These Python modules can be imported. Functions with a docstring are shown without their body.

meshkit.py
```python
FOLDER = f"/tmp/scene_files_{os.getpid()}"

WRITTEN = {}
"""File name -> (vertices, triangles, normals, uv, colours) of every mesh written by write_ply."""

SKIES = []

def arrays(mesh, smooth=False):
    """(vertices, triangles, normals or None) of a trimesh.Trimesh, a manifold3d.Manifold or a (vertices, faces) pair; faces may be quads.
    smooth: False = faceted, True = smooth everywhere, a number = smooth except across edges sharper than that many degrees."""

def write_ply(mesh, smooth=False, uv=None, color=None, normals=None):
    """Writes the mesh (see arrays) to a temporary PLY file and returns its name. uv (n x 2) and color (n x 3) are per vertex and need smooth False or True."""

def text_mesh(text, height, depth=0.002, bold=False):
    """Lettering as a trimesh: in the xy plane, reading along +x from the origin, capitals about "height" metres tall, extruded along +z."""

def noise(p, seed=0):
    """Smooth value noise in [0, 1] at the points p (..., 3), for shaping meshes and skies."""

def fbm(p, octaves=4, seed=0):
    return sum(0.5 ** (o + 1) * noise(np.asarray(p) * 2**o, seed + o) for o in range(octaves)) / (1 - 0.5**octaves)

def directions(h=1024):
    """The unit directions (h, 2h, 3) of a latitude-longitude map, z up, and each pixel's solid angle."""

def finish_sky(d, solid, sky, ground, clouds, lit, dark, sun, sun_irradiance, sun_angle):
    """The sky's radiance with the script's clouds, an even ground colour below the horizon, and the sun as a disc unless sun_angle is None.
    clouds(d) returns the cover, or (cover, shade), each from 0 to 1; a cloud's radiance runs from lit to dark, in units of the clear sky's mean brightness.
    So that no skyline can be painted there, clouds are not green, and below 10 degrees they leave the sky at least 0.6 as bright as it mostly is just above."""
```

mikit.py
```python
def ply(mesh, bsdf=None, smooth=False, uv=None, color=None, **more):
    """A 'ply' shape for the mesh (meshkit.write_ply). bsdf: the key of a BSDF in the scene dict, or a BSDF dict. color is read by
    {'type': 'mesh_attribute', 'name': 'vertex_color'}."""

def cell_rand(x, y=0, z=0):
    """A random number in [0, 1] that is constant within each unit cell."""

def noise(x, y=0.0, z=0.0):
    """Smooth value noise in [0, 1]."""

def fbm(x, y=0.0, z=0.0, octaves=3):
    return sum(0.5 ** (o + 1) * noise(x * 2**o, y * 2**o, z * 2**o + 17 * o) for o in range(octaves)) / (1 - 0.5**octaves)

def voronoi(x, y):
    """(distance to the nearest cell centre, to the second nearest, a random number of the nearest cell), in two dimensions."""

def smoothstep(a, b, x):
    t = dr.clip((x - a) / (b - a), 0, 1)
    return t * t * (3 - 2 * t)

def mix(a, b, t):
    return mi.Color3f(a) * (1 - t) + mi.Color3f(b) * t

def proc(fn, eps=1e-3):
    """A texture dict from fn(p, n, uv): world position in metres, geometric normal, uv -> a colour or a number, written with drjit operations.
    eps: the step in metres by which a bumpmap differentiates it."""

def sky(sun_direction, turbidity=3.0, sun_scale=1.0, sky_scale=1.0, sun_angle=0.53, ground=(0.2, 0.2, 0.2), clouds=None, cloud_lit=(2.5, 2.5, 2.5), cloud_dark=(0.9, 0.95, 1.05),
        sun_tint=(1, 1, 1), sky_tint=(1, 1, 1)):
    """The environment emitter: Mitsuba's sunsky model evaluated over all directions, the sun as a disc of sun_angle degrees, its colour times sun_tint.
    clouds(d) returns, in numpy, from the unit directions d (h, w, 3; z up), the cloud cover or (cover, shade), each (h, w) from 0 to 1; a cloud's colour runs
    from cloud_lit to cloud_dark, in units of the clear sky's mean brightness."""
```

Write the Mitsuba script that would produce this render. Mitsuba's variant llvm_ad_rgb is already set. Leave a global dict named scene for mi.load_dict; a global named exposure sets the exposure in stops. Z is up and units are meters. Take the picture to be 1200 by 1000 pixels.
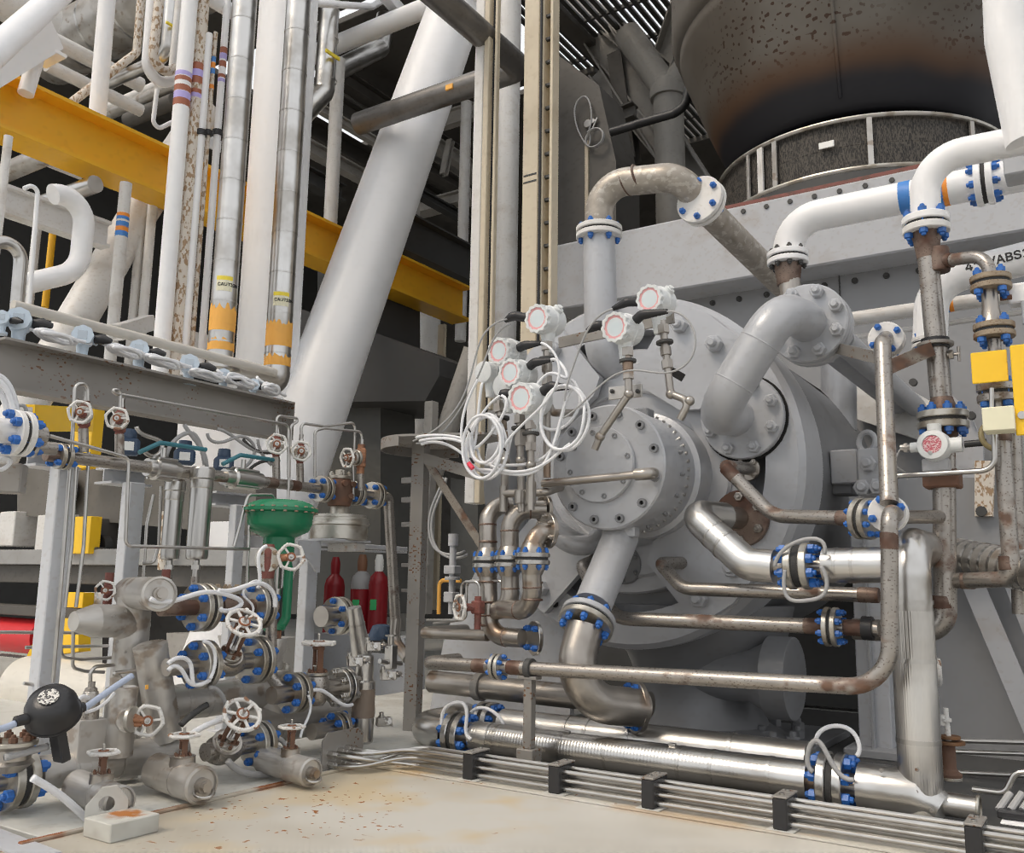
import math
import numpy as np
import trimesh
import manifold3d as m3
import drjit as dr
import mitsuba as mi
import mikit
import meshkit
from mikit import proc, noise, fbm, voronoi, cell_rand, smoothstep, mix

# ---------------------------------------------------------------- camera, sky, exposure
FOCAL, CAM_H = 1073.0, 0.8                      # focal length in pixels of a 1200 px wide frame, camera height over the skid deck
_yaw, _pitch, _roll = map(math.radians, (33.3, 9.5, -0.9))
_fh = np.array([-math.sin(_yaw), math.cos(_yaw), 0.0])
_rt = np.array([math.cos(_yaw), math.sin(_yaw), 0.0])
FW = _fh * math.cos(_pitch) + np.array([0, 0, math.sin(_pitch)])
_u0 = np.cross(_rt, FW)
RT = _rt * math.cos(_roll) - _u0 * math.sin(_roll)
UP = _u0 * math.cos(_roll) + _rt * math.sin(_roll)
CAM = np.array([0.0, 0.0, CAM_H])
T4 = mi.ScalarTransform4f
scene, labels = {'type': 'scene'}, {}
scene['camera'] = {'type': 'perspective', 'fov': math.degrees(2 * math.atan(600 / FOCAL)), 'fov_axis': 'x',
                   'near_clip': 0.05, 'far_clip': 500.0,
                   'to_world': T4().look_at(origin=CAM.tolist(), target=(CAM + FW).tolist(), up=UP.tolist())}


def overcast(d):
    n = meshkit.fbm(d * 3.0 + 7.0, 4, 3)
    return 0.86 + 0.14 * n, np.clip((n - 0.42) * 1.6, 0, 0.6)


scene['sky'] = mikit.sky((-0.30, -0.72, 0.95), turbidity=4.0, sun_scale=0.30, sun_angle=22.0, ground=(0.16, 0.155, 0.145), clouds=overcast,
                         cloud_lit=(2.6, 2.6, 2.6), cloud_dark=(1.5, 1.52, 1.56), sun_tint=(0.94, 0.98, 1.06))
exposure = 2.0

# ---------------------------------------------------------------- placing: a pixel of the photograph and one known world coordinate give a point
def _ray(px, py):
    return FW + RT * (px - 600) / FOCAL - UP * (py - 500) / FOCAL


def QY(px, py, y):
    r = _ray(px, py); return CAM + r * (y / r[1])


def QX(px, py, x):
    r = _ray(px, py); return CAM + r * (x / r[0])


def QZ(px, py, z):
    r = _ray(px, py); return CAM + r * ((z - CAM_H) / r[2])


def QD(px, py, d):
    return CAM + _ray(px, py) * d


def proj(p):
    d = np.asarray(p, float) - CAM
    w = d @ FW
    return 600 + FOCAL * (d @ RT) / w, 500 - FOCAL * (d @ UP) / w


def mpp(p):                                        # metres per pixel at a point
    return float((np.asarray(p) - CAM) @ FW) / FOCAL


AX = {'x': np.array([1.0, 0, 0]), 'y': np.array([0, 1.0, 0]), 'z': np.array([0, 0, 1.0])}


def slide(p, axis, px=None, py=None):              # the point on the axis-parallel line through p whose picture column (or row) is px (py)
    d = AX[axis] if isinstance(axis, str) else np.asarray(axis, float)
    q = np.asarray(p, float) - CAM
    # (q+t d).RT*F = (px-600)(q+t d).FW
    if px is not None:
        k = (px - 600) / FOCAL
        t = -(q @ RT - k * (q @ FW)) / (d @ RT - k * (d @ FW))
    else:
        k = -(py - 500) / FOCAL
        t = -(q @ UP - k * (q @ FW)) / (d @ UP - k * (d @ FW))
    return np.asarray(p, float) + t * d


V = lambda *a: np.array(a, float)


def unit(v):
    v = np.asarray(v, float)
    return v / (np.linalg.norm(v) + 1e-12)


# ---------------------------------------------------------------- meshes
def frame(p, d, up=None):
    z = unit(d)
    up = np.array([0, 0, 1.0]) if up is None else np.asarray(up, float)
    if abs(z @ unit(up)) > 0.97:
        up = np.array([0, 1.0, 0]) if abs(z[1]) < 0.9 else np.array([1.0, 0, 0])
    x = unit(np.cross(up, z)); y = np.cross(z, x)
    m = np.eye(4); m[:3, 0], m[:3, 1], m[:3, 2], m[:3, 3] = x, y, z, p
    return m


def lathe(profile, n=32):
    """profile: (radius, z) from bottom to top; about z. Ends with r=0 close it."""
    pr = [(max(r, 0), z) for r, z in profile]
    if pr[0][0] > 1e-9: pr = [(0, pr[0][1])] + pr
    if pr[-1][0] > 1e-9: pr = pr + [(0, pr[-1][1])]
    a = np.arange(n) * 2 * np.pi / n
    rings = np.array([[(r * math.cos(t), r * math.sin(t), z) for t in a] for r, z in pr[1:-1]]).reshape(-1, 3)
    k = len(pr) - 2
    v = np.vstack([[[0, 0, pr[0][1]]], rings, [[0, 0, pr[-1][1]]]])
    f = []
    for j in range(n):
        j2 = (j + 1) % n
        f.append((0, 1 + j2, 1 + j))
        for i in range(k - 1):
            b, t = 1 + i * n, 1 + (i + 1) * n
            f += [(b + j, b + j2, t + j2), (b + j, t + j2, t + j)]
        f.append((1 + (k - 1) * n + j, 1 + (k - 1) * n + j2, len(v) - 1))
    return trimesh.Trimesh(v, np.array(f), process=False)


def ringlathe(profile, n=32):
    """closed profile (r, z) loop swept about z: a ring."""
    a = np.arange(n) * 2 * np.pi / n
    k = len(profile)
    v = np.array([[(r * math.cos(t), r * math.sin(t), z) for r, z in profile] for t in a]).reshape(-1, 3)
    f = []
    for j in range(n):
        j2 = (j + 1) % n
        for i in range(k):
            i2 = (i + 1) % k
            f += [(j * k + i, j2 * k + i, j2 * k + i2), (j * k + i, j2 * k + i2, j * k + i2)]
    m = trimesh.Trimesh(v, np.array(f), process=False)
    if m.volume < 0: m.invert()
    return m


def at(mesh, p, d=(0, 0, 1), up=None):
    m = mesh.copy(); m.apply_transform(frame(p, d, up)); return m


def disc(p, d, r, h, c=None, n=32, hole=0):
    c = min(0.12 * h, 0.06 * r) if c is None else c
    if hole:
        m = ringlathe([(hole, 0), (r - c, 0), (r, c), (r, h - c), (r - c, h), (hole, h)], n)
    else:
        m = lathe([(r - c, 0), (r, c), (r, h - c), (r - c, h)], n)
    return at(m, p, d)


def cyl(a, b, r, r2=None, n=20):
    a, b = np.asarray(a, float), np.asarray(b, float)
    h = np.linalg.norm(b - a)
    return at(lathe([(r, 0), (r if r2 is None else r2, h)], n), a, b - a)


def torus(p, d, R, r, n=40, k=10):
    return at(ringlathe([(R + r * math.cos(t), r * math.sin(t)) for t in np.arange(k) * 2 * np.pi / k], n), p, d)


def rbox(size, c=None):
    """box with chamfered edges, centred at the origin."""
    s = np.asarray(size, float) / 2
    c = min(0.12 * 2 * s.min(), 0.006) if c is None else c
    pts = []
    for sx in (-1, 1):
        for sy in (-1, 1):
            for sz in (-1, 1):
                q = np.array([sx, sy, sz])
                for k in range(3):
                    w = s - c; w = w.copy(); w[k] = s[k]
                    pts.append(q * w)
    return trimesh.convex.convex_hull(np.array(pts))


def box(lo, hi, c=None):
    lo, hi = np.minimum(lo, hi), np.maximum(lo, hi)
    m = rbox(hi - lo, c); m.apply_translation((lo + hi) / 2); return m


def bar(a, b, w, h, up=None, c=None):
    """rectangular bar from a to b, w across, h along up."""
    a, b = np.asarray(a, float), np.asarray(b, float)
    m = rbox((w, h, np.linalg.norm(b - a)), c)
    m.apply_transform(frame((a + b) / 2, b - a, up)); return m


def prism(poly, p, d, up, h):
    """2-D outline (x right, y up) extruded h along d, from p."""
    from shapely.geometry import Polygon
    pg = poly if hasattr(poly, 'exterior') else Polygon(poly)
    m = trimesh.creation.extrude_polygon(pg, h, engine='earcut')
    m.apply_transform(frame(p, d, up)); return m


def beam_i(a, b, w, h, tw, tf, up=(0, 0, 1)):
    """rolled I section from a to b; h along up."""
    from shapely.geometry import Polygon
    W, H = w / 2, h / 2
    pg = [(-W, -H), (W, -H), (W, -H + tf), (tw / 2, -H + tf), (tw / 2, H - tf), (W, H - tf), (W, H), (-W, H), (-W, H - tf), (-tw / 2, H - tf), (-tw / 2, -H + tf), (-W, -H + tf)]
    a, b = np.asarray(a, float), np.asarray(b, float)
    return prism(pg, a, b - a, up, np.linalg.norm(b - a))


def beam_c(a, b, w, h, t, up=(0, 0, 1), flip=1):
    """channel section, web at x=-w/2*flip."""
    W, H, s = w / 2, h / 2, flip
    pg = [(-W * s, -H), (W * s, -H), (W * s, -H + t), ((-W + t) * s, -H + t), ((-W + t) * s, H - t), (W * s, H - t), (W * s, H), (-W * s, H)]
    a, b = np.asarray(a, float), np.asarray(b, float)
    return prism(pg, a, b - a, up, np.linalg.norm(b - a))


def beam_l(a, b, w, h, t, up=(0, 0, 1), flip=1):
    W, H, s = w / 2, h / 2, flip
    pg = [(-W * s, -H), (W * s, -H), (W * s, -H + t), ((-W + t) * s, -H + t), ((-W + t) * s, H), (-W * s, H)]
    a, b = np.asarray(a, float), np.asarray(b, float)
    return prism(pg, a, b - a, up, np.linalg.norm(b - a))


def fillet(pts, rad, k=9):
    pts = [np.asarray(p, float) for p in pts]
    rads = rad if isinstance(rad, (list, tuple)) else [rad] * (len(pts) - 2)
    out = [pts[0]]
    for i in range(1, len(pts) - 1):
        a, b, c = pts[i - 1], pts[i], pts[i + 1]
        u, w = unit(a - b), unit(c - b)
        cosv = np.clip(u @ w, -1, 1); th = math.pi - math.acos(cosv)
        if th < 0.02 or rads[i - 1] <= 0:
            out.append(b); continue
        la = np.linalg.norm(a - b) * (1.0 if i == 1 else 0.5); lc = np.linalg.norm(c - b) * (1.0 if i == len(pts) - 2 else 0.5)
        t = min(rads[i - 1] * math.tan(th / 2), la * 0.98, lc * 0.98)
        R = t / math.tan(th / 2)
        cen = b + unit(u + w) * (R / math.sin((math.pi - th) / 2))
        s0, s1 = b + u * t - cen, b + w * t - cen
        kk = max(2, int(k * th / 1.57) + 1)
        for j in range(kk + 1):
            f = j / kk
            v = (math.sin((1 - f) * th) * s0 + math.sin(f * th) * s1) / math.sin(th)
            out.append(cen + v)
    out.append(pts[-1])
    return np.array(out)


def sweep(pts, r, n=18, caps=True):
    p = np.asarray(pts, float)
    keep = [0]
    for i in range(1, len(p)):
        if np.linalg.norm(p[i] - p[keep[-1]]) > 1e-5: keep.append(i)
    rr = np.broadcast_to(r, (len(p),))[keep]; p = p[keep]
    seg = p[1:] - p[:-1]; seg /= np.linalg.norm(seg, axis=1, keepdims=True)
    t = np.vstack([seg[:1], (seg[:-1] + seg[1:]), seg[-1:]]); t /= np.linalg.norm(t, axis=1, keepdims=True) + 1e-12
    x = frame(p[0], t[0])[:3, 0]
    ang = np.arange(n) * 2 * np.pi / n
    rings = []
    for i in range(len(p)):
        x = x - t[i] * (x @ t[i]); x = unit(x); y = np.cross(t[i], x)
        rings.append(p[i] + rr[i] * (np.cos(ang)[:, None] * x + np.sin(ang)[:, None] * y))
    v = np.vstack(rings); m = len(p)
    i, j = np.meshgrid(np.arange(m - 1), np.arange(n), indexing='ij')
    j2 = (j + 1) % n
    q = np.stack([i * n + j, i * n + j2, (i + 1) * n + j2, (i + 1) * n + j], -1).reshape(-1, 4)
    f = np.vstack([q[:, [0, 1, 2]], q[:, [0, 2, 3]]])
    if caps:
        v = np.vstack([v, p[:1], p[-1:]]); c0, c1 = m * n, m * n + 1
        j = np.arange(n); j2 = (j + 1) % n
        f = np.vstack([f, np.stack([np.full(n, c0), j2, j], -1), np.stack([np.full(n, c1), (m - 1) * n + j, (m - 1) * n + j2], -1)])
    return trimesh.Trimesh(v, f, process=False)


def tube(pts, r, bend=None, n=18):
    return sweep(fillet(pts, 3.0 * r if bend is None else bend), r, n)


def curve(pts, r, n=8, k=8):
    """smooth spline through the points (cables)."""
    from scipy.interpolate import CubicSpline
    p = np.asarray(pts, float)
    s = np.concatenate([[0], np.cumsum(np.linalg.norm(np.diff(p, axis=0), axis=1) ** 0.7)])
    return sweep(CubicSpline(s, p)(np.linspace(0, s[-1], k * (len(p) - 1) + 1)), r, n)


def join(*ms):
    return trimesh.util.concatenate([m for m in ms])


# ---------------------------------------------------------------- scene entries
_count = {}


def _number(base):
    k = _count.get(base, 0); _count[base] = k + 1
    return base if k == 0 else f'{base}_{k:03d}'


def thing(name, label, cat, group=None, kind=None):
    key = _number(name)
    labels[key] = {'label': label, 'category': cat}
    if group: labels[key]['group'] = group
    if kind: labels[key]['kind'] = kind
    return key


def put(key, mesh, mat, smooth=35, label=None, **kw):
    scene[key] = mikit.ply(mesh, mat, smooth=smooth, **kw) if not isinstance(mesh, dict) else mesh
    if label: labels.setdefault(key, {})['label'] = label
    return key


def part(parent, name, mesh, mat, smooth=35, label=None, kind=None):
    key = _number(f'{parent}__{name}')
    put(key, mesh, mat, smooth, label)
    if kind: labels.setdefault(key, {})['kind'] = kind
    return key


def copy_part(parent, name, ply, m):
    key = _number(f'{parent}__{name}')
    scene[key] = {**ply, 'to_world': T4(np.asarray(m).tolist())}
    return key


def struct(name, mesh, mat, smooth=35, label=None):
    key = _number(name)
    put(key, mesh, mat, smooth)
    labels[key] = {'kind': 'structure'}
    if label: labels[key]['label'] = label
    return key


# ---------------------------------------------------------------- materials
def mat(name, color, rough=0.5, metal=0.0, spec=0.5, coat=0.0, bump=None, scale=0.001, **kw):
    b = {'type': 'principled', 'base_color': {'type': 'rgb', 'value': list(color)} if not callable(color) else proc(color),
         'roughness': proc(rough) if callable(rough) else rough, 'metallic': proc(metal) if callable(metal) else metal, 'specular': spec, **kw}
    if coat: b['clearcoat'] = coat; b['clearcoat_gloss'] = 0.8
    if bump: b = {'type': 'bumpmap', 'arbitrary': proc(bump, eps=0.002), 'scale': scale, 'bsdf': b}
    scene[name] = {'type': 'twosided', 'bsdf': b}


def blotch(p, s, lo, hi, o=4):
    return smoothstep(lo, hi, fbm(p.x * s, p.y * s, p.z * s, o))


def painted(c, dirt=(0.35, 0.31, 0.26), amt=0.25, s=3.0):
    def fn(p, n, uv):
        k = blotch(p, s, 0.5, 0.8) * amt + blotch(p, s * 9, 0.62, 0.75, 2) * amt * 0.5
        return mix(c, dirt, k)
    return fn


def rusted(c, r1=(0.17, 0.09, 0.055), r2=(0.09, 0.058, 0.045), s=9.0, lo=0.52, hi=0.66, speck=0.6):
    def fn(p, n, uv):
        k = blotch(p, s, lo, hi)
        a = mix(r1, r2, noise(p.x * 40, p.y * 40, p.z * 40))
        base = mix(c, [x * 0.72 for x in c], fbm(p.x * 25, p.y * 25, p.z * 25))
        sp = smoothstep(0.70, 0.80, noise(p.x * 170, p.y * 170, p.z * 170)) * speck
        return mix(mix(base, r2, sp), a, k)
    return fn


def rust_metal(s=9.0, lo=0.52, hi=0.66, m=0.8):
    return lambda p, n, uv: m * (1 - blotch(p, s, lo, hi))


mat('white_paint', painted((0.80, 0.80, 0.805), amt=0.05), 0.38, spec=0.5)
mat('white_old', painted((0.66, 0.65, 0.63), (0.40, 0.34, 0.27), amt=0.35, s=6), 0.45)
mat('cream_paint', painted((0.56, 0.49, 0.37), (0.30, 0.22, 0.13), amt=0.25), 0.5)
mat('grey_paint', painted((0.27, 0.275, 0.285), (0.20, 0.19, 0.17), amt=0.2, s=1.7), 0.45)
mat('grey_light', painted((0.42, 0.43, 0.45), (0.30, 0.25, 0.20), amt=0.3, s=5), 0.42)
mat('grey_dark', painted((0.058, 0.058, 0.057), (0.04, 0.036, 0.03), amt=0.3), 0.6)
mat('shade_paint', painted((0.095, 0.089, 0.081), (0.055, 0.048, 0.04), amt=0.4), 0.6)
mat('silver_paint', painted((0.43, 0.44, 0.46), (0.30, 0.28, 0.26), amt=0.22, s=4), 0.36, metal=0.25, bump=lambda p, n, uv: fbm(p.x * 60, p.y * 60, p.z * 60, 3), scale=0.0009)
mat('silver_dark', painted((0.21, 0.215, 0.225), (0.17, 0.16, 0.15), amt=0.3, s=4), 0.42, metal=0.25)
mat('stainless', lambda p, n, uv: mix((0.62, 0.61, 0.59), (0.45, 0.43, 0.40), fbm(p.x * 18, p.y * 18, p.z * 18)), 0.26, 1.0)
mat('steel_tint', lambda p, n, uv: mix(mix((0.50, 0.47, 0.43), (0.30, 0.27, 0.24), fbm(p.x * 11, p.y * 11, p.z * 11)), (0.22, 0.13, 0.07), 0.7 * blotch(p, 7, 0.58, 0.72)), 0.33, 0.9)
mat('steel_rust', rusted((0.44, 0.41, 0.375), lo=0.58, hi=0.74), lambda p, n, uv: 0.34 + 0.3 * blotch(p, 9, 0.58, 0.74), rust_metal(9, 0.58, 0.74, 0.85))
mat('weld_rust', rusted((0.25, 0.185, 0.15), (0.125, 0.062, 0.042), lo=0.35, hi=0.6), 0.5, 0.45)
mat('flange_steel', lambda p, n, uv: mix((0.55, 0.53, 0.48), (0.36, 0.32, 0.26), blotch(p, 14, 0.4, 0.7)), 0.36, 0.85)
mat('flange_rust', rusted((0.36, 0.29, 0.21), (0.22, 0.11, 0.05), (0.16, 0.08, 0.04), lo=0.40, hi=0.60), 0.5, 0.4)
mat('rail_cream', painted((0.50, 0.47, 0.42), amt=0.2), 0.5)
mat('cladding_grooved', lambda p, n, uv: mix((0.62, 0.61, 0.59), (0.44, 0.42, 0.39), blotch(p, 5, 0.4, 0.75)), 0.27, 1.0,
    bump=lambda p, n, uv: 0.5 + 0.5 * dr.sin(p.x * 420) + 4.0 * fbm(p.x * 14, p.y * 14, p.z * 14, 2), scale=0.0004)
mat('cladding', lambda p, n, uv: mix((0.66, 0.65, 0.63), (0.46, 0.44, 0.41), blotch(p, 5, 0.4, 0.75)), lambda p, n, uv: 0.22 + 0.16 * fbm(p.x * 8, p.y * 8, p.z * 8), 1.0,
    bump=lambda p, n, uv: fbm(p.x * 14, p.y * 14, p.z * 14, 2), scale=0.002)
mat('cladding_dull', lambda p, n, uv: mix(mix((0.53, 0.515, 0.49), (0.40, 0.375, 0.34), blotch(p, 6, 0.38, 0.7)), (0.25, 0.18, 0.12), 0.6 * blotch(p, 13, 0.6, 0.72)), 0.38, 0.6,
    bump=lambda p, n, uv: fbm(p.x * 18, p.y * 18, p.z * 18, 2), scale=0.0025)
mat('galvanised', lambda p, n, uv: mix(mix((0.31, 0.295, 0.275), (0.24, 0.225, 0.205), fbm(p.x * 6, p.y * 6, p.z * 6)), (0.17, 0.075, 0.03), 0.9 * smoothstep(0.68, 0.76, noise(p.x * 95, p.y * 95, p.z * 95)) * blotch(p, 9, 0.46, 0.62)), 0.5, 0.35)
mat('rust', rusted((0.15, 0.085, 0.058), (0.17, 0.085, 0.048), (0.11, 0.055, 0.04), s=16, lo=0.35, hi=0.6), 0.75)
mat('rust_orange', rusted((0.28, 0.10, 0.045), (0.25, 0.09, 0.04), s=30), 0.6)
mat('red_primer', rusted((0.22, 0.075, 0.06), (0.17, 0.06, 0.045), (0.10, 0.055, 0.04), s=18), 0.6)
mat('copper_rust', rusted((0.42, 0.20, 0.11), (0.30, 0.13, 0.07), s=22), 0.5, 0.4)
mat('yellow_paint', painted((0.80, 0.43, 0.02), (0.45, 0.24, 0.03), amt=0.22, s=2), 0.4)
mat('yellow_bright', (0.86, 0.53, 0.02), 0.38)
mat('orange_tape', painted((0.86, 0.44, 0.09), (0.55, 0.28, 0.08), amt=0.2), 0.55)
mat('blue_nut', painted((0.025, 0.13, 0.44), (0.03, 0.06, 0.14), amt=0.5, s=20), 0.4)
mat('blue_band', (0.06, 0.22, 0.58), 0.45)
mat('orange_band', (0.80, 0.28, 0.04), 0.45)
mat('brown_band', (0.33, 0.11, 0.06), 0.5)
mat('violet_band', (0.44, 0.38, 0.72), 0.5)
mat('black_rubber', (0.018, 0.018, 0.02), 0.45)
mat('black_plastic', (0.022, 0.022, 0.024), 0.36)
mat('gasket', (0.03, 0.03, 0.03), 0.7)
mat('bore_dark', (0.01, 0.01, 0.01), 0.9)
mat('green_paint', (0.01, 0.165, 0.075), 0.3, coat=0.3)
mat('red_paint', (0.26, 0.012, 0.018), 0.35)
mat('brown_cap', (0.23, 0.11, 0.06), 0.5)
mat('cable_white', (0.72, 0.73, 0.75), 0.4)
mat('cable_grey', (0.34, 0.34, 0.34), 0.45)
mat('housing_white', painted((0.66, 0.68, 0.68), (0.45, 0.42, 0.38), amt=0.2, s=9), 0.38)
mat('housing_blue', painted((0.46, 0.54, 0.62), (0.35, 0.36, 0.38), amt=0.25, s=9), 0.4)
mat('navy_paint', (0.045, 0.075, 0.13), 0.4)
mat('pink_ring', (0.72, 0.38, 0.38), 0.5)
mat('dial_glass', (0.60, 0.66, 0.68), 0.15, coat=1.0)
mat('dial_red', lambda p, n, uv: mix((0.45, 0.10, 0.13), (0.60, 0.45, 0.45), smoothstep(0.5, 0.56, noise(p.x * 260, p.y * 260, p.z * 260))), 0.5)
mat('wheel_white', rusted((0.74, 0.73, 0.70), (0.30, 0.15, 0.08), (0.20, 0.12, 0.08), s=30, lo=0.64, hi=0.72, speck=0.25), 0.45)
mat('label_yellow', (0.82, 0.66, 0.06), 0.5)
mat('label_white', (0.80, 0.80, 0.77), 0.5)
mat('label_cream', (0.74, 0.71, 0.52), 0.5)
mat('label_green', (0.05, 0.45, 0.15), 0.5)
mat('ink', (0.03, 0.03, 0.03), 0.6)
mat('tape_red', (0.75, 0.06, 0.10), 0.5)
mat('scaly_pipe', lambda p, n, uv: mix((0.62, 0.57, 0.50), (0.33, 0.22, 0.13), smoothstep(0.50, 0.62, fbm(p.x * 70, p.y * 70, p.z * 28, 3))), 0.6)


def cone_paint(p, n, uv):
    base = mix((0.135, 0.122, 0.105), (0.095, 0.080, 0.064), blotch(p, 1.3, 0.35, 0.7))
    spk = smoothstep(0.68, 0.76, noise(p.x * 42, p.y * 42, p.z * 34)) * blotch(p, 1.1, 0.36, 0.6)
    base = mix(base, (0.045, 0.022, 0.012), spk)
    e = p.z + 0.12 * (fbm(p.x * 2, p.y * 2, 0) - 0.5)                       # a burnt, heat-blued lower edge
    base = mix((0.085, 0.042, 0.02), base, smoothstep(CONE_Z0 + 0.30, CONE_Z0 + 0.62, e))
    return mix((0.012, 0.012, 0.016), base, smoothstep(CONE_Z0 + 0.20, CONE_Z0 + 0.38, e))


def deck_paint(p, n, uv):
    base = mix((0.45, 0.425, 0.37), (0.355, 0.32, 0.255), blotch(p, 1.6, 0.35, 0.7))
    base = mix(base, (0.52, 0.51, 0.475), 0.6 * blotch(p, 0.9, 0.5, 0.7))
    ochre = blotch(p, 2.2, 0.48, 0.66) * smoothstep(1.2, 0.1, dr.abs(p.x + 1.9 + 0.2 * noise(p.y * 3, 0, 0)))
    base = mix(base, (0.50, 0.36, 0.15), 0.65 * ochre)
    dots = smoothstep(0.86, 0.91, noise(p.x * 55, p.y * 55, 3)) * blotch(p, 2.5, 0.52, 0.62)
    base = mix(base, (0.26, 0.10, 0.03), dots)
    seam = smoothstep(0.035, 0.0, dr.abs(p.x + 2.785 + 0.012 * noise(p.y * 30, 0, 0))) * smoothstep(0.42, 0.54, fbm(p.y * 3.1, 4.0, 0.0, 3))
    base = mix(base, (0.24, 0.07, 0.015), seam)
    s2 = smoothstep(0.10, 0.0, dr.abs(p.y - 3.13)) * smoothstep(0.46, 0.62, fbm(p.x * 3.0, p.y * 6, 2.0, 3))
    return mix(base, (0.40, 0.24, 0.09), 0.55 * s2)


def deck_bump(p, n, uv):                                                  # raised lozenges of the tread plate
    u, w = (p.x + p.y) * 38, (p.x - p.y) * 38
    return smoothstep(0.18, 0.32, dr.abs(dr.sin(u * 3.14159)) * dr.abs(dr.sin(w * 3.14159)))


mat('deck', deck_paint, 0.42, bump=deck_bump, scale=0.0012)
mat('skid_paint', painted((0.50, 0.50, 0.47), (0.30, 0.27, 0.22), amt=0.35, s=4), 0.5)
CONE_Z0 = 4.4
# ================================================================= fittings
_plies = {}


def hexa(r, h, c=0.12):
    m = lathe([(r * (1 - c), 0), (r, c * r * 0.6), (r, h - c * r * 0.6), (r * (1 - c), h)], 6)
    return m


def bolt_ply(a, g, matn, stud=True):
    """two nuts of corner radius a seated at +-g along z on one stud."""
    key = ('bolt', round(a, 4), round(g, 4), matn, stud)
    if key not in _plies:
        h = 1.2 * a
        n1 = hexa(a, h); n1.apply_translation((0, 0, g))
        e1 = lathe([(a * 0.55, 0), (a * 0.55, 0.5 * a), (a * 0.4, 0.65 * a)], 10); e1.apply_translation((0, 0, g + h))
        top = join(n1, e1)
        if stud:
            bot = top.copy(); bot.apply_transform(trimesh.transformations.rotation_matrix(math.pi, (1, 0, 0)))
            st = lathe([(a * 0.55, -g), (a * 0.55, g)], 10)
            top = join(top, bot, st)
        _plies[key] = mikit.ply(top, matn, smooth=25)
    return _plies[key]


def bolts(parent, p, d, R, nb, a, g, matn='blue_nut', stud=True, phase=0.0, name='bolt', up=None):
    F = frame(p, d, up); pl = bolt_ply(a, g, matn, stud)
    for i in range(nb):
        t = phase + (i + 0.5) * 2 * math.pi / nb
        M = F.copy(); M[:3, 3] = F[:3, 3] + R * (math.cos(t) * F[:3, 0] + math.sin(t) * F[:3, 1])
        copy_part(parent, name, pl, M)


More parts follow.
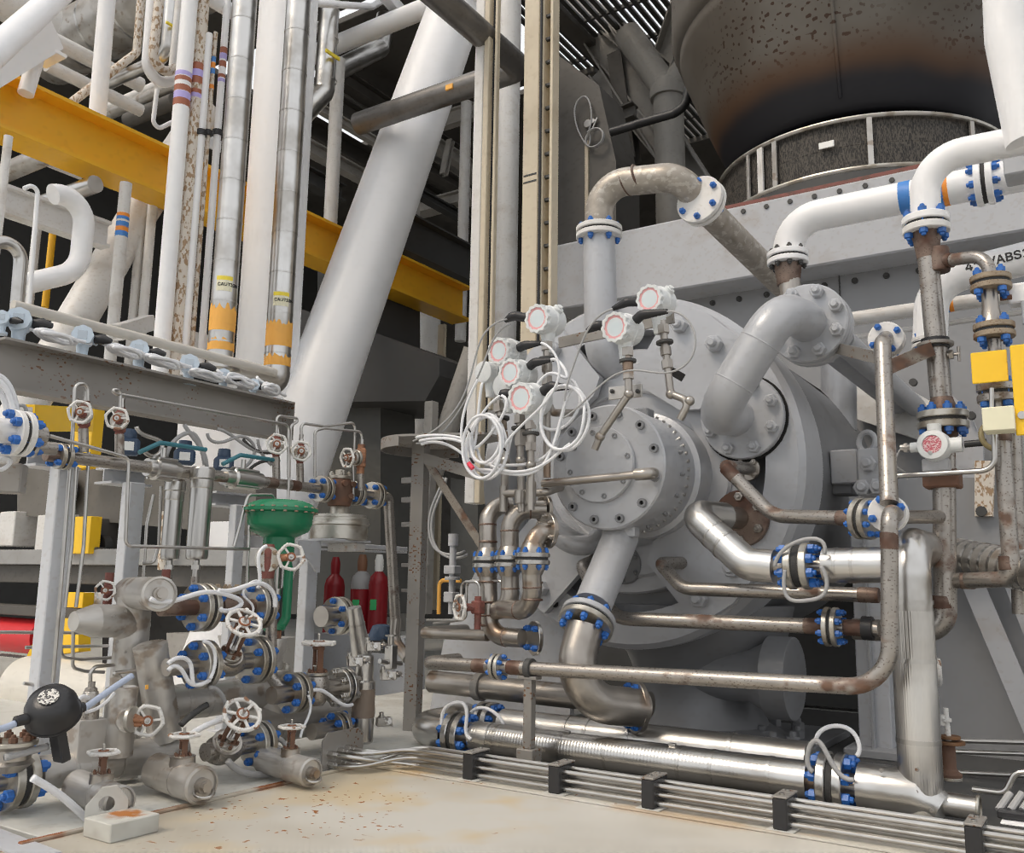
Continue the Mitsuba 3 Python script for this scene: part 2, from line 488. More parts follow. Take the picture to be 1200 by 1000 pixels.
def flange(parent, p, d, R, nb=8, t=None, a=None, m='flange_steel', nut='blue_nut', gap=None, phase=0.0, bc=0.78, hub=None, hubm=None, m2=None):
    """a bolted pair of flanges; p in the middle of the joint, d along the pipe; hub=(pipe radius) adds weld necks both sides."""
    d = unit(d); p = np.asarray(p, float)
    t = 0.28 * R if t is None else t
    gap = 0.10 * R if gap is None else gap
    a = 0.155 * R if a is None else a
    part(parent, 'flange', disc(p + d * gap / 2, d, R, t), m, 30)
    part(parent, 'flange', disc(p - d * (gap / 2 + t), d, R, t), m2 or m, 30)
    part(parent, 'gasket', disc(p - d * gap / 2, d, R * 0.9, gap, 0.0005), 'gasket', 30)
    bolts(parent, p, d, R * bc, nb, a, gap / 2 + t, nut, True, phase)
    if hub:
        for s in (1, -1):
            q = p + s * d * (gap / 2 + t)
            part(parent, 'weld_neck', at(lathe([(hub * 1.42, -0.002), (hub * 1.36, 0.15 * R), (hub * 1.04, 0.55 * R), (hub * 1.03, 0.6 * R)], 24), q, s * d), hubm or m, 40)


def blind(parent, p, d, R, nb=8, t=None, a=None, m='flange_steel', nut='blue_nut', bc=0.78, phase=0.0, name='flange'):
    """one flange bolted against a body: back at p, face along d."""
    t = 0.22 * R if t is None else t
    a = 0.15 * R if a is None else a
    part(parent, name, disc(np.asarray(p, float), d, R, t), m, 30)
    bolts(parent, p, d, R * bc, nb, a, t, nut, False, phase)


def band(parent, p, d, r, w, m, name='band', g=1.02):
    part(parent, name, at(ringlathe([(r * 0.98, -w / 2), (r * g, -w / 2), (r * g, w / 2), (r * 0.98, w / 2)], 28), p, d), m, 30)


def along(pts, px=None, py=None):
    """point and direction on a polyline where its picture column / row is reached."""
    pts = [np.asarray(q, float) for q in pts]
    for a, b in zip(pts[:-1], pts[1:]):
        pa, pb = proj(a), proj(b)
        k, v = (0, px) if px is not None else (1, py)
        if min(pa[k], pb[k]) - 1e-6 <= v <= max(pa[k], pb[k]) + 1e-6 and abs(pb[k] - pa[k]) > 1e-9:
            q = slide(a, unit(b - a), px=px, py=py)
            return q, unit(b - a)
    raise ValueError((px, py, [proj(q) for q in pts]))


def ubolt(parent, p, d, r, m='black_rubber', w=0.012, name='pipe_clamp'):
    part(parent, name, at(ringlathe([(r, -w), (r + 0.012, -w), (r + 0.012, w), (r, w)], 24), p, d), m, 30)


# ---- handwheels
def wheel_mesh(kind):
    if kind == 'spoked':                               # round rim, six flat spokes, knobs under the rim
        ms = [torus((0, 0, 0), (0, 0, 1), 0.89, 0.115, 40, 10), at(lathe([(0.30, -0.10), (0.30, 0.10), (0.2, 0.16)], 20), (0, 0, 0))]
        for i in range(6):
            t = i * math.pi / 3
            u = V(math.cos(t), math.sin(t), 0)
            ms.append(bar(u * 0.22, u * 0.86, 0.15, 0.09, up=V(0, 0, 1)))
            w = V(math.cos(t + 0.5), math.sin(t + 0.5), 0)
            ms.append(at(lathe([(0.05, -0.13), (0.12, -0.1), (0.12, 0.1), (0.05, 0.13)], 10), w * 0.93))
        return join(*ms)
    n = 6                                              # lobed: rim waved in and out with a knob on every lobe
    pts = []
    for i in range(49):
        t = i * 2 * math.pi / 48
        rr = 0.87 + 0.03 * math.cos(n * t)
        pts.append((rr * math.cos(t), rr * math.sin(t), 0))
    ms = [sweep(pts, 0.12, 8, False), at(lathe([(0.26, -0.12), (0.26, 0.12)], 16), (0, 0, 0))]
    for i in range(n):
        t = i * 2 * math.pi / n
        u = V(math.cos(t), math.sin(t), 0)
        ms.append(trimesh.creation.icosphere(1, 0.13).apply_translation(u * 0.93))
    for t in (0.3, 0.3 + 2.1, 0.3 + 4.2):
        u = V(math.cos(t), math.sin(t), 0)
        ms.append(bar(u * 0.2, u * 0.84, 0.14, 0.08, up=V(0, 0, 1)))
    return join(*ms)


_wheel = {k: mikit.ply(wheel_mesh(k), 'wheel_white', smooth=40) for k in ('spoked', 'lobed')}
_hub = mikit.ply(join(at(lathe([(0.20, 0.10), (0.20, 0.2)], 6), (0, 0, 0)), at(lathe([(0.09, 0.0), (0.09, 0.5), (0.05, 0.55)], 10), (0, 0, 0))), 'stainless', smooth=25)
_rusthub = mikit.ply(ringlathe([(0.2, 0.09), (0.33, 0.09), (0.33, 0.14), (0.2, 0.14)], 20), 'rust_orange', smooth=25)


def handwheel(parent, p, d, R, kind='spoked', up=None):
    F = frame(p, d, up)
    S = F.copy(); S[:3, :3] *= R
    w = copy_part(parent, 'handwheel', _wheel[kind], S)
    copy_part(w, 'hub_ring', _rusthub, S)
    copy_part(w, 'spindle_nut', _hub, S)


def stem_valve(parent, base, d, R, H, kind='spoked', yoke='rust', up=None, bonnet=True):
    """bonnet, yoke, stem and handwheel standing on a body at base along d; R wheel radius, H height to the wheel."""
    F = frame(base, d, up)
    d = F[:3, 2]; x = F[:3, 0]
    base = np.asarray(base, float)
    if bonnet:
        part(parent, 'bonnet_flange', disc(base, d, 0.62 * R, 0.16 * R), 'flange_steel', 30)
        bolts(parent, base, d, 0.47 * R, 6, 0.11 * R, 0.16 * R, 'rust', False, name='bonnet_bolt')
    y0, y1 = base + d * 0.16 * R, base + d * (H - 0.05 * R)
    w = 0.40 * R
    ys = [bar(y0 + s * x * w * 0.75, y0 + s * x * w * 0.75 + d * (H - 0.4 * R), 0.16 * R, 0.34 * R, up=F[:3, 1]) for s in (1, -1)]
    ys += [bar(y0 - x * w, y0 + x * w, 0.14 * R, 0.4 * R, up=F[:3, 1]), at(rbox((2 * w, 0.42 * R, 0.22 * R)), y0 + d * (H - 0.42 * R), d, F[:3, 1])]
    part(parent, 'yoke', join(*ys), yoke, 25)
    part(parent, 'stem', cyl(y0, y1, 0.09 * R, n=12), 'stainless')
    part(parent, 'gland', join(disc(y0 + d * 0.05 * R, d, 0.2 * R, 0.25 * R, n=12), disc(y0 + d * 0.34 * R, d, 0.28 * R, 0.08 * R, n=6)), 'stainless', 25)
    handwheel(parent, base + d * H, d, R, kind, F[:3, 1])


ex, ey, ez = V(1, 0, 0), V(0, 1, 0), V(0, 0, 1)
my = V(0, -1, 0)
from shapely.geometry import Polygon, Point


def elbow_welds(parent, pts, r, bend, m='weld_rust', g=1.05, w=None):
    """weld beads where each elbow starts and ends."""
    pts = [np.asarray(q, float) for q in pts]
    for i in range(1, len(pts) - 1):
        u, v = unit(pts[i - 1] - pts[i]), unit(pts[i + 1] - pts[i])
        th = math.pi - math.acos(np.clip(u @ v, -1, 1))
        if th < 0.3: continue
        t = bend * math.tan(th / 2)
        for e, L in ((u, np.linalg.norm(pts[i - 1] - pts[i])), (v, np.linalg.norm(pts[i + 1] - pts[i]))):
            if t < 0.9 * L:
                part(parent, 'weld', at(lathe([(r, -0.5 * (w or 0.2 * r)), (r * g, 0), (r, 0.5 * (w or 0.2 * r))], 20), pts[i] + e * t, e), m, 50)


def run(name, label, pts, r, m, bend=None, welds=True, cat='pipe', group=None, n=20, weldm='weld_rust'):
    k = thing(name, label, cat, group)
    b = 3.0 * r if bend is None else bend
    part(k, 'tube', sweep(fillet(pts, b), r, n), m, 50)
    if welds: elbow_welds(k, pts, r, b if not isinstance(b, list) else b[0], weldm)
    return k


def rust_sleeve(k, p, d, r, L):
    part(k, 'rusty_joint', at(lathe([(r * 1.0, -L / 2), (r * 1.045, -L * 0.42), (r * 1.045, L * 0.42), (r * 1.0, L / 2)], 20), p, d), 'weld_rust', 40)


# ================================================================= ground, decks, walls, roof
struct('ground', box(V(-30, -6, -0.35), V(14, 34, -0.12), 0.002), 'skid_paint', False)
struct('floor', box(V(-2.78, 1.45, -0.1), V(3.5, 3.42, 0.0), 0.002), 'deck', False, 'pale tread plate deck stained with rust and ochre')
struct('floor_left', box(V(-4.3, 1.70, -0.1), V(-2.795, 6.5, 0.004), 0.003), 'skid_paint', False, 'smooth grey skid deck under the valves')
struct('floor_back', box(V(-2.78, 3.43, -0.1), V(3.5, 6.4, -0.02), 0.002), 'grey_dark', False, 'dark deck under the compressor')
struct('trim_1', join(box(V(-2.797, 1.62, 0.0), V(-2.775, 3.1, 0.010), 0.002), box(V(-2.775, 3.10, 0.0), V(3.5, 3.125, 0.006), 0.002)), 'deck', False, 'raised weld seam of the deck')
a = QZ(0, 955, 0.0); b = slide(a, 'x', px=100)
e = V(1, 0, 0) * 2.2
k = _number('skid_edge_rail'); labels[k] = {'kind': 'structure', 'label': 'painted grey steel edge rail at the corner of the deck'}
put(k, beam_c(V(-4.4, 1.72, -0.075), V(-2.62, 1.60, -0.075), 0.10, 0.16, 0.012), 'grey_light', 30)

# ---- turbine enclosure behind the compressor
YW = 6.2
zt, zb = QY(840, 247, YW)[2], QY(800, 338, YW)[2]
x0 = QY(646, 310, YW)[0]
struct('trim_2', box(V(x0, YW, zb), V(4.5, YW + 0.7, zt), 0.012), 'grey_light', 30, 'big pale grey box girder above the recessed wall')
ew = struct('wall_back', box(V(QY(735, 400, YW + 0.3)[0], YW + 0.3, 0.9), V(4.5, YW + 0.5, zb + 0.1), 0.004), 'grey_paint', 30, 'grey panelled wall of the turbine enclosure')
pv = mikit.ply(join(disc((0, 0, 0), (0, -1, 0), 0.022, 0.014, n=12), disc((0, -0.014, 0), (0, -1, 0), 0.012, 0.012, n=6)), 'grey_dark', smooth=30)
xs = QY(805, 350, YW + 0.3)[0]
for i in range(16):
    copy_part(ew, 'bolt', pv, [[1, 0, 0, xs + 0.21 * i], [0, 1, 0, YW + 0.3], [0, 0, 1, zb - 0.055], [0, 0, 0, 1]])
for px in (987, 1110):
    xx = QY(px, 400, YW + 0.3)[0]
    part(ew, 'panel_seam', box(V(xx - 0.004, YW + 0.288, 1.3), V(xx + 0.004, YW + 0.301, zb), 0.001), 'grey_dark', False)
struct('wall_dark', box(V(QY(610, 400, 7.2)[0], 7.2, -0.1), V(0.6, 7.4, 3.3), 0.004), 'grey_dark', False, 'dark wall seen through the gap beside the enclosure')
# red waterproof strip on the roof edge
zr = zt + 0.01
k = thing('roof_edge_strip', 'dark red sealing strip along the roof edge under the round mesh screen', 'seal strip')
put(k, box(V(QY(835, 250, YW)[0], YW + 0.02, zt), V(3.0, YW + 0.09, zt + 0.035), 0.006), 'red_primer', 30)
pv = mikit.ply(join(disc((0, 0, 0), (0, -1, 0), 0.018, 0.012, n=10)), 'grey_dark', smooth=30)
for i in range(14):
    copy_part(k, 'bolt', pv, [[1, 0, 0, QY(845, 250, YW)[0] + 0.17 * i], [0, 1, 0, YW], [0, 0, 1, zt - 0.05], [0, 0, 0, 1]])
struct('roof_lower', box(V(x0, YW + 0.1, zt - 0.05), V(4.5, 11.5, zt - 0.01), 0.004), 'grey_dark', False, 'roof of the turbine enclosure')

# ---- distant walls and the deck overhead
struct('wall_far', box(V(-24, 17.0, -0.2), V(6, 17.3, 11.5), 0.01), 'shade_paint', False, 'dark rear wall of the module')
struct('wall_left', box(V(-15.4, 2.0, -0.2), V(-15.1, 17.0, 10.5), 0.01), 'grey_dark', False)
# ceiling as plates with open grating bays between girders
Zc = 8.6
cells = [(-11.2, 11.6, -6.2, 17.0), (-6.1, 8.0, -5.0, 9.1), (-4.7, 8.0, -4.3, 9.7), (-6.1, 9.6, -5.85, 12.8), (-4.2, 10.4, 2.5, 17.0), (-15.2, 2.5, -11.3, 17.0), (-11.2, 4.4, -8.6, 8.4), (-8.5, 5.4, -7.0, 8.4), (-9.9, 8.6, -7.1, 11.4),
         (-5.2, 11.7, -4.3, 17.0), (-6.1, 14.6, -5.3, 17.0), (-2.9, 6.6, 3.0, 10.3)]
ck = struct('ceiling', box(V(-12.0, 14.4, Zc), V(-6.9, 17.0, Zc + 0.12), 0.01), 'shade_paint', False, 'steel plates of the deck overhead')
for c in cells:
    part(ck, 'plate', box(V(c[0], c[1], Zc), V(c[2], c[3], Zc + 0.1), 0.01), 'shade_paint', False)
gk = thing('overhead_grating', 'open steel bar grating of the deck overhead with daylight above it', 'grating')
put(gk + '__bearing_bars', join(*[box(V(-6.6 + 0.12 * i, 8.0, Zc + 0.13), V(-6.53 + 0.12 * i, 15.5, Zc + 0.17), 0.001) for i in range(38)]), 'grey_dark', False)
labels[gk + '__bearing_bars'] = {'kind': 'stuff'}
for i in range(9):
    part(gk, 'cross_bar', box(V(-6.7, 8.0 + 0.85 * i, Zc + 0.12), V(-2.0, 8.04 + 0.85 * i, Zc + 0.18), 0.002), 'grey_dark', False)


def gbeam(name, p, q, w, h, m, label, cat='beam', group=None, tw=0.02, tf=0.025, sec='i'):
    k = thing(name, label, cat, group)
    f = {'i': beam_i, 'c': beam_c, 'l': beam_l}[sec]
    put(k, f(p, q, w, h, tw, tf) if sec == 'i' else f(p, q, w, h, tw), m, 30)
    return k


# girders under the deck overhead (upper middle of the picture)
for (pa, pb, w, h, lab) in [((700, 40), (835, 250), 0.30, 0.45, 'dark diagonal girder under the deck overhead, meeting the round tubular joint'),
                            ((655, -20), (790, 95), 0.26, 0.3, 'dim cross girder under the deck overhead nearest the cable ladder'),
                            ((815, -30), (775, 90), 0.28, 0.35, 'dim upright girder between the grating and the burnt exhaust cone'),
                            ((700, 85), (790, 195), 0.2, 0.25, 'short dim girder beside the control box near the gratings')]:
    gbeam('roof_girder', QY(*pa, 11.0), QY(*pb, 11.0), w, h, 'joint_grey', lab)
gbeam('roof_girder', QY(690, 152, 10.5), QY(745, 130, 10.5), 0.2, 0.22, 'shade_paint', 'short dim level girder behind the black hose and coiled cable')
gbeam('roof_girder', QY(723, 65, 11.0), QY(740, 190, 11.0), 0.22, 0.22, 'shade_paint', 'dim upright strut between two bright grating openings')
k = thing('tubular_joint', 'pale grey tubular column with a rounded joint below the deck overhead', 'column')
p0, p1 = QY(788, 300, 10.6), QY(783, 108, 10.6)
put(k, join(tube([p0, p1], 0.20, n=28), at(lathe([(0.24, 0), (0.25, 0.1), (0.2, 0.24), (0.05, 0.3)], 28), p1 - V(0, 0, 0.1)), tube([p1, QY(735, 40, 10.6)], 0.19, n=24), tube([p1, QY(830, 40, 10.6)], 0.17, n=24)), 'joint_grey')
mat('joint_grey', painted((0.27, 0.26, 0.24), (0.15, 0.13, 0.11), amt=0.3), 0.5)
# dark ventilation box
k = thing('control_cabinet', 'dark brown-grey tall cabinet with a slanted top behind the cable ladder', 'cabinet')
Yb = 8.6
outl = [(648, 60), (702, 100), (722, 190), (722, 400), (648, 430)]
pl = [QY(*q, Yb) for q in outl]
put(k, prism([(p[0], p[2]) for p in pl], V(0, Yb, 0), V(0, 1, 0), V(0, 0, 1), 0.5), 'shade_paint', 20)
m_ = scene[k]
pl2 = np.array([[p[0], Yb, p[2]] for p in pl]); pl3 = pl2 + V(0, 0.6, 0)
n = len(pl2); fcs = []
for i in range(1, n - 1): fcs += [(0, i, i + 1), (n, n + i + 1, n + i)]
for i in range(n): j = (i + 1) % n; fcs += [(i, n + i, j), (j, n + i, n + j)]
put(k, trimesh.Trimesh(np.vstack([pl2, pl3]), np.array(fcs), process=False), 'shade_paint', False)
k = thing('hanging_cable_coil', 'grey cable hung in a small coil on the dark cabinet', 'cable')
c = QY(698, 163, Yb - 0.06)
s = mpp(c)
pts = [QY(*q, Yb - 0.06) for q in [(690, 152), (692, 125), (684, 113), (676, 120), (674, 140), (682, 162), (690, 170)]]
for i in range(15): pts.append(c + s * V(12 * math.cos(2.3 + i * 0.9), -0.4 * i, 11 * math.sin(2.3 + i * 0.9)))
put(k, curve(pts, 1.0 * s), 'cable_grey', True)
k = thing('cable_gland', 'small metal cable gland on the dark cabinet above the coil', 'cable gland')
put(k, join(disc(QY(690, 146, Yb), (0, -1, 0), 5 * s, 4 * s), disc(QY(697, 144, Yb), (0, -1, 0), 3 * s, 6 * s), cyl(QY(695, 150, Yb - 0.03), QY(700, 138, Yb - 0.03), 1.6 * s)), 'stainless')
k = thing('cream_conduit', 'slim cream conduit running down the dark cabinet below the coil', 'conduit')
put(k, bar(QY(688, 165, Yb - 0.012), QY(688, 270, Yb - 0.012), 4.5 * s, 4 * s), 'cream_paint', 30)
k = thing('black_hose', 'thick black hose sagging from the burnt cone to the dark girders', 'hose')
pts = [QY(*q, 8.0) for q in [(716, 155), (745, 146), (790, 133), (803, 124), (808, 100)]]
put(k, tube(pts, 0.045, 0.12, 14), 'black_rubber')
put(_number('black_hose'), tube([QY(*q, 8.0) for q in [(825, 122), (827, 145), (845, 151), (860, 148)]], 0.045, 0.12, 14), 'black_rubber')
labels['black_hose_001'] = {'label': 'short black hose elbow tucked under the left rim of the burnt cone', 'category': 'hose'}

# ---- exhaust cone and its guard ring
C0 = QD(1003, 178, 7.9); CY, CXx = C0[1], C0[0]
CONE_Z0 = C0[2] - 0.15
mpx = 7.9 / FOCAL
r1, r2 = 138 * mpx, 201 * mpx
h = 1.75
k = thing('exhaust_cone', 'huge brown burnt steel exhaust cone, pitted with rust and blackened at its base', 'exhaust cone')
ang = np.linspace(0, 1, 26)
prof = [(r1 * 0.97, 0.0)] + [(r1 + (r2 - r1) * t ** 0.85, 0.02 + h * 0.62 * t) for t in ang] + [(r2, h)]
part(k, 'shell', at(lathe(prof, 96), V(CXx, CY, CONE_Z0)), 'cone', 50)
part(k, 'rim', at(ringlathe([(r2 - 0.02, h * 0.66), (r2 + 0.03, h * 0.68), (r2 + 0.07, h * 0.74), (r2 + 0.07, h), (r2 - 0.02, h)], 96), V(CXx, CY, CONE_Z0)), 'cone', 40)
sa = math.atan2(-1, 0.12)
q0 = V(CXx + (r1 + 0.006) * math.cos(sa), CY + (r1 + 0.006) * math.sin(sa), CONE_Z0 + 0.1)
ss = [V(CXx + rr * math.cos(sa), CY + rr * math.sin(sa), CONE_Z0 + zz) for rr, zz in [(r_ + 0.004, z_) for r_, z_ in prof[3:-1]]]
part(k, 'weld_seam', sweep(ss, 0.014, 8), 'cone')
mat('cone', cone_paint, 0.55, 0.25)
k = thing('mesh_guard', 'round steel mesh screen with bright rails at the foot of the burnt cone', 'guard screen')
rg = 158 * mpx
gz1 = CONE_Z0 - 0.12; gz0 = gz1 - 0.40


def arc(r, z, a0, a1, n=60):
    return [V(CXx + r * math.cos(t), CY + r * math.sin(t), z) for t in np.linspace(a0, a1, n)]


mat('mesh_grey', lambda p, n, uv: mix((0.020, 0.018, 0.016), (0.075, 0.066, 0.055), smoothstep(0.4, 0.6, noise(dr.atan2(p.y - CY, p.x - CXx) * 260, p.z * 60, 0))), 0.7)
a0, a1 = -math.pi * 1.08, 0.08
part(k, 'mesh', join(sweep([q - V(0, 0, 0) for q in arc(rg - 0.03, (gz0 + gz1) / 2, a0, a1)], 0.004, 6), at(ringlathe([(rg - 0.035, gz0), (rg - 0.028, gz0), (rg - 0.028, gz1), (rg - 0.035, gz1)], 96), V(CXx, CY, 0))), 'mesh_grey', 50)
part(k, 'top_rail', sweep(arc(rg, gz1, 0, 2 * math.pi - 0.001, 90), 0.018, 10), 'flange_steel')
part(k, 'middle_rail', sweep(arc(rg - 0.07, gz1 - 0.11, 0, 2 * math.pi - 0.001, 90), 0.012, 8), 'cladding_dull')
part(k, 'bottom_rail', sweep(arc(rg, gz0, 0, 2 * math.pi - 0.001, 90), 0.020, 10), 'flange_steel')
for t, w, mm in [(-2.95, 0.03, 'steel_rust'), (-2.14, 0.03, 'cladding_dull'), (-2.02, 0.055, 'white_old'), (-1.90, 0.04, 'cladding_dull'), (-1.28, 0.04, 'cladding_dull'), (-0.6, 0.04, 'cladding_dull')]:
    p0 = V(CXx + rg * math.cos(t), CY + rg * math.sin(t), gz0)
    part(k, 'stanchion', bar(p0, p0 + V(0, 0, gz1 - gz0), w, 0.02, up=V(math.cos(t), math.sin(t), 0)), mm, 30)
part(k, 'skirt', at(lathe([(rg + 0.01, zt - 0.02), (rg + 0.01, gz0 - 0.02)], 72), V(CXx, CY, 0)), 'grey_dark', 40)
tq = math.atan2(-1, -0.02)
part(k, 'name_plate', box(V(CXx - 0.02, CY - rg - 0.012, gz0 + 0.2), V(CXx + 0.09, CY - rg + 0.0, gz0 + 0.25), 0.002), 'label_white', False)
# ================================================================= structure and pipes behind the skid (upper left and middle)
def vpipe(label, pts, plane, rp, m='white_paint', name='white_pipe', bend=None, n=24, group=None, X=True):
    k = thing(name, label, 'pipe', group)
    P_ = [QX(*q, plane) if X else QY(*q, plane) for q in pts]
    # upright legs stay upright
    r = rp * mpp(P_[0])
    put(k + '__tube', sweep(fillet(P_, 2.6 * r if bend is None else bend), r, n), m, 50)
    return k, P_, r


def upright(label, px, py0, py1, X, rp, m='white_paint', name='white_pipe', n=28):
    """vertical round member through pixel (px, (py0+py1)/2) between two picture rows."""
    k = thing(name, label, 'pipe' if 'pipe' in name else 'column')
    q = QX(px, (py0 + py1) / 2, X)
    a, b = slide(q, 'z', py=py0), slide(q, 'z', py=py1)
    r = rp * mpp(q)
    put(k + '__tube', cyl(b, a, r, n=n), m, 50)
    return k, q, r


def bands_on(k, q, r, rows, w=None):
    for py, c, h in rows:
        z0, z1 = slide(q, 'z', py=py - h / 2)[2], slide(q, 'z', py=py + h / 2)[2]
        band(k, V(q[0], q[1], (z0 + z1) / 2), ez, r, abs(z0 - z1), c, 'colour_band', 1.02)


# yellow runway beam
XY = -6.5
a, b = QX(-60, 100, XY), QX(600, 350, XY)
zt_y, zb_y = 4.40, 3.96
k = thing('runway_beam', 'long yellow steel I-beam crossing behind the white pipes at the left', 'beam')
put(k + '__beam', beam_i(V(XY - 0.13, a[1] - 0.5, (zt_y + zb_y) / 2), V(XY - 0.13, QX(552, 330, XY)[1], (zt_y + zb_y) / 2), 0.30, zt_y - zb_y, 0.014, 0.03), 'yellow_paint', 25)

# big white column and brace
k, q, r = upright('biggest white round column standing behind the two clad risers', 317, -30, 745, -6.05, 35.5, name='white_column', n=48)
k = thing('white_brace', 'broad white tubular brace leaning up to the right from the foot of the big column', 'brace')
a, b = QX(352, 520, -5.75), QX(548, -30, -5.75)
a = b + (a - b) * ((b[2] + 0.1) / (b[2] - a[2]))
put(k + '__tube', cyl(a, b, 37 * mpp(QX(440, 250, -5.75)), n=48), 'white_paint', 50)
# two clad risers
for px0, px1, y1, lab, rp, tape in [(291, 254, 424, 'bright clad riser with torn orange tape, left one of two before the big column', 14.5, 376), (350.5, 325, 436, 'bright clad riser with torn orange tape, right one of two before the big column', 14.5, 394)]:
    X = -5.0
    k = thing('clad_riser', lab, 'insulated pipe')
    q = QX((px0 + px1) / 2, 210, X)
    a, b = slide(q, 'z', py=-30), slide(q, 'z', py=y1)
    r = rp * mpp(q)
    part(k, 'cladding', cyl(b, a, r, n=36), 'cladding', 50)
    if px0 > 300:
        part(k, 'foot_elbow', sweep(fillet([b, b - ez * 0.10, b + V(0.0, -0.4, -0.12)], 0.1), r * 1.03, 30), 'cladding', 50)
    else:
        part(k, 'foot_cap', at(lathe([(r * 1.02, 0), (r * 1.02, 0.05), (r * 0.7, 0.07)], 30), b, -ez), 'cladding', 40)
    step = 47
    for i in range(9):
        py = 40 + i * step - (14 if px0 < 300 else 0)
        if py < y1 - 5: band(k, V(q[0], q[1], slide(q, 'z', py=py)[2]), ez, r, 0.012, 'stainless', 'seam', 1.03)
    rg = np.random.default_rng(int(px0))
    for (py, h) in [(tape, 28), (tape + 31, 11)]:
        z0, z1 = slide(q, 'z', py=py + h / 2)[2], slide(q, 'z', py=py - h / 2)[2]
        n_ = 44; vv, ff_ = [], []
        for i in range(n_):
            t = i * 2 * math.pi / n_
            zz = z1 + (rg.random() - 0.5) * 0.05
            for z_ in (z0, zz): vv.append((q[0] + r * 1.015 * math.cos(t), q[1] + r * 1.015 * math.sin(t), z_))
        for i in range(n_):
            j = (i + 1) % n_; ff_ += [(2 * i, 2 * j, 2 * j + 1), (2 * i, 2 * j + 1, 2 * i + 1)]
        part(k, 'tape', trimesh.Trimesh(np.array(vv), np.array(ff_), process=False), 'orange_tape', 40)
    zc_ = slide(q, 'z', py=tape - 40)[2]
    lp = []
    for dz in (-0.055, 0.055):
        for i in range(9):
            t = math.radians(-78 + i * 9); lp.append((q[0] + r * 1.02 * math.cos(t), q[1] + r * 1.02 * math.sin(t), zc_ + dz))
    f_ = []
    for i in range(8): f_ += [(i, i + 1, 10 + i), (i, 10 + i, 9 + i)]
    part(k, 'caution_label', trimesh.Trimesh(np.array(lp), np.array(f_), process=False), 'label_cream', False, 'pale caution label')
    tm = meshkit.text_mesh('CAUTION', 0.022, 0.002, bold=True); vv = np.array(tm.vertices); t = math.radians(-72) + vv[:, 0] / r
    tm.vertices = np.stack([q[0] + (r * 1.025 + vv[:, 2]) * np.cos(t), q[1] + (r * 1.025 + vv[:, 2]) * np.sin(t), zc_ - 0.02 + vv[:, 1]], -1)
    part(k, 'caution_text', tm, 'ink', False, 'black caution lettering')
    part(k, 'label_stripe', trimesh.Trimesh(np.array(lp) * [1, 1, 0] + (np.array(lp) - [q[0], q[1], 0]) * [0.004, 0.004, 0] + np.array([0, 0, 1]) * (zc_ + 0.035 + (np.array(lp)[:, 2:] - zc_) * 0.25), np.array(f_), process=False), 'label_yellow', False)

# group of slim uprights left of the clad risers
XS = -5.35
SP = [(219, 190, 2, 402, 9.5, 'white_paint', 'white pipe with violet and brown bands, thickest of the slim uprights'), (238, 205, -20, 406, 7.5, 'scaly_pipe', 'scaly flaking pipe with violet and brown bands beside the white banded one')]
for i, (px0, px1, y0_, y1_, rp, m, lab) in enumerate(SP):
    k, q, r = upright(lab, (px0 + px1) / 2, y0_, y1_ + 40, XS, rp, m)
    rows = [(89, 'violet_band', 5), (95, 'brown_band', 5), (106, 'brown_band', 7), (114, 'violet_band', 8), (122, 'brown_band', 8)] if i == 0 else [(80, 'brown_band', 8), (88, 'violet_band', 8), (96, 'brown_band', 8), (109, 'brown_band', 5), (114, 'violet_band', 5)]
    bands_on(k, q, r, rows)
    if i == 0:
        a = slide(q, 'z', py=2)
        part(k, 'top_elbow', sweep(fillet([a, a + ez * 0.12, a + V(0, 0.5, 0.14)], 0.12), r, 24), m, 50)
for px, y0_, y1_, rp, m, lab in [(230, 40, 440, 4.2, 'white_paint', 'slim white upright right of the scaly pipe'), (238, 38, 430, 2.6, 'scaly_pipe', 'thinnest rusty upright with orange and blue bands'), (251, -20, 440, 4.2, 'white_paint', 'slim white upright with small violet and brown bands left of the clad risers')]:
    k, q, r = upright(lab, px, y0_, y1_, XS + 0.05, rp, m)
    if px == 238: bands_on(k, q, r, [(70, 'blue_band', 6), (77, 'orange_band', 6), (84, 'blue_band', 6), (102, 'orange_band', 5)])
    if px == 251: bands_on(k, q, r, [(60, 'brown_band', 7), (67, 'violet_band', 7), (76, 'brown_band', 7), (90, 'brown_band', 4), (95, 'violet_band', 4)])
    ubolt(k, V(q[0], q[1], slide(q, 'z', py=156)[2]), ez, r, 'black_rubber', 0.02)
k = thing('pipe_bracket', 'small white bracket plate clamping the slim uprights', 'bracket')
put(k, box(QX(215, 158, XS - 0.07), QX(258, 166, XS - 0.09), 0.004), 'white_paint', 25)

# upper-left pipes
for lab, pts, X, rp, m, nm in [
    ('white upright pipe crossing in front of the big clad duct, ending behind the yellow beam', [(128, -30), (112, 160)], -6.9, 9.5, 'white_paint', 'white_pipe'),
    ('slim stained pipe bending from upright to level left of the white U-bend', [(167, -20), (160, 62), (84, 120)], -7.1, 4.6, 'scaly_pipe', 'stained_pipe'),
    ('white pipe with a wide U-bend at the upper left', [(180, -20), (170, 106), (206, 92)], -5.9, 6.5, 'white_paint', 'white_pipe'),
    ('scaly pipe nested inside the white U-bend', [(189, -20), (176, 94), (206, 80)], -5.8, 5.5, 'scaly_pipe', 'stained_pipe'),
    ('white slim upright beside the yellow-tagged clad pipe', [(212, -20), (202, 82)], -6.0, 4.5, 'white_old', 'white_pipe'),
    ('thin white hooked pipe hanging under the U-bend', [(184, 105), (178, 155), (204, 142)], -6.1, 2.6, 'white_paint', 'white_pipe')]:
    vpipe(lab, pts, X, rp, m, nm)
k = thing('clad_pipe', 'clad pipe with a yellow tag bending down to the left behind the U-bend', 'insulated pipe')
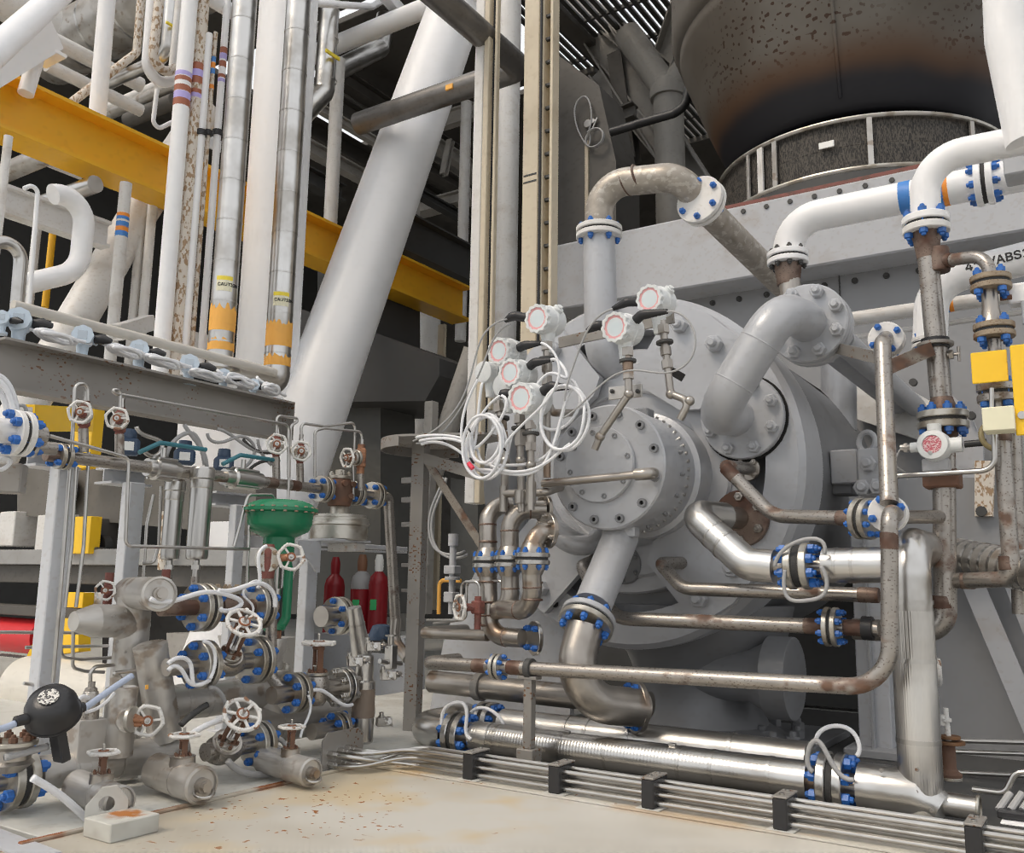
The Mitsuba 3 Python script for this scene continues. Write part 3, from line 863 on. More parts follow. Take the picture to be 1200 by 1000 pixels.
P_ = [QX(202, -20, -6.6), QX(195, 66, -6.6), slide(QX(195, 66, -6.6), V(-1, 0, -0.0), px=128)]
rr = 7.5 * mpp(P_[1])
part(k, 'cladding', sweep(fillet(P_, 0.12), rr, 24), 'cladding', 50)
part(k, 'yellow_tag', box(QX(194, 25, -6.53), QX(203, 33, -6.53) + V(0.02, 0, 0), 0.002), 'label_yellow', False)
k = thing('clad_duct', 'big clad duct with panel seams sloping across the upper left', 'duct')
qa = QX(140, 22, -8.6); qb = slide(qa, 'x', px=60); qc = slide(qa, 'x', px=330)
rr = 37 * mpp(qa)
part(k, 'cladding', cyl(qb, qc, rr, n=48), 'cladding_dull', 50)
for px in (78, 100, 122, 160, 190): band(k, slide(qa, 'x', px=px), ex, rr, 0.03, 'cladding', 'seam', 1.012)
k = thing('white_pipe', 'thick white pipe slanting across the very top left corner', 'pipe')
put(k + '__tube', cyl(QX(-30, 82, -5.2), QX(95, -30, -6.2), 15 * mpp(QX(30, 30, -5.6)), n=28), 'white_paint', 50)
k = thing('white_duct', 'pale fat duct filling the extreme top left corner', 'duct')
put(k + '__tube', cyl(slide(QX(5, 0, -8.0), 'y', px=-80), slide(QX(5, 0, -8.0), 'y', px=60), 24 * mpp(QX(5, 0, -8.0)), n=36), 'white_old', 50)
gbeam('cross_channel', QX(-20, 88, -6.2), QX(58, 42, -6.4), 0.14, 0.20, 'white_paint', 'white bolted channel at the top left above the yellow beam', sec='c', tw=0.014)
k = thing('support_stub', 'short white tubular stub with a square cap plate resting on the yellow beam', 'support')
q = QX(44, 62, -6.45); part(k, 'tube', cyl(q, QX(30, 110, -6.45), 9 * mpp(q), n=24), 'white_paint'); part(k, 'cap', box(q + V(-0.16, -0.12, 0), q + V(0.12, 0.16, 0.03)), 'white_paint', 25)
for lab, p0, px1, rp in [('level white round member, upper of two above the yellow beam', (45, 38), 165, 9.5), ('level white round member, lower of two above the yellow beam', (55, 76), 165, 8)]:
    k = thing('white_pipe', lab, 'pipe'); q = QX(*p0, -7.6)
    put(k + '__tube', cyl(q, slide(q, 'y', px=px1), rp * mpp(q), n=24), 'white_old', 50)
for lab, p0, px1, rp, m in [('level pale pipe above the yellow beam running to the left, upper of three', (205, 92), 95, 6.5, 'white_old'), ('level clad pipe above the yellow beam running to the left, middle of three', (205, 100), 120, 7, 'cladding_dull'), ('level grey pipe above the yellow beam running to the left, lowest of three', (205, 118), 150, 9, 'shade_paint')]:
    k = thing('level_pipe', lab, 'pipe'); q = QX(*p0, -7.4)
    put(k + '__tube', cyl(q, slide(q, 'x', px=px1), rp * mpp(q), n=24), m, 50)
# left middle
k, P_, r = vpipe('white pipe with two elbows making a swan-neck at the left above the channel beam', [(62, 228), (102, 222), (93, 318), (25, 334)], -6.0, 12, bend=0.24)
k, P_, r = vpipe('broad pale brace curving up behind the swan-neck pipe', [(-10, 545), (160, 255), (240, 130)], -7.0, 24, 'white_old', 'white_brace', n=36)
k, q, r = upright('pale upright pipe with orange and blue bands under the yellow beam', 137, 215, 452, -6.3, 7, 'white_old')
bands_on(k, q, r, [(253, 'orange_band', 4), (256.5, 'blue_band', 4), (264, 'blue_band', 6), (269, 'orange_band', 6), (275, 'blue_band', 6)])
upright('pale slim upright pipe behind the banded one, left of two', 157, 260, 452, -6.9, 5.2, 'white_old')
upright('pale slim upright pipe behind the banded one, right of two', 170, 236, 452, -6.8, 5.5, 'white_old')
vpipe('shiny stainless upright with an elbow at the far left above the instrument heads', [(-10, 288), (27, 272), (19, 372)], -5.3, 8, 'stainless', 'stainless_pipe', bend=0.09)
vpipe('thin white bent pipe left of the swan-neck', [(28, 221), (45, 214), (33, 372)], -5.2, 2.6, 'white_paint')
upright('white upright at the left edge below the yellow beam', 2, 160, 300, -6.2, 5, 'white_old')
gbeam('cross_channel', QX(-20, 226, -6.7), slide(QX(-20, 226, -6.7), 'y', px=125), 0.12, 0.22, 'white_old', 'white beam at the left running back under the yellow beam', sec='i')
gbeam('cross_channel', QX(137, 390, -6.1), QX(176, 378, -6.3), 0.08, 0.12, 'white_old', 'short white bracket channel with holes at the foot of the slim uprights', sec='c', tw=0.01)
gbeam('cross_channel', QX(200, 392, -5.9), QX(262, 408, -5.9), 0.08, 0.12, 'white_old', 'white flat rail behind the feet of the slim uprights', sec='c', tw=0.01)
for i, (p0, px1, rp, m, lab) in enumerate([((0, 205), 90, 11, 'cladding_dull', 'clad level pipe under the yellow beam at the left'), ((20, 250), 60, 10, 'cladding_dull', 'clad pipe end in the shadow at the left'), ((95, 205), 40, 6, 'white_old', 'slender pale pipe in the shade under the yellow beam')]):
    k = thing('level_pipe', lab, 'pipe'); q = QX(*p0, -7.8); put(k + '__tube', cyl(q, slide(q, 'x' if i == 0 else 'y', px=px1), rp * mpp(q), n=24), m, 50)
k = thing('clad_pipe', 'clad pipe elbow pointing left from the swan-neck under the yellow beam', 'insulated pipe')
q = QX(95, 222, -6.6); put(k + '__cladding', cyl(slide(q, 'x', px=30), slide(q, 'x', px=112), 10 * mpp(q), n=28), 'cladding', 50)
upright('dull yellow post deep behind the swan-neck pipe', 60, 220, 360, -8.2, 4, 'yellow_paint', 'yellow_post')
upright('narrow pale post beside the dull yellow one', 40, 240, 360, -8.0, 5, 'white_old', 'white_column')

# right of the big column
k, P_, r = vpipe('clad pipe with a caution tag bending back at the top, right of the clad risers', [(388, -20), (380, 108), (352, 138)], -7.2, 11.5, 'cladding', 'clad_pipe', bend=0.16)
zc_ = P_[0]
part(k, 'yellow_tag', box(QX(381, 57, -7.05), QX(397, 72, -7.05) + V(0.02, 0, 0), 0.002), 'label_yellow', False, 'yellow caution tag')
for py in (47, 95): band(k, slide(QX(385, 47, -7.2), 'z', py=py), ez, r, 0.016, 'stainless', 'seam', 1.03)
k, P_, r = vpipe('clad pipe elbow under the slanting white pipe left of the brace', [(452, 20), (446, 56), (392, 84)], -7.8, 11, 'cladding', 'clad_pipe', bend=0.08)
k = thing('white_pipe', 'white pipe slanting up to the right across the top of the two clad elbows', 'pipe')
q = QX(430, 38, -7.0); put(k + '__tube', cyl(slide(q, 'x', px=352), slide(q, 'x', px=560), 11 * mpp(q), n=28), 'white_paint', 50)
k = thing('white_pipe', 'thin white pipe bent at the very top beside the slanting white one', 'pipe')
put(k + '__tube', tube([QX(360, 3, -6.8), QX(436, 8, -7.2), QX(470, -12, -7.5)], 4 * mpp(q), 0.1), 'white_paint', 50)
gbeam('cross_channel', QX(440, -20, -6.6), QX(472, 18, -6.8), 0.12, 0.14, 'white_paint', 'short white angle end with a rust stain at the top above the brace', sec='l', tw=0.012)
upright('grey-white upright right of the clad risers, ending behind the yellow beam', 391, 70, 300, -7.4, 8, 'white_old')
k = thing('clad_pipe', 'dull grey clad pipe with a sharp elbow crossing before the columns at the top', 'insulated pipe')
zE = QD(612, 78, 8.0)[2]
e1 = QZ(610, 80, zE)
e0 = slide(e1, 'y', px=490); e2 = slide(e1, 'x', px=420)
rr = 14.5 * mpp(e1)
part(k, 'cladding', sweep(fillet([e0, e1, e2], rr * 0.9), rr, 28), 'cladding_dark', 45)
mat('cladding_dark', painted((0.21, 0.20, 0.19), (0.13, 0.12, 0.11), amt=0.5, s=5), 0.4, metal=0.7)
part(k, 'orange_tag', at(rbox((0.08, 0.02, 0.05), 0.002), slide(e1, 'x', px=535) + V(0, -rr, -rr * 0.2), ez), 'orange_tape', False)
# many dim beams deep between brace and columns
dim = [((380, 78), 560, -9.0, 0.2, 0.25, 'shade_paint'), ((345, 95), 470, -9.2, 0.25, 0.3, 'shade_paint'), ((400, 115), 560, -9.6, 0.22, 0.28, 'white_dim'), ((350, 145), 560, -9.8, 0.3, 0.35, 'shade_paint'), ((360, 172), 470, -9.0, 0.16, 0.2, 'white_dim'),
       ((480, 150), 556, -8.6, 0.16, 0.22, 'white_dim'), ((470, 215), 556, -8.4, 0.14, 0.14, 'grey_dark'), ((490, 190), 556, -9.0, 0.2, 0.2, 'shade_paint'), ((345, 200), 400, -8.8, 0.2, 0.25, 'grey_dark'), ((470, 95), 560, -10.5, 0.3, 0.3, 'white_dim'), ((360, 35), 500, -10.0, 0.25, 0.3, 'white_dim'), ((360, 118), 480, -8.4, 0.10, 0.12, 'white_dim')]
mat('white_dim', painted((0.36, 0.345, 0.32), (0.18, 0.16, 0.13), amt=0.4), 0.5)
wl = ['first', 'second', 'third', 'fourth', 'fifth', 'sixth', 'seventh', 'eighth', 'ninth', 'tenth', 'eleventh', 'twelfth']
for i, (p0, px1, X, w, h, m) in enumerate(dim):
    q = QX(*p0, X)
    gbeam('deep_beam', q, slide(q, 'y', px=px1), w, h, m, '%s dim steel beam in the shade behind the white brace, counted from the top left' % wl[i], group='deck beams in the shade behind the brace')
for i, (p0, px1, X, w, h, m) in enumerate([((556, 130), 440, -7.6, 0.14, 0.26, 'white_dim'), ((552, 228), 484, -8.0, 0.16, 0.2, 'white_dim'), ((556, 235), 480, -8.6, 0.12, 0.12, 'white_dim')]):
    q = QX(*p0, X)
    gbeam('cross_beam', q, slide(q, 'x', px=px1), w, h, m, ['pale level cross beam above the orange tag, left of the columns', 'pale level cross beam below the dark beam end, left of the columns', 'thin pale level strut left of the columns'][i])
gbeam('cross_beam', QX(520, 205, -8.2), QX(528, 165, -8.2), 0.1, 0.1, 'white_dim', 'short pale hanger post left of the columns')
gbeam('dark_beam', QX(440, 258, -6.9), slide(QX(440, 258, -6.9), 'y', px=552), 0.25, 0.5, 'grey_dark', 'dark grey deep beam parallel to and above the yellow beam')
k = thing('lamp_pipe_rack', 'thin pale pipes bundled under the dark beam', 'pipe')
put(k, join(*[tube([QX(492, 290 + 4 * i, -7.6), QX(500 + 2 * i, 300 + 3 * i, -7.6), slide(QX(500 + 2 * i, 300 + 3 * i, -7.6), 'y', px=548)], 0.025, 0.08) for i in range(3)]), 'white_dim')
# columns in the middle
for px, X, r_, y0_, y1_, m, nm, lab in [(591, -5.2, 15.5, -20, 620, 'white_old', 'white_column', 'tall white round column beside the black cables'), (497, -8.0, 16, 330, 660, 'white_old', 'white_column', 'dim white round column standing behind the yellow beam'), (543, -7.6, 6.5, 120, 400, 'white_old', 'white_column', 'slender pale column left of the cream channel')]:
    upright(lab, px, y0_, y1_, X, r_, m, nm, 36)


def vbar(label, px0, px1, py0, py1, Y, depth, m, name='post'):
    k = thing(name, label, 'post')
    a = QY((px0 + px1) / 2, (py0 + py1) / 2, Y)
    w = (px1 - px0) * mpp(a)
    z1, z0 = slide(a, 'z', py=py0)[2], slide(a, 'z', py=py1)[2]
    # parallel to the picture's upright
    put(k + '__profile', box(V(a[0] - w / 2 / 0.83, Y, z0), V(a[0] + w / 2 / 0.83, Y + depth, z1), 0.006), m, 25)
    return k, a, w


Yp1 = 5.6
vbar('cream-edged white upright channel left of the black cables', 551, 562, -20, 590, Yp1, 0.14, 'white_old', 'channel_post')
vbar('narrow cream flange strip directly left of the black cables', 562, 568, -20, 590, Yp1 - 0.02, 0.1, 'cream_paint', 'channel_post')
k, a, w = vbar('cream edge strip directly right of the black cables', 576, 579, -20, 480, Yp1, 0.05, 'cream_paint', 'channel_post')
for i, px in enumerate((569.5, 572, 574.5)):
    q = QY(px, 250, Yp1 + 0.05); k = thing('black_cable', '%s thick black cable between the cream channel and the white column' % ['left of three', 'middle of three', 'right of three'][i], 'cable', 'black cables running up the cream channel')
    put(k, cyl(slide(q, 'z', py=-20), slide(q, 'z', py=560), 1.5 * mpp(q), n=10), 'black_rubber')
    for j in range(7):
        part(k, 'cable_tie', disc(slide(q, 'z', py=30 + 76 * j), ez, 1.8 * mpp(q), 0.012, n=10), 'grey_dark')
k, a, w = vbar('flat cream cable-ladder plate right of the white column', 612, 630, -20, 440, Yp1, 0.02, 'cream_paint', 'ladder_plate')
for py in (205, 213):
    part(k, 'splice_gap', box(V(a[0] - w * 0.5, Yp1 - 0.004, slide(a, 'z', py=py + 1)[2]), V(a[0] + w * 0.5, Yp1, slide(a, 'z', py=py - 1)[2]), 0.001), 'grey_dark', False)
lad = thing('cable_ladder', 'cream cable ladder with close rungs running up beside the dark cabinet', 'cable ladder')
q0 = QY(634, 200, Yp1); q1 = QY(645, 200, Yp1)
for q in (q0, q1):
    part(lad, 'side_rail', box(V(q[0] - 0.012, Yp1, slide(q, 'z', py=430)[2]), V(q[0] + 0.012, Yp1 + 0.1, slide(q, 'z', py=-25)[2]), 0.003), 'cream_paint', 25)
for i in range(17):
    z = slide(q0, 'z', py=-10 + 27 * i)[2]
    part(lad, 'rung', box(V(q0[0], Yp1 + 0.03, z - 0.012), V(q1[0], Yp1 + 0.06, z + 0.012), 0.002), 'grey_dark', 25)
part(lad, 'back_sheet', box(V(q0[0], Yp1 + 0.1, slide(q0, 'z', py=430)[2]), V(q1[0], Yp1 + 0.11, slide(q0, 'z', py=-25)[2]), 0.001), 'cream_paint', False)
k = thing('black_cable', 'single black cable running down between the cream plate and the ladder', 'cable')
q = QY(632, 250, Yp1 - 0.01); put(k, cyl(slide(q, 'z', py=-20), slide(q, 'z', py=430), 1.6 * mpp(q), n=10), 'black_rubber')
# dark ducts behind the left skid's right end
def slab(name, label, cat, poly, Y, depth, m):
    k = thing(name, label, cat)
    pl = [QY(*q, Y) for q in poly]; n = len(pl)
    vv = np.vstack([pl, np.array(pl) + V(0, depth, 0)])
    f_ = []
    for i in range(1, n - 1): f_ += [(0, i, i + 1), (n, n + i + 1, n + i)]
    for i in range(n): j = (i + 1) % n; f_ += [(i, n + i, j), (j, n + i, n + j)]
    mm = trimesh.Trimesh(vv, np.array(f_), process=True); mm.fix_normals()
    put(k, mm, m, False); return k


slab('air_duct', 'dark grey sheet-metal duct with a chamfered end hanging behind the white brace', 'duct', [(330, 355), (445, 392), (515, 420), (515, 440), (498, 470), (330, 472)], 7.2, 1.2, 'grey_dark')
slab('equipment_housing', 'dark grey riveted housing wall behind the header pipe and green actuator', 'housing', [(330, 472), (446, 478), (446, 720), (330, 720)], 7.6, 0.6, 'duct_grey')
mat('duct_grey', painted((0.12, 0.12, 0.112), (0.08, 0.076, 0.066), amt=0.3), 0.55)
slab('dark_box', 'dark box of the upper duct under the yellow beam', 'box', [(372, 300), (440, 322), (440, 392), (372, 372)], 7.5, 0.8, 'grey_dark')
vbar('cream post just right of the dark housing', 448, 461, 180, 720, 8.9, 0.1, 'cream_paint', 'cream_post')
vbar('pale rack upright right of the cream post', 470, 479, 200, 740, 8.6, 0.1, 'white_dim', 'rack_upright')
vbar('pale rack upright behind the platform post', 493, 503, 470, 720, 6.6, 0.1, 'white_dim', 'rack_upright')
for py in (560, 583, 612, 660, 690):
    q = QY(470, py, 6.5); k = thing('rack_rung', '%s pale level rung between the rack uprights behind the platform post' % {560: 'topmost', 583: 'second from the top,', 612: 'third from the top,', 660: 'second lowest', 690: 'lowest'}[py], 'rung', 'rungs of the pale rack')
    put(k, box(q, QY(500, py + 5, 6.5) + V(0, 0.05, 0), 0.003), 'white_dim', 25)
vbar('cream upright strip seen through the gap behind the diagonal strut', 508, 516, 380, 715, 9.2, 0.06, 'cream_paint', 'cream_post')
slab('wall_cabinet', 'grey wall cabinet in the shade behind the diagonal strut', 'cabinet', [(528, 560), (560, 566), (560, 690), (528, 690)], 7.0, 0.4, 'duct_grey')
k = thing('pipe_brace', 'pale tubular brace leaning behind the plain transmitter backs', 'brace')
put(k + '__tube', cyl(QY(505, 560, 6.8), QY(556, 410, 6.8), 13 * mpp(QY(530, 480, 6.8)), n=28), 'white_dim', 50)
for i, (lab, ps, m, r) in enumerate([('grey cable drooping behind the platform post to a black plug', [(520, 560), (510, 585), (503, 610), (508, 640), (525, 650), (545, 646)], 'cable_grey', 0.010), ('second grey cable drooping beside the first behind the platform post', [(523, 560), (514, 585), (506, 612), (512, 643), (530, 654), (548, 650)], 'cable_grey', 0.010)]):
    k = thing('drooping_cable', lab, 'cable'); put(k, curve([QY(*q, 5.0) for q in ps], r, 8), m, True)
k = thing('gauge', 'small round black gauge in the shade right of the platform post', 'gauge')
put(k, disc(QY(496, 597, 6.58), my_, 6 * mpp(QY(496, 597, 6.58)), 0.05, n=24), 'black_plastic') if False else put(k, disc(QY(496, 597, 6.58), V(0, -1, 0), 6 * mpp(QY(496, 597, 6.58)), 0.05, n=24), 'black_plastic')
k = thing('needle_valve', 'small grey valve column with a black handle in the shade left of the support plate', 'valve')
q = QY(531, 640, 4.9); s = mpp(q)
put(k, join(cyl(q, QY(529, 720, 4.9), 4 * s), cyl(q + ez * 0, q + ez * 14 * s, 6 * s), at(rbox((16 * s, 14 * s, 10 * s)), QY(530, 668, 4.9), ez), disc(QY(530, 680, 4.9), ez, 9 * s, 4 * s), at(rbox((14 * s, 14 * s, 12 * s)), QY(529, 700, 4.9), ez)), 'grey_light', 30)
k = thing('orange_pipe', 'thin orange pipe loop in the shade behind the small grey valve', 'pipe')
put(k, tube([QY(514, 720, 5.6), QY(515, 680, 5.6), QY(540, 681, 5.6)], 0.015), 'orange_tape')

# red gas cylinders
for (px, y0_, y1_, rp, lab, cap) in [(389, 653, 745, 12, 'dark red gas cylinder with a red cap, left of three, green label', 'red_paint'), (421, 650, 742, 12.5, 'red gas cylinder with a brown cap and grey shoulder, middle of three', 'brown_cap'), (441, 650, 742, 11.5, 'red gas cylinder with a white cap, right of three', 'label_white')]:
    k = thing('gas_cylinder', lab, 'gas cylinder', 'red gas cylinders') if False else thing('gas_cylinder', lab, 'gas cylinder')
    q = QY(px, y1_ + 10, 6.2); s = mpp(q); r = rp * s
    h = slide(q, 'z', py=y0_)[2] - q[2]
    bot = -0.12 - q[2]
    part(k, 'body', at(lathe([(r * 0.9, bot), (r, bot + 0.03), (r, h * 0.66), (r * 0.85, h * 0.74), (r * 0.4, h * 0.80), (r * 0.38, h * 0.84)], 28), q, ez), 'red_paint', 40)
    part(k, 'cap', at(lathe([(r * 0.4, h * 0.80), (r * 0.46, h * 0.84), (r * 0.46, h * 0.93), (r * 0.3, h)], 20), q, ez), cap, 40)
    if cap == 'brown_cap': part(k, 'shoulder', at(lathe([(r * 1.01, h * 0.6), (r * 1.01, h * 0.66), (r * 0.86, h * 0.745), (r * 0.42, h * 0.805)], 28), q, ez), 'cable_grey', 40)
    part(k, 'label', at(rbox((r * 0.7, 0.09, 0.006), 0.001), q + V(0.25 * r, -r * 0.98, h * 0.42), V(0.3, -1, 0)), 'label_green', False, 'small green label')

# machinery seen between the posts
slab('machine_housing', 'dark grey-brown machine panel behind the first two posts', 'panel', [(20, 545), (150, 552), (300, 570), (300, 628), (148, 614), (20, 604)], 4.6, 0.2, 'panel_brown')
mat('panel_brown', painted((0.15, 0.14, 0.125), (0.10, 0.09, 0.07), amt=0.4), 0.6)
k = thing('round_cover', 'round black ribbed cover on the machine panel behind the slim tubes', 'cover')
q = QY(80, 578, 4.55); s = mpp(q)
part(k, 'disc', disc(q, V(0, -1, 0), 22 * s, 8 * s), 'black_plastic', 30)
for t in (0.2, 1.25, 2.3): part(k, 'rib', at(rbox((40 * s, 2 * s, 3 * s)), q + V(0, -9 * s, 0), V(0, -1, 0), V(math.cos(t), 0, math.sin(t))), 'grey_dark', 25)
for lab, y0_, y1_, dep, m in [('level grey machine rail behind the posts, upper one', 644, 662, 0.0, 'grey_rail'), ('level darker machine rail behind the posts, middle one with holes', 662, 684, 0.08, 'shade_paint'), ('level grey ledge behind the posts, lower one', 712, 724, -0.05, 'shade_paint')]:
    k = thing('machine_rail', lab, 'rail')
    a = QY(-30, y0_, 4.4 + dep); b = QY(305 if y0_ < 700 else 150, y1_, 4.4 + dep)
    put(k, box(V(a[0], 4.4 + dep, QY(60, y0_, 4.4 + dep)[2]), V(b[0], 4.6 + dep, QY(60, y1_, 4.4 + dep)[2]), 0.006), m, 25)
mat('grey_rail', painted((0.30, 0.30, 0.295), (0.2, 0.18, 0.15), amt=0.3), 0.5)
for lab, r_, m in [('white machine casing with a small keyhole cover between the posts', (44, 604, 76, 648), 'white_old'), ('white block under the keyhole casing', (52, 634, 75, 648), 'white_paint'), ('grey block right of the keyhole casing', (66, 618, 76, 646), 'grey_light'), ('small white casing at the left edge behind the tallest post', (0, 600, 14, 640), 'white_old'),
                   ('pale casing low between the posts under the rails', (56, 694, 74, 714), 'white_dim'), ('pale panel low between the posts right of the yellow guard', (97, 694, 118, 714), 'white_old'), ('grey machine block behind the yellow guard', (98, 608, 112, 648), 'shade_paint')]:
    k = thing('machine_casing', lab, 'casing')
    put(k, box(QY(r_[0], r_[1], 4.5), QY(r_[2], r_[3], 4.5) + V(0, 0.25, 0), 0.008), m, 25)
k = thing('dark_pump', 'dark round pump parts in the shade left of the second post', 'pump')
q = QY(125, 640, 4.6); s = mpp(q)
put(k, join(disc(q, V(0, -1, 0), 13 * s, 10 * s), disc(QY(122, 652, 4.5), V(0, -1, 0), 10 * s, 14 * s), disc(QY(108, 640, 4.5), V(0, -1, 0), 7 * s, 8 * s), cyl(QY(115, 610, 4.5), QY(114, 652, 4.5), 3 * s)), 'grey_dark', 30)
for lab, r_ in [('upright yellow guard plate behind the slim tubes, upper piece', (83, 606, 103, 649)), ('yellow guard plate behind the slim tubes, middle piece', (76, 694, 96, 713)), ('yellow post glimpsed under the channel beam behind the first lobed valve', (88, 478, 104, 548))]:
    k = thing('yellow_guard', lab, 'guard'); put(k, box(QY(r_[0], r_[1], 4.35), QY(r_[2], r_[3], 4.35) + V(0, 0.1, 0), 0.004), 'yellow_bright', 20)
k = thing('yellow_guard', 'broad yellow sloping guard low between the tallest post and the clad trunk', 'guard')
slabpts = [(52, 725), (92, 725), (92, 764), (30, 772)]
pl = [QY(*q, 4.2) for q in slabpts]
vv = np.vstack([pl, np.array(pl) + V(0, 0.1, 0)]); mm = trimesh.convex.convex_hull(vv); put(k, mm, 'yellow_bright', False)
k = thing('yellow_beam', 'yellow steel bracket beam just under the left end of the channel beam', 'beam')
put(k, beam_c(QX(30, 490, -5.0), QX(100, 492, -5.4), 0.1, 0.15, 0.012), 'yellow_bright', 25)
k = thing('red_drum', 'red drum lying low behind the tallest post', 'drum')
q = QY(28, 745, 4.5); put(k, cyl(q - V(0.55, 0, 0), q + V(0.35, 0, 0), 20 * mpp(q), n=32), 'red_bright', 40)
mat('red_bright', (0.60, 0.03, 0.035), 0.35)
k = thing('white_tank', 'cream-white horizontal tank behind the black dome sensor', 'tank')
q = QY(90, 812, 4.0); s = mpp(q)
put(k, at(lathe([(10 * s, -0.75), (30 * s, -0.72), (36 * s, -0.65), (36 * s, 0.55), (30 * s, 0.62), (10 * s, 0.65)], 40), q, V(1, 0, 0)), 'tank_cream', 50)
mat('tank_cream', painted((0.66, 0.63, 0.56), amt=0.15), 0.35)
k = thing('cable_trunking', 'black slotted trunking behind the slim tubes, above the white tank', 'trunking')
put(k, box(QY(-10, 768, 4.1), QY(130, 782, 4.1) + V(0, 0.1, 0), 0.003), 'grey_dark', 25)
k = thing('small_tank', 'white panel with black lettering behind the filter housings', 'panel')
put(k, box(QY(236, 612, 4.5), QY(270, 662, 4.5) + V(0, 0.05, 0), 0.004), 'white_paint', 25)
tq_ = QY(247, 662, 4.49); tm = meshkit.text_mesh('S-BE', 0.045, 0.002, bold=True)
tm.apply_transform(frame(QY(208, 662, 4.49), V(0, -1, 0), ez)); put(k + '__lettering', tm, 'ink', False)
k2 = thing('small_tank', 'white panel low behind the filter housings above the manifold', 'panel')
put(k2, box(QY(205, 644, 4.5), QY(236, 668, 4.5) + V(0, 0.05, 0), 0.004), 'white_paint', 25)
k = thing('ribbed_hose', 'stained ribbed hose standing behind the near filter housing', 'hose')
q = QY(192, 610, 4.3); put(k, cyl(QY(193, 600, 4.3), QY(191, 668, 4.3), 6 * mpp(q)), 'scaly_pipe')
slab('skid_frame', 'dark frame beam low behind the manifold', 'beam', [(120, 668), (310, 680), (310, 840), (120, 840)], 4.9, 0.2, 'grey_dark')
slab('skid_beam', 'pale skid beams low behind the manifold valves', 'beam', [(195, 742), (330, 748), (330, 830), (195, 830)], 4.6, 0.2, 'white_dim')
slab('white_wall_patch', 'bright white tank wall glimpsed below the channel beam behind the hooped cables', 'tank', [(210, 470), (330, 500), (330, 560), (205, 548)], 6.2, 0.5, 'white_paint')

# right lower background: enclosure base and braces
slab('enclosure_base', 'grey sloping enclosure panel behind the clad riser at the lower right', 'panel', [(1062, 640), (1240, 640), (1240, 935), (1070, 905)], 5.2, 0.1, 'grey_paint')
gbeam('panel_rib', QY(1128, 655, 5.1), QY(1232, 900, 5.1), 0.04, 0.10, 'grey_light', 'pale slanting rib on the grey panel at the lower right, longer one', sec='l', tw=0.01)
gbeam('panel_rib', QY(1170, 640, 5.1), QY(1230, 790, 5.1), 0.04, 0.08, 'grey_light', 'pale slanting rib on the grey panel at the lower right, shorter one', sec='l', tw=0.01)
for i, (y0_, y1_, lab) in enumerate([(868, 866, 'level stainless tube crossing the lower right panel, highest one'), (881, 880, 'level stainless tube crossing the lower right panel, middle one'), (905, 908, 'level stainless tube crossing the lower right panel, lowest one')]):
    k = thing('panel_tube', lab, 'tube'); put(k, cyl(QY(1112, y0_, 4.6), QY(1350, y1_ + 9, 4.6), 0.010, n=10), 'stainless')
k = thing('drain_valve', 'rusty upright drain valve with two stacked plates beside the mitred foot of the clad riser', 'valve')
q = QY(1113, 910, 3.75); s = mpp(q)
part(k, 'body', at(lathe([(13 * s, -2 * s), (14 * s, 3 * s), (10 * s, 6 * s), (8 * s, 10 * s), (8 * s, 36 * s), (11 * s, 40 * s)], 20), q, ez), 'rust', 35)
for py, rp in [(872, 17), (866, 12), (914, 14)]:
    part(k, 'plate', disc(QY(1113, py, 3.75), ez, rp * s, 3.5 * s), 'flange_rust' if py < 900 else 'flange_steel', 30)
part(k, 'stem', join(cyl(QY(1112, 870, 3.75), QY(1108, 830, 3.75), 3 * s), disc(QY(1109, 846, 3.75), ez, 6 * s, 4 * s), cyl(QY(1104, 838, 3.75), QY(1104, 850, 3.75), 4 * s)), 'wheel_white', 30)
part(k, 'drain_body', cyl(QY(1105, 942, 3.62), QY(1147, 948, 3.62), 13 * s, n=28), 'cladding', 40)
part(k, 'end_ring', torus(QY(1147, 948, 3.62), ex_, 13 * s, 2 * s) if False else torus(QY(1147, 948, 3.62), V(1, 0, 0), 13 * s, 2 * s), 'flange_steel')
part(k, 'side_wheel', torus(QY(1100, 788, 4.2), V(1, 0.2, 0), 15 * s, 3.5 * s, 28, 8), 'wheel_white')
k = thing('impulse_tube', 'thin tube rising in a bend from the drain beside the mitred foot', 'tube')
put(k, tube([QY(1140, 925, 3.62), QY(1178, 930, 3.6), QY(1190, 905, 3.6), QY(1212, 905, 3.6)], 0.010, 0.04, 10), 'stainless')
k = thing('terminal_block', 'black terminal block with pale tubes at the lower right picture corner', 'block')
q = QY(1192, 948, 3.5)
part(k, 'block', box(QY(1168, 950, 3.5), QY(1225, 967, 3.5) + V(0, 0.12, 0), 0.004), 'black_plastic', 25)
for i in range(3): part(k, 'tube_end', cyl(QY(1170 + 14 * i, 950, 3.55), QY(1184 + 14 * i, 930, 3.6), 0.012, n=10), 'cable_grey')
part(k, 'ledge', box(QY(1172, 966, 3.45), QY(1225, 972, 3.45) + V(0, 0.2, 0), 0.003), 'white_paint', 25)
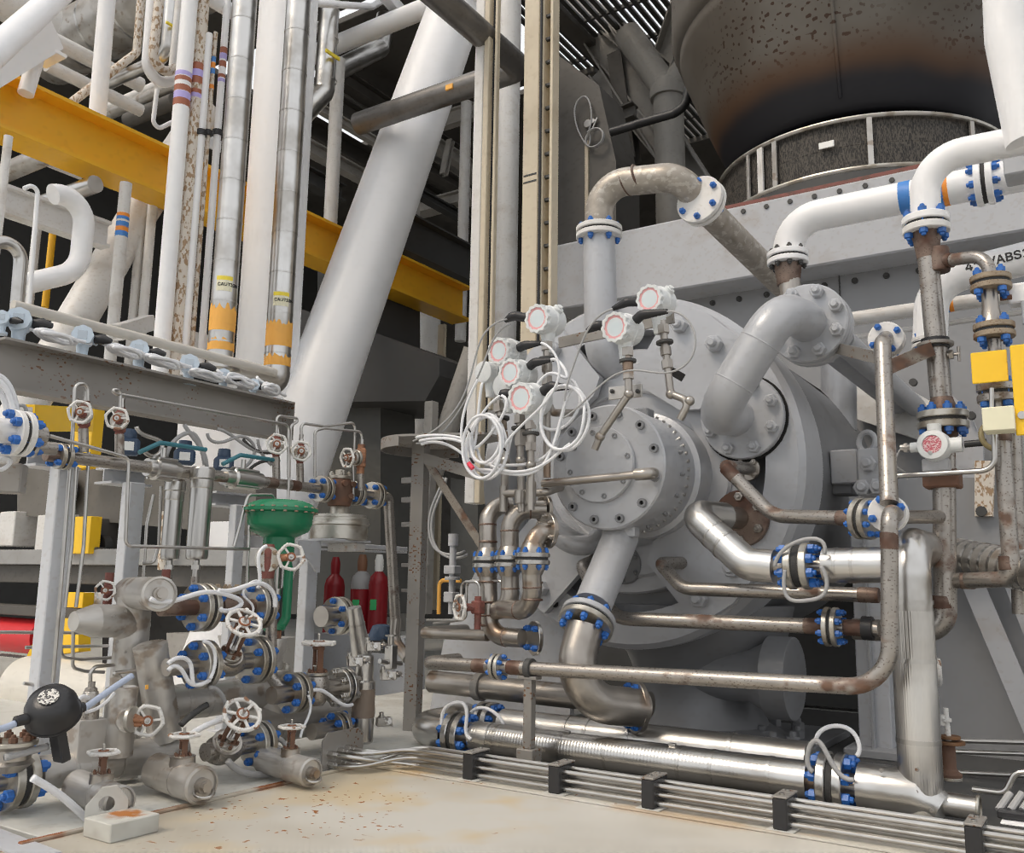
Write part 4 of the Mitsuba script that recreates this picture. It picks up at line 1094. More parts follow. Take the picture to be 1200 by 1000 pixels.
# machinery behind the risers on the right
slab('side_plate', 'pale speckled plate with a bolt standing behind the slim riser', 'plate', [(1000, 445), (1042, 442), (1090, 470), (1090, 520), (1000, 490)], 6.38, 0.06, 'white_old')
slab('bracket_plate', 'grey curved plate with bolts behind the flanged riser', 'plate', [(1106, 455), (1135, 480), (1152, 520), (1152, 560), (1100, 560)], 6.2, 0.06, 'grey_light')
for px, py in [(1071, 449), (1139, 488), (1151, 600)]:
    q = QY(px, py, {1071: 6.35, 1139: 6.17, 1151: 4.88}[px]); k = thing('plate_bolt', {1071: 'dark bolt on the pale speckled plate behind the slim riser', 1139: 'dark bolt on the grey curved plate behind the flanged riser', 1151: 'dark bolt on the grey machine block behind the risers'}[px], 'bolt', 'bolts on the plates behind the risers'); put(k, disc(q, V(0, -1, 0), 0.025, 0.04, n=12), 'grey_dark')
slab('gearbox_block', 'grey machine block behind the sensor and the tall riser', 'machine block', [(1040, 560), (1190, 560), (1190, 650), (1040, 650)], 4.9, 0.5, 'grey_paint')
slab('speckled_panel', 'small speckled rusty panel behind the tube below the faded dial', 'panel', [(1142, 540), (1165, 540), (1163, 605), (1142, 605)], 4.85, 0.05, 'scaly_pipe')
k = thing('motor_drum', 'light grey round drum behind the slim riser under the grey pipes', 'drum')
q = QY(985, 460, 5.9); put(k, join(cyl(QY(983, 430, 5.9), QY(983, 505, 5.9), 20 * mpp(q), n=28)), 'silver_paint', 40)

slab('pale_ledge', 'pale steel ledge standing in front of the red gas cylinders', 'ledge', [(368, 742), (474, 748), (474, 850), (368, 850)], 5.7, 0.25, 'grey_light')
# ================================================================= the compressor
YF = 4.3
cc = QY(757, 557, YF)
RC = (QY(752, 347, YF)[2] - QY(762, 763, YF)[2]) / 2
cc[2] = (QY(752, 347, YF)[2] + QY(762, 763, YF)[2]) / 2
cc[0] = QY(945, 556, YF)[0] - RC
my = V(0, -1, 0)
comp = thing('compressor', 'huge silver-grey barrel compressor with bolted end cover among the pipes', 'compressor')
part(comp, 'end_ring', at(ringlathe([(0.80 * RC, 0.10), (0.80 * RC, -0.02), (0.97 * RC, -0.02), (RC, 0.01), (RC, 0.30), (0.80 * RC, 0.30)], 96), cc, V(0, 1, 0)), 'silver_paint', 30)
part(comp, 'barrel', at(lathe([(0.90 * RC, 0.12), (0.955 * RC, 0.29), (0.955 * RC, 1.75), (0.80 * RC, 2.0)], 96), cc, V(0, 1, 0)), 'silver_dark', 30)
part(comp, 'end_cover', at(lathe([(0.69 * RC, 0.02), (0.70 * RC, 0.035), (0.70 * RC, 0.20)], 96), cc, V(0, 1, 0)), 'silver_paint', 30)
part(comp, 'cover_groove', at(ringlathe([(0.69 * RC, 0.13), (0.81 * RC, 0.13), (0.81 * RC, 0.17), (0.69 * RC, 0.17)], 72), cc, V(0, 1, 0)), 'silver_dark', 30)
part(comp, 'raised_ring', at(ringlathe([(0.44 * RC, 0.031), (0.44 * RC, 0.005), (0.455 * RC, -0.002), (0.60 * RC, -0.002), (0.615 * RC, 0.01), (0.615 * RC, 0.031)], 72), cc, V(0, 1, 0)), 'silver_paint', 30)


def on_face(ang, rr, dy=0.0):
    return cc + V(rr * RC * math.cos(ang), dy, rr * RC * math.sin(ang))


big = bolt_ply(0.042, 0.0, 'silver_paint', False)
for ai in (0.98, 2.25, 3.93, 5.42):
    rad, tan = V(math.cos(ai), 0, math.sin(ai)), V(-math.sin(ai), 0, math.cos(ai))
    k2 = part(comp, 'clamp_plate', prism([(-0.21, 0.50 * RC), (-0.12, 0.44 * RC), (0.12, 0.44 * RC), (0.21, 0.50 * RC), (0.21, 0.93 * RC), (0.0, 0.965 * RC), (-0.21, 0.93 * RC)],
                                         cc + V(0, -0.022, 0), V(0, -1, 0), rad, 0.05), 'silver_paint', 25)
    for s in (-1, 1):
        copy_part(k2, 'bolt', big, frame(cc + rad * 0.84 * RC + tan * s * 0.11 + V(0, -0.072, 0), my))
    if ai < 1.5: part(k2, 'slot', at(rbox((0.10, 0.04, 0.006), 0.002), cc + rad * 0.60 * RC + V(0, -0.073, 0), my, rad), 'bore_dark', False)
for px, py in [(795, 440), (690, 640), (651, 708), (838, 713)]:
    q = QY(px, py, YF - 0.03)
    part(comp, 'dowel_hole', disc(q, my, 0.018, 0.012, n=16), 'bore_dark')
for px, py in [(760, 447), (745, 440)]:
    q = QY(px, py, YF + 0.02); part(comp, 'cap_screw', disc(q, my, 0.018, 0.02, n=12), 'silver_dark')
part(comp, 'name_plate', box(QY(753, 441, YF + 0.018), QY(773, 452, YF + 0.03) - V(0, 0.0, 0), 0.002), 'cladding_dull', False, 'small rectangular stainless name plate')

# ---- seal housing in the middle of the end cover
YS = 3.78
sc = QY(711, 547, YS); RS = (QY(711, 474, YS)[2] - QY(711, 621, YS)[2]) / 2
seal = thing('seal_housing', 'silver round seal housing bolted on the middle of the compressor end', 'seal housing')
part(seal, 'front_ring', at(lathe([(RS - 0.008, 0), (RS, 0.008), (RS, 0.11), (RS - 0.008, 0.115)], 72), sc, V(0, 1, 0)), 'silver_paint', 30)
part(seal, 'body', at(lathe([(RS * 0.985, 0.10), (RS * 0.985, 0.36), (RS * 1.07, 0.37), (RS * 1.07, YF + 0.04 - YS)], 72), sc, V(0, 1, 0)), 'silver_paint', 30)
part(seal, 'face_plate', at(lathe([(RS * 0.60, 0.0), (RS * 0.61, -0.006), (RS * 0.61, -0.02), (RS * 0.595, -0.026)][::-1], 56), sc + V(-0.03, 0, 0.01), V(0, 1, 0)), 'silver_paint', 30)
scr = mikit.ply(join(ringlathe([(0.010, 0), (0.021, 0), (0.021, 0.016), (0.010, 0.016)], 16), at(lathe([(0.0105, 0), (0.0105, 0.003)], 6), (0, 0, 0))), 'silver_dark', smooth=30)
blk = mikit.ply(lathe([(0.011, 0.003), (0.011, 0.006)], 6), 'bore_dark')
for i in range(12):
    t = 0.28 + i * 2 * math.pi / 12
    M = frame(sc + V(RS * 0.86 * math.cos(t), 0, RS * 0.86 * math.sin(t)), my)
    copy_part(seal, 'cap_screw', scr, M)
    copy_part(seal, 'screw_socket', blk, M)
for i in range(8):
    t = 0.2 + i * 2 * math.pi / 8
    M = frame(sc + V(-0.03 + RS * 0.52 * math.cos(t), -0.022, 0.01 + RS * 0.52 * math.sin(t)), my); M[:3, :3] *= 0.62
    copy_part(seal, 'face_screw', scr, M)
pv = mikit.ply(disc((0, 0, 0), (0, 0, 1), 0.008, 0.012, n=10), 'stainless')
for i in range(46):
    t = i * 2 * math.pi / 46
    copy_part(seal, 'rim_screw', pv, frame(sc + V(RS * 0.98 * math.cos(t), 0.27, RS * 0.98 * math.sin(t)), V(math.cos(t), 0, math.sin(t))))
for i in range(7):
    t = 0.25 - i * 0.35
    copy_part(seal, 'body_plug', bolt_ply(0.011, 0.0, 'silver_dark', False), frame(sc + V(RS * 0.985 * math.cos(t), 0.19, RS * 0.985 * math.sin(t)), V(math.cos(t), 0, math.sin(t))))
part(seal, 'lug', at(rbox((0.17, 0.06, 0.05)), sc + V(0.02, 0.10, -RS - 0.005), V(0, 0, 1)), 'silver_paint', 30)
part(seal, 'lug', at(rbox((0.10, 0.08, 0.10)), QY(752, 492, YS + 0.2), V(0, 0, 1)), 'silver_dark', 30)

# ---- pedestal
pb = QZ(822, 872, -0.02); pb[1] = YF + 0.55; pb[0] = QY(818, 830, pb[1])[0]
ped = thing('compressor_pedestal', 'dark silver waisted cast pedestal under the compressor barrel', 'pedestal')
s = mpp(pb)
hz = cc[2] - 0.93 * RC
part(ped, 'column', at(lathe([(0.46, 0.0), (0.46, 0.02), (0.37, 0.07), (0.33, 0.18), (0.33, 0.30), (0.38, 0.42), (0.48, 0.52), (0.52, max(0.55, hz + 0.16))], 56), V(pb[0], pb[1], 0.0)), 'silver_dark', 40)
part(ped, 'base_plate', box(V(pb[0] - 0.62, pb[1] - 0.5, -0.02), V(pb[0] + 0.66, pb[1] + 0.55, 0.02)), 'silver_dark', 30)
for i, (px, py) in enumerate([(893, 862), (906, 870), (929, 870), (935, 852), (908, 848), (935, 862), (790, 852), (760, 848)]):
    q = QZ(px, py + 4, 0.02); copy_part(ped, 'anchor_bolt', bolt_ply(0.036, 0.0, 'silver_dark', False), frame(q, V(0, 0, 1)))
nz = QY(880, 792, YF + 0.35)
part(ped, 'side_nozzle', at(lathe([(0.13, -0.25), (0.13, 0.0), (0.17, 0.08), (0.20, 0.10), (0.20, 0.22), (0.19, 0.225)], 40), nz, V(1, 0, 0)), 'silver_dark', 40)

# ---- support leg at the left of the barrel, and support block at the right
leg = thing('sloping_support', 'light grey sloping support plate left of the compressor behind the three stainless pipes', 'support plate')
out = [QY(*q, YF + 0.25) for q in [(572, 640), (598, 596), (640, 640), (668, 760), (668, 850), (500, 850), (522, 742)]]
put(leg, prism([(-p[0], p[2]) for p in out], V(0, YF + 0.25, 0), V(0, -1, 0), V(0, 0, 1), 0.05) if False else prism([(p[0], p[2]) for p in out], V(0, YF + 0.30, 0), V(0, -1, 0), V(0, 0, 1), 0.05), 'grey_light', 20)
blk_ = thing('support_block', 'grey steel bearing block with large hex bolts at the right side of the compressor', 'support block')
yb = 4.9
part(blk_, 'arm', box(QY(972, 528, yb), QY(1006, 566, yb) + V(0, 0.3, 0)), 'grey_light', 30)
part(blk_, 'arm', box(QY(974, 566, yb + 0.05), QY(996, 578, yb) + V(0, 0.2, 0)), 'silver_dark', 30)
part(blk_, 'plate', box(QY(1004, 526, yb - 0.08), QY(1042, 580, yb - 0.08) + V(0, 0.14, 0)), 'grey_light', 30)
for px, py in [(1018, 544), (1012, 572), (1030, 571)]:
    copy_part(blk_, 'bolt', bolt_ply(0.042, 0.0, 'grey_light', False), frame(QY(px, py, yb - 0.08), my))
part(blk_, 'lifting_eye', torus(QY(1016, 518, yb), V(0.5, 1, 0), 0.05, 0.014), 'grey_light')
col = thing('support_column', 'grey steel column standing under the bearing block right of the compressor', 'column')
part(col, 'post', box(QY(994, 582, yb), V(QY(1034, 640, yb)[0], yb + 0.2, -0.02)), 'grey_light', 30)
part(col, 'stiffener', box(QY(1010, 630, yb - 0.05), V(QY(1016, 640, yb)[0], yb, 0.0)), 'grey_paint', 30)
part(col, 'base_plate', box(V(QY(985, 640, yb)[0], yb - 0.12, -0.02), V(QY(1045, 640, yb)[0], yb + 0.3, 0.02)), 'grey_paint', 30)
# ================================================================= pipework in front of and beside the compressor

# ---- R1 the front clad pipe along the floor, with its riser
Yb_ = 3.6
pA, pB = QY(556, 866, Yb_), QY(948, 911.5, Yb_)
zc = (pA[2] + pB[2]) / 2
pA[2] = pB[2] = zc
r1_ = 19.3 * mpp((pA + pB) / 2)
k = thing('clad_floor_pipe', 'aluminium clad pipe lying along the floor in front of the compressor, front one of two', 'insulated pipe')
part(k, 'cladding', cyl(pA, pB, r1_, n=40), 'cladding_grooved', 40)
for px in (585, 627, 662, 715, 800, 838, 905):
    q = slide(pA, 'x', px=px); band(k, q, ex, r1_, 0.014, 'stainless', 'strap', 1.03)
for px in (666, 790):
    q = slide(pA, 'x', px=px); part(k, 'buckle', at(rbox((0.03, 0.02, 0.012)), q + V(0, -0.2 * r1_, r1_ * 1.03), ez), 'stainless', 30)
band(k, slide(pA, 'x', px=572), ex, r1_ * 1.02, 0.05, 'cladding', 'sleeve')
qf = slide(pA, 'x', px=539)
part(k, 'spool', cyl(slide(pA, 'x', px=520), pA, r1_ * 0.62), 'steel_tint')
flange(k, qf, ex, 0.105, 8, t=0.032, a=0.019, m='stainless', gap=0.022)
# rounded clad elbow at its left end
e0, e1 = slide(pA, 'x', px=524), slide(pA, 'x', px=487)
part(k, 'clad_elbow', sweep(fillet([e0, e1, e1 + V(-0.02, 0.45, 0.0)], 0.16), r1_ * 1.12, 28), 'cladding', 45)
qf2 = slide(pB, 'x', px=978)
part(k, 'spool', cyl(pB, slide(pB, 'x', px=1012), r1_ * 0.62), 'steel_tint')
flange(k, qf2, ex, 0.112, 8, t=0.034, a=0.021, m='stainless', gap=0.024)
# riser
c0 = slide(pB, 'x', px=1008); top = QY(1071, 650, Yb_)
rx = QY(1080, 930, Yb_)[0]
rv = 24.0 * mpp(V(rx, Yb_, 0.6))
ri = thing('clad_riser', 'tall aluminium clad riser with a mitred foot right of the compressor', 'insulated pipe')
foot = V(rx, Yb_, zc)
# mitred elbow: horizontal drum cut at 45 degrees against the vertical one
from scipy.spatial import ConvexHull
part(ri, 'foot', sweep([c0, c0 + ex * 0.004, V(rx - rv * 0.25, Yb_, zc), foot + V(rv * 0.75, 0, -rv * 0.55)], [r1_ * 1.25, r1_ * 1.25, r1_ * 1.3, r1_ * 0.9], 36), 'cladding', 45)
part(ri, 'cladding', cyl(foot + V(0, 0, -r1_ * 0.9), V(rx, Yb_, QY(1075, 716, Yb_)[2]), rv, n=40), 'cladding_fluted', 40)
mat('cladding_fluted', lambda p, n, uv: mix((0.72, 0.71, 0.69), (0.55, 0.53, 0.50), blotch(p, 5, 0.4, 0.75)), 0.25, 1.0, bump=lambda p, n, uv: 0.5 + 0.5 * dr.sin(dr.atan2(p.y - Yb_, p.x - float(rx)) * 56), scale=0.0005)
zt_ = QY(1070, 640, Yb_)[2]
part(ri, 'cladding', sweep(fillet([V(rx, Yb_, QY(1075, 716, Yb_)[2]), V(rx, Yb_, zt_), V(rx, Yb_ + 0.5, zt_)], 0.115), rv * 0.985, 36), 'cladding', 45)
for py in (706, 774, 868):
    band(ri, V(rx, Yb_, QY(1075, py, Yb_)[2]), ez, rv, 0.016, 'stainless', 'strap', 1.03)
for i, (px, py) in enumerate([(1010, 920), (1033, 903), (1040, 925), (1075, 902), (1074, 928), (1092, 950), (1068, 945)]):
    q = QY(px, py, Yb_ - rv * 0.98); part(ri, 'rivet', disc(q, my, 0.007, 0.008, n=10), 'galvanised')
cabs = thing('jumper_cable', 'grey earthing cable looped over the right-hand flange of the clad floor pipe', 'cable')
pts = [QY(*q, Yb_ - 0.10) for q in [(953, 905), (948, 878), (957, 868), (975, 895), (990, 912), (1001, 914)]]
put(cabs, curve(pts, 0.009, 10), 'cable_grey', True)
cabs = thing('jumper_cable', 'pale cable arched high above the right-hand flange of the clad floor pipe', 'cable')
put(cabs, curve([QY(*q, Yb_ - 0.06) for q in [(956, 872), (962, 857), (980, 851), (998, 857), (1007, 875), (1004, 886)]], 0.008, 10), 'cable_white', True)
for n_, lab, ps in [(0, 'pale cable arched over the left-hand flange of the clad floor pipe, front loop', [(519, 862), (519, 836), (527, 826), (544, 826), (547, 840), (546, 858), (552, 867)]),
                    (1, 'pale cable arched over the left-hand flange of the clad floor pipe, rear loop', [(549, 842), (556, 832), (567, 830), (580, 836), (588, 845), (590, 850)])]:
    k = thing('jumper_cable', lab, 'cable'); put(k, curve([QY(*q, Yb_ - 0.07 + 0.16 * n_) for q in ps], 0.0085, 10), 'cable_white', True)

# ---- R2 second clad pipe behind
k = thing('clad_floor_pipe', 'aluminium clad pipe half hidden behind the front floor pipe', 'insulated pipe')
Y2 = 3.86
a = QY(590, 853, Y2); b = QY(948, 888, Y2); b[2] = a[2] = 0.5 * (a[2] + b[2])
part(k, 'cladding', cyl(a, b, 0.075, n=32), 'cladding', 40)
for px in (668, 692, 742, 860):
    q = slide(a, 'x', px=px); band(k, q, ex, 0.075, 0.016, 'stainless', 'strap', 1.05)
flange(k, slide(a, 'x', px=572), ex, 0.10, 8, t=0.03, a=0.018, m='stainless', gap=0.02)

# ---- R3 tubing bundle with its clamps
rows = [(3.17, 0.022), (3.17, 0.052), (3.17, 0.082), (3.225, 0.027), (3.225, 0.057), (3.225, 0.087)]
plate = thing('bulkhead_plate', 'small steel bulkhead plate with tube fittings at the left end of the floor tubing', 'plate')
py_ = QZ(404, 905, 0.0)
bpx = -2.83
o = QX(376, 888, bpx); o2 = QX(424, 868, bpx)
put(plate + '__plate', prism([(0, 0), (o2[1] - o[1], 0.0), (o2[1] - o[1], 0.13), (o2[1] - o[1] - 0.03, 0.155), (0.03, 0.155), (0, 0.125)], V(bpx, o[1], o[2] - 0.06), V(1, 0, 0), V(0, 0, 1), 0.008), 'galvanised', 20)
names = ['lowest in the front row', 'middle in the front row', 'topmost in the front row', 'lowest in the rear row', 'middle in the rear row', 'topmost in the rear row']
src = [(386, 884), (386, 896), (398, 880), (396, 893), (406, 877), (405, 890)]
for i, (ty, tz) in enumerate(rows):
    q0 = QX(*src[i], bpx + 0.01)
    q1 = q0 + V(0.14, -0.0, 0.0)
    q2 = V(QZ(462 + 2 * i, 890, 0.05)[0], ty, tz)
    q3 = V(0.35, ty, tz)
    k = thing('instrument_tube', 'stainless tube in the clamped bundle along the deck edge, %s' % names[i], 'tube', 'tubes clamped along the deck edge')
    put(k, tube([q0, q1, q2, q3], 0.0085, 0.12, 10), 'stainless')
    put(k + '__fitting', join(cyl(q0 - V(0.02, 0, 0), q0 + V(0.03, 0, 0), 0.014, n=6), cyl(q0 + V(0.03, 0, 0), q0 + V(0.05, 0, 0), 0.012, n=6)), 'stainless', 25)
for i, (px, py, lab) in enumerate([(548, 905, 'black tubing clamp block on the deck edge nearest the bulkhead plate'), (649, 919, 'black tubing clamp block on the deck edge, second from the left'), (759, 934, 'black tubing clamp block on the deck edge below the middle of the clad pipe'),
                                   (914, 952, 'black tubing clamp block on the deck edge below the right-hand pipe flange'), (1141, 982, 'black tubing clamp block on the deck edge nearest the right picture border')]):
    xx = QZ(px, py, 0.02)[0] if i < 4 else QY(1141, 975, 3.17)[0]
    xx = QY(px, py, 3.14)[0]
    k = thing('tube_clamp', lab, 'clamp')
    part(k, 'block', box(V(xx - 0.024, 3.135, 0.006), V(xx + 0.024, 3.26, 0.105), 0.004), 'black_plastic', 30)
    part(k, 'cover_plate', box(V(xx - 0.025, 3.133, 0.105), V(xx + 0.025, 3.262, 0.112), 0.002), 'galvanised', 30)
    part(k, 'weld_plate', box(V(xx - 0.045, 3.12, 0.0), V(xx + 0.045, 3.27, 0.006), 0.002), 'skid_paint', 30)
    for yy in (3.165, 3.23):
        part(k, 'screw', disc(V(xx, yy, 0.112), ez, 0.008, 0.006, n=10), 'stainless')

# ---- R5 three stainless goosenecks into one header
Y5 = 3.62
mt = 'steel_tint'


def px_r(px, p): return px * mpp(p)


ra = 0.043
ka = run('stainless_pipe', 'leftmost of three weathered stainless goosenecks left of the seal housing', [QY(598, 592, Y5 + 0.12), QY(571, 593, Y5 + 0.02), QY(573, 746, Y5), QY(612, 748, Y5)], ra, mt, 0.10)
flange(ka, QY(571, 659, Y5), ez, 0.073, 6, t=0.02, a=0.013, m='stainless', gap=0.012, hub=ra, hubm=mt)
part(ka, 'tube', tube([QY(497, 742, Y5 + 0.05), QY(572, 745, Y5 + 0.01)], 0.027), mt)
part(ka, 'tube_end', tube([QY(572, 745, Y5 + 0.01), QY(499, 741, Y5 + 0.04), QY(499, 741, Y5 + 0.04) + V(-0.01, 0.35, 0)][1:], 0.027), mt)
blind(ka, QY(629, 748, Y5 + 0.02), V(-0.7, -1, 0.0), 0.078, 4, t=0.02, a=0.015, m='stainless')
for py in (635, 682, 706, 733):
    q = QY(572, py, Y5); part(ka, 'weld', at(lathe([(ra, -0.005), (ra * 1.06, 0), (ra, 0.005)], 20), q, ez), 'weld_rust')
kb = run('stainless_pipe', 'middle one of three weathered stainless goosenecks left of the seal housing', [QY(640, 597, Y5 + 0.10), QY(597, 598, Y5 + 0.0), QY(598, 716, Y5), QY(580, 716, Y5)], ra, mt, 0.10)
flange(kb, QY(597, 658, Y5 - 0.03), ez, 0.073, 6, t=0.02, a=0.013, m='stainless', gap=0.012, hub=ra, hubm=mt)
blind(kb, QY(640, 598, Y5 + 0.13), V(-0.6, -1, 0), 0.075, 6, t=0.02, a=0.012, m='steel_tint', nut='steel_tint')
kc = run('stainless_pipe', 'rightmost of three weathered stainless goosenecks, bending under into the header', [QY(648, 621, Y5 - 0.02), QY(621, 623, Y5 - 0.14), QY(625, 716, Y5 - 0.10), QY(590, 714, Y5 - 0.02)], ra, mt, 0.11)
flange(kc, QY(624, 655, Y5 - 0.12), ez, 0.078, 6, t=0.02, a=0.013, m='stainless', gap=0.012, hub=ra, hubm=mt)
blind(kc, QY(645, 622, Y5 - 0.03), V(-0.6, -1, 0), 0.082, 6, t=0.022, a=0.012, m='steel_tint', nut='steel_tint')
for py in (683, 703):
    q = QY(624.5, py, Y5 - 0.105); part(kc, 'weld', at(lathe([(ra, -0.005), (ra * 1.06, 0), (ra, 0.005)], 20), q, ez), 'weld_rust')
# silver curved nozzles behind them
k = run('silver_pipe', 'short silver curved pipe from the compressor behind the goosenecks, upper one', [QY(652, 618, 4.0), QY(668, 632, 4.0), QY(700, 640, 4.2), QY(716, 606, 4.3)], 0.045, 'silver_paint', 0.12, False)
k = run('silver_pipe', 'silver curved pipe below the seal housing beside the tilted nozzle', [QY(640, 600, 4.05), QY(660, 636, 4.0), QY(690, 642, 4.05), QY(712, 618, 4.2)], 0.05, 'silver_paint', 0.14, False)
# small valve on thin tubes under the goosenecks
k = thing('needle_valve', 'small white handwheel valve left of the goosenecks, above the deck post', 'valve')
b0 = QY(560, 712, 3.52)
part(k, 'body', join(at(rbox((0.05, 0.05, 0.06)), b0, ez), cyl(b0 - V(0, 0, 0.1), b0 + V(0, 0, 0.05), 0.016), cyl(b0, b0 - V(0.04, 0.05, 0), 0.018, n=12)), 'red_primer', 30)
handwheel(k, b0 + V(-0.05, -0.075, 0.0), V(-0.45, -0.9, 0), 0.062, 'lobed')
part(k, 'stem', cyl(b0, b0 + V(-0.05, -0.075, 0), 0.009, n=10), 'stainless')
for i, ps in enumerate([[(562, 700), (562, 682), (541, 682), (539, 727), (500, 727)], [(590, 705), (590, 681), (547, 681), (546, 726), (508, 731)]]):
    k = thing('impulse_tube', ['thin bent tube rising to the small valve left of the goosenecks', 'second thin bent tube behind the small valve left of the goosenecks'][i], 'tube')
    put(k, tube([QY(*q, 3.56 + 0.05 * i) for q in ps], 0.007, 0.03, 10), 'stainless')

# ---- R8 R7 long horizontal pipes
k = run('stainless_pipe', 'thick dull pipe low behind the bent rail-like pipe, left of the pedestal', [QY(506, 799, 4.0), QY(762, 826, 4.0)], 0.058, 'steel_tint', None, False)
ubolt(k, slide(QY(506, 799, 4.0), unit(QY(762, 826, 4.0) - QY(506, 799, 4.0)), px=563), ex, 0.059, 'galvanised', 0.02)
Y7 = 3.42
pts = [QY(499, 777, Y7) + V(0, 0.25, 0), QY(499, 777, Y7), QY(1043, 807, Y7), QY(1042, 600, Y7), QY(1042, 600, Y7) + V(0, 0.12, 0)]
k = run('stainless_pipe', 'long low stainless pipe bending up at the right to a vertical leg', pts, 0.0295, 'steel_rust', [0.05, 0.15, 0.055], False)
qd = unit(pts[2] - pts[1])
q = slide(pts[1], qd, px=584)
flange(k, q, qd, 0.056, 6, t=0.017, a=0.011, m='flange_steel', gap=0.01)
for px in (563, 604): rust_sleeve(k, slide(pts[1], qd, px=px), qd, 0.0295, 0.07)
rust_sleeve(k, QY(1042, 634, Y7), ez, 0.0295, 0.06)
fl = QY(1041, 602, Y7 + 0.13)
flange(k, fl, ey, 0.068, 4, t=0.018, a=0.015, m='white_old', gap=0.01, phase=0.4)
st = thing('pipe_support', 'slim steel post with a dark pipe clamp under the long low stainless pipe', 'pipe support')
q = slide(pts[1], qd, px=621)
part(st, 'post', box(V(q[0] - 0.02, Y7 - 0.02, 0.10), V(q[0] + 0.02, Y7 + 0.02, q[2] - 0.03), 0.003), 'galvanised', 25)
ubolt(st, q, qd, 0.0305, 'grey_dark', 0.013)
part(st, 'saddle', at(rbox((0.09, 0.05, 0.014)), q - V(0, 0, 0.037), ez), 'galvanised', 25)
part(st, 'foot', box(V(q[0] - 0.04, Y7 - 0.04, 0.0), V(q[0] + 0.04, Y7 + 0.04, 0.10), 0.003), 'galvanised', 25)

# ---- R9 tilted silver nozzle and its weathered elbow
na, nb_ = QY(728, 628, 3.92), QY(692, 716, 3.62)
k = thing('silver_nozzle', 'tilted silver nozzle pipe under the seal housing with a blue-bolted flange', 'nozzle')
d9 = unit(nb_ - na)
part(k, 'tube', cyl(na, nb_ - d9 * 0.03, 22.5 * mpp(nb_), n=32), 'silver_paint')
fp = QY(688, 728, 3.60)
flange(k, fp, d9, 33 * mpp(fp), 8, t=0.026, a=0.017, m='flange_steel', gap=0.012, m2='silver_paint')
el = [fp + d9 * 0.05, QY(668, 790, 3.44), QY(700, 826, 3.52), QY(748, 829, 3.72)]
part(k, 'weathered_elbow', sweep(fillet([fp + d9 * 0.03, QY(664, 822, 3.46), QY(752, 830, 3.78)], 0.17), 22 * mpp(fp), 28), 'steel_tint', 50)
q = QY(672, 787, 3.51); part(k, 'weld', at(lathe([(22.3 * mpp(q), -0.006), (23.4 * mpp(q), 0), (22.3 * mpp(q), 0.006)], 28), q, V(-0.12, -0.15, -1)), 'weld_rust')
blind(k, QY(748, 828, 3.80), V(-0.75, -1, 0.02), 31 * mpp(fp), 8, t=0.024, a=0.016, m='steel_tint')

# ---- R10..R13 pipes fanning out of the end cover to the right
k = run('stainless_pipe', 'stainless pipe from behind the tilted nozzle sweeping right below the compressor, lowest of three', [QY(700, 655, 4.2), QY(681, 664, 3.95), QY(722, 725, 3.85), QY(1030, 737, 3.85)], 0.031, 'steel_rust', [0.06, 0.15], False)
dd = unit(QY(1030, 737, 3.85) - QY(722, 725, 3.85)); o_ = QY(722, 725, 3.85)
flange(k, slide(o_, dd, px=975), dd, 0.078, 8, t=0.02, a=0.014, m='flange_steel', gap=0.012)
for px in (953, 1000): rust_sleeve(k, slide(o_, dd, px=px), dd, 0.031, 0.07)
ubolt(k, slide(o_, dd, px=1017), dd, 0.034, 'black_rubber', 0.02)
blind(k, QY(733, 662, YF + 0.02), my, 0.10, 6, m='silver_dark', nut='silver_dark', t=0.03)
k = run('stainless_pipe', 'stainless pipe angled out of the end cover and running right, middle of three', [QY(803, 660, 4.26), QY(773, 660, 4.05), QY(800, 690, 3.95), QY(1030, 698, 3.95)], 0.030, 'steel_rust', [0.05, 0.12], False)
dd = unit(QY(1030, 698, 3.95) - QY(800, 690, 3.95)); rust_sleeve(k, slide(QY(800, 690, 3.95), dd, px=1018), dd, 0.030, 0.08)
blind(k, QY(806, 662, YF), my, 0.10, 6, m='silver_dark', nut='silver_dark', t=0.03)
Y12 = 3.95
pts = [QY(880, 550, YF - 0.02), QY(848, 546, Y12), QY(906, 605, Y12), QY(1012, 608, Y12 - 0.15)]
k = run('stainless_pipe', 'stainless pipe from a small flange on the end cover to a twin flange, uppermost', pts, 0.030, 'steel_rust', [0.045, 0.14], False)
rust_sleeve(k, pts[1] * 0.86 + pts[2] * 0.14, pts[2] - pts[1], 0.030, 0.07)
dd = unit(pts[3] - pts[2]); rust_sleeve(k, slide(pts[2], dd, px=994), dd, 0.030, 0.09)
flange(k, slide(pts[2], dd, px=1014), dd, 0.082, 8, t=0.024, a=0.013, m='flange_steel', gap=0.016)
blind(k, QY(878, 550, YF), my, 0.058, 4, m='steel_tint', nut='steel_tint', t=0.022, a=0.014)
Y13 = 3.72
k = thing('clad_elbow_pipe', 'aluminium clad pipe bending down from a brown flange on the compressor to blue bolts', 'insulated pipe')
p0 = QY(862, 606, YF - 0.1)
pts = [QY(866, 608, YF), QY(812, 603, Y13 + 0.1), QY(876, 662, Y13), QY(908, 664, Y13)]
rr = 19 * mpp(pts[2])
part(k, 'stub', cyl(QY(870, 608, YF), QY(835, 604, Y13 + 0.28), rr * 0.8), 'steel_tint')
part(k, 'cladding', sweep(fillet([QY(848, 606, Y13 + 0.32)] + pts[1:], [0.085, 0.09]), rr, 30), 'cladding', 45)
for f_ in (0.42, 0.62):
    q = pts[1] * (1 - f_) + pts[2] * f_; band(k, q, pts[2] - pts[1], rr, 0.012, 'stainless', 'strap', 1.04)
blind(k, QY(870, 608, YF - 0.02), my, 0.135, 6, m='weld_rust', nut='steel_tint', t=0.03, a=0.022, bc=0.76)
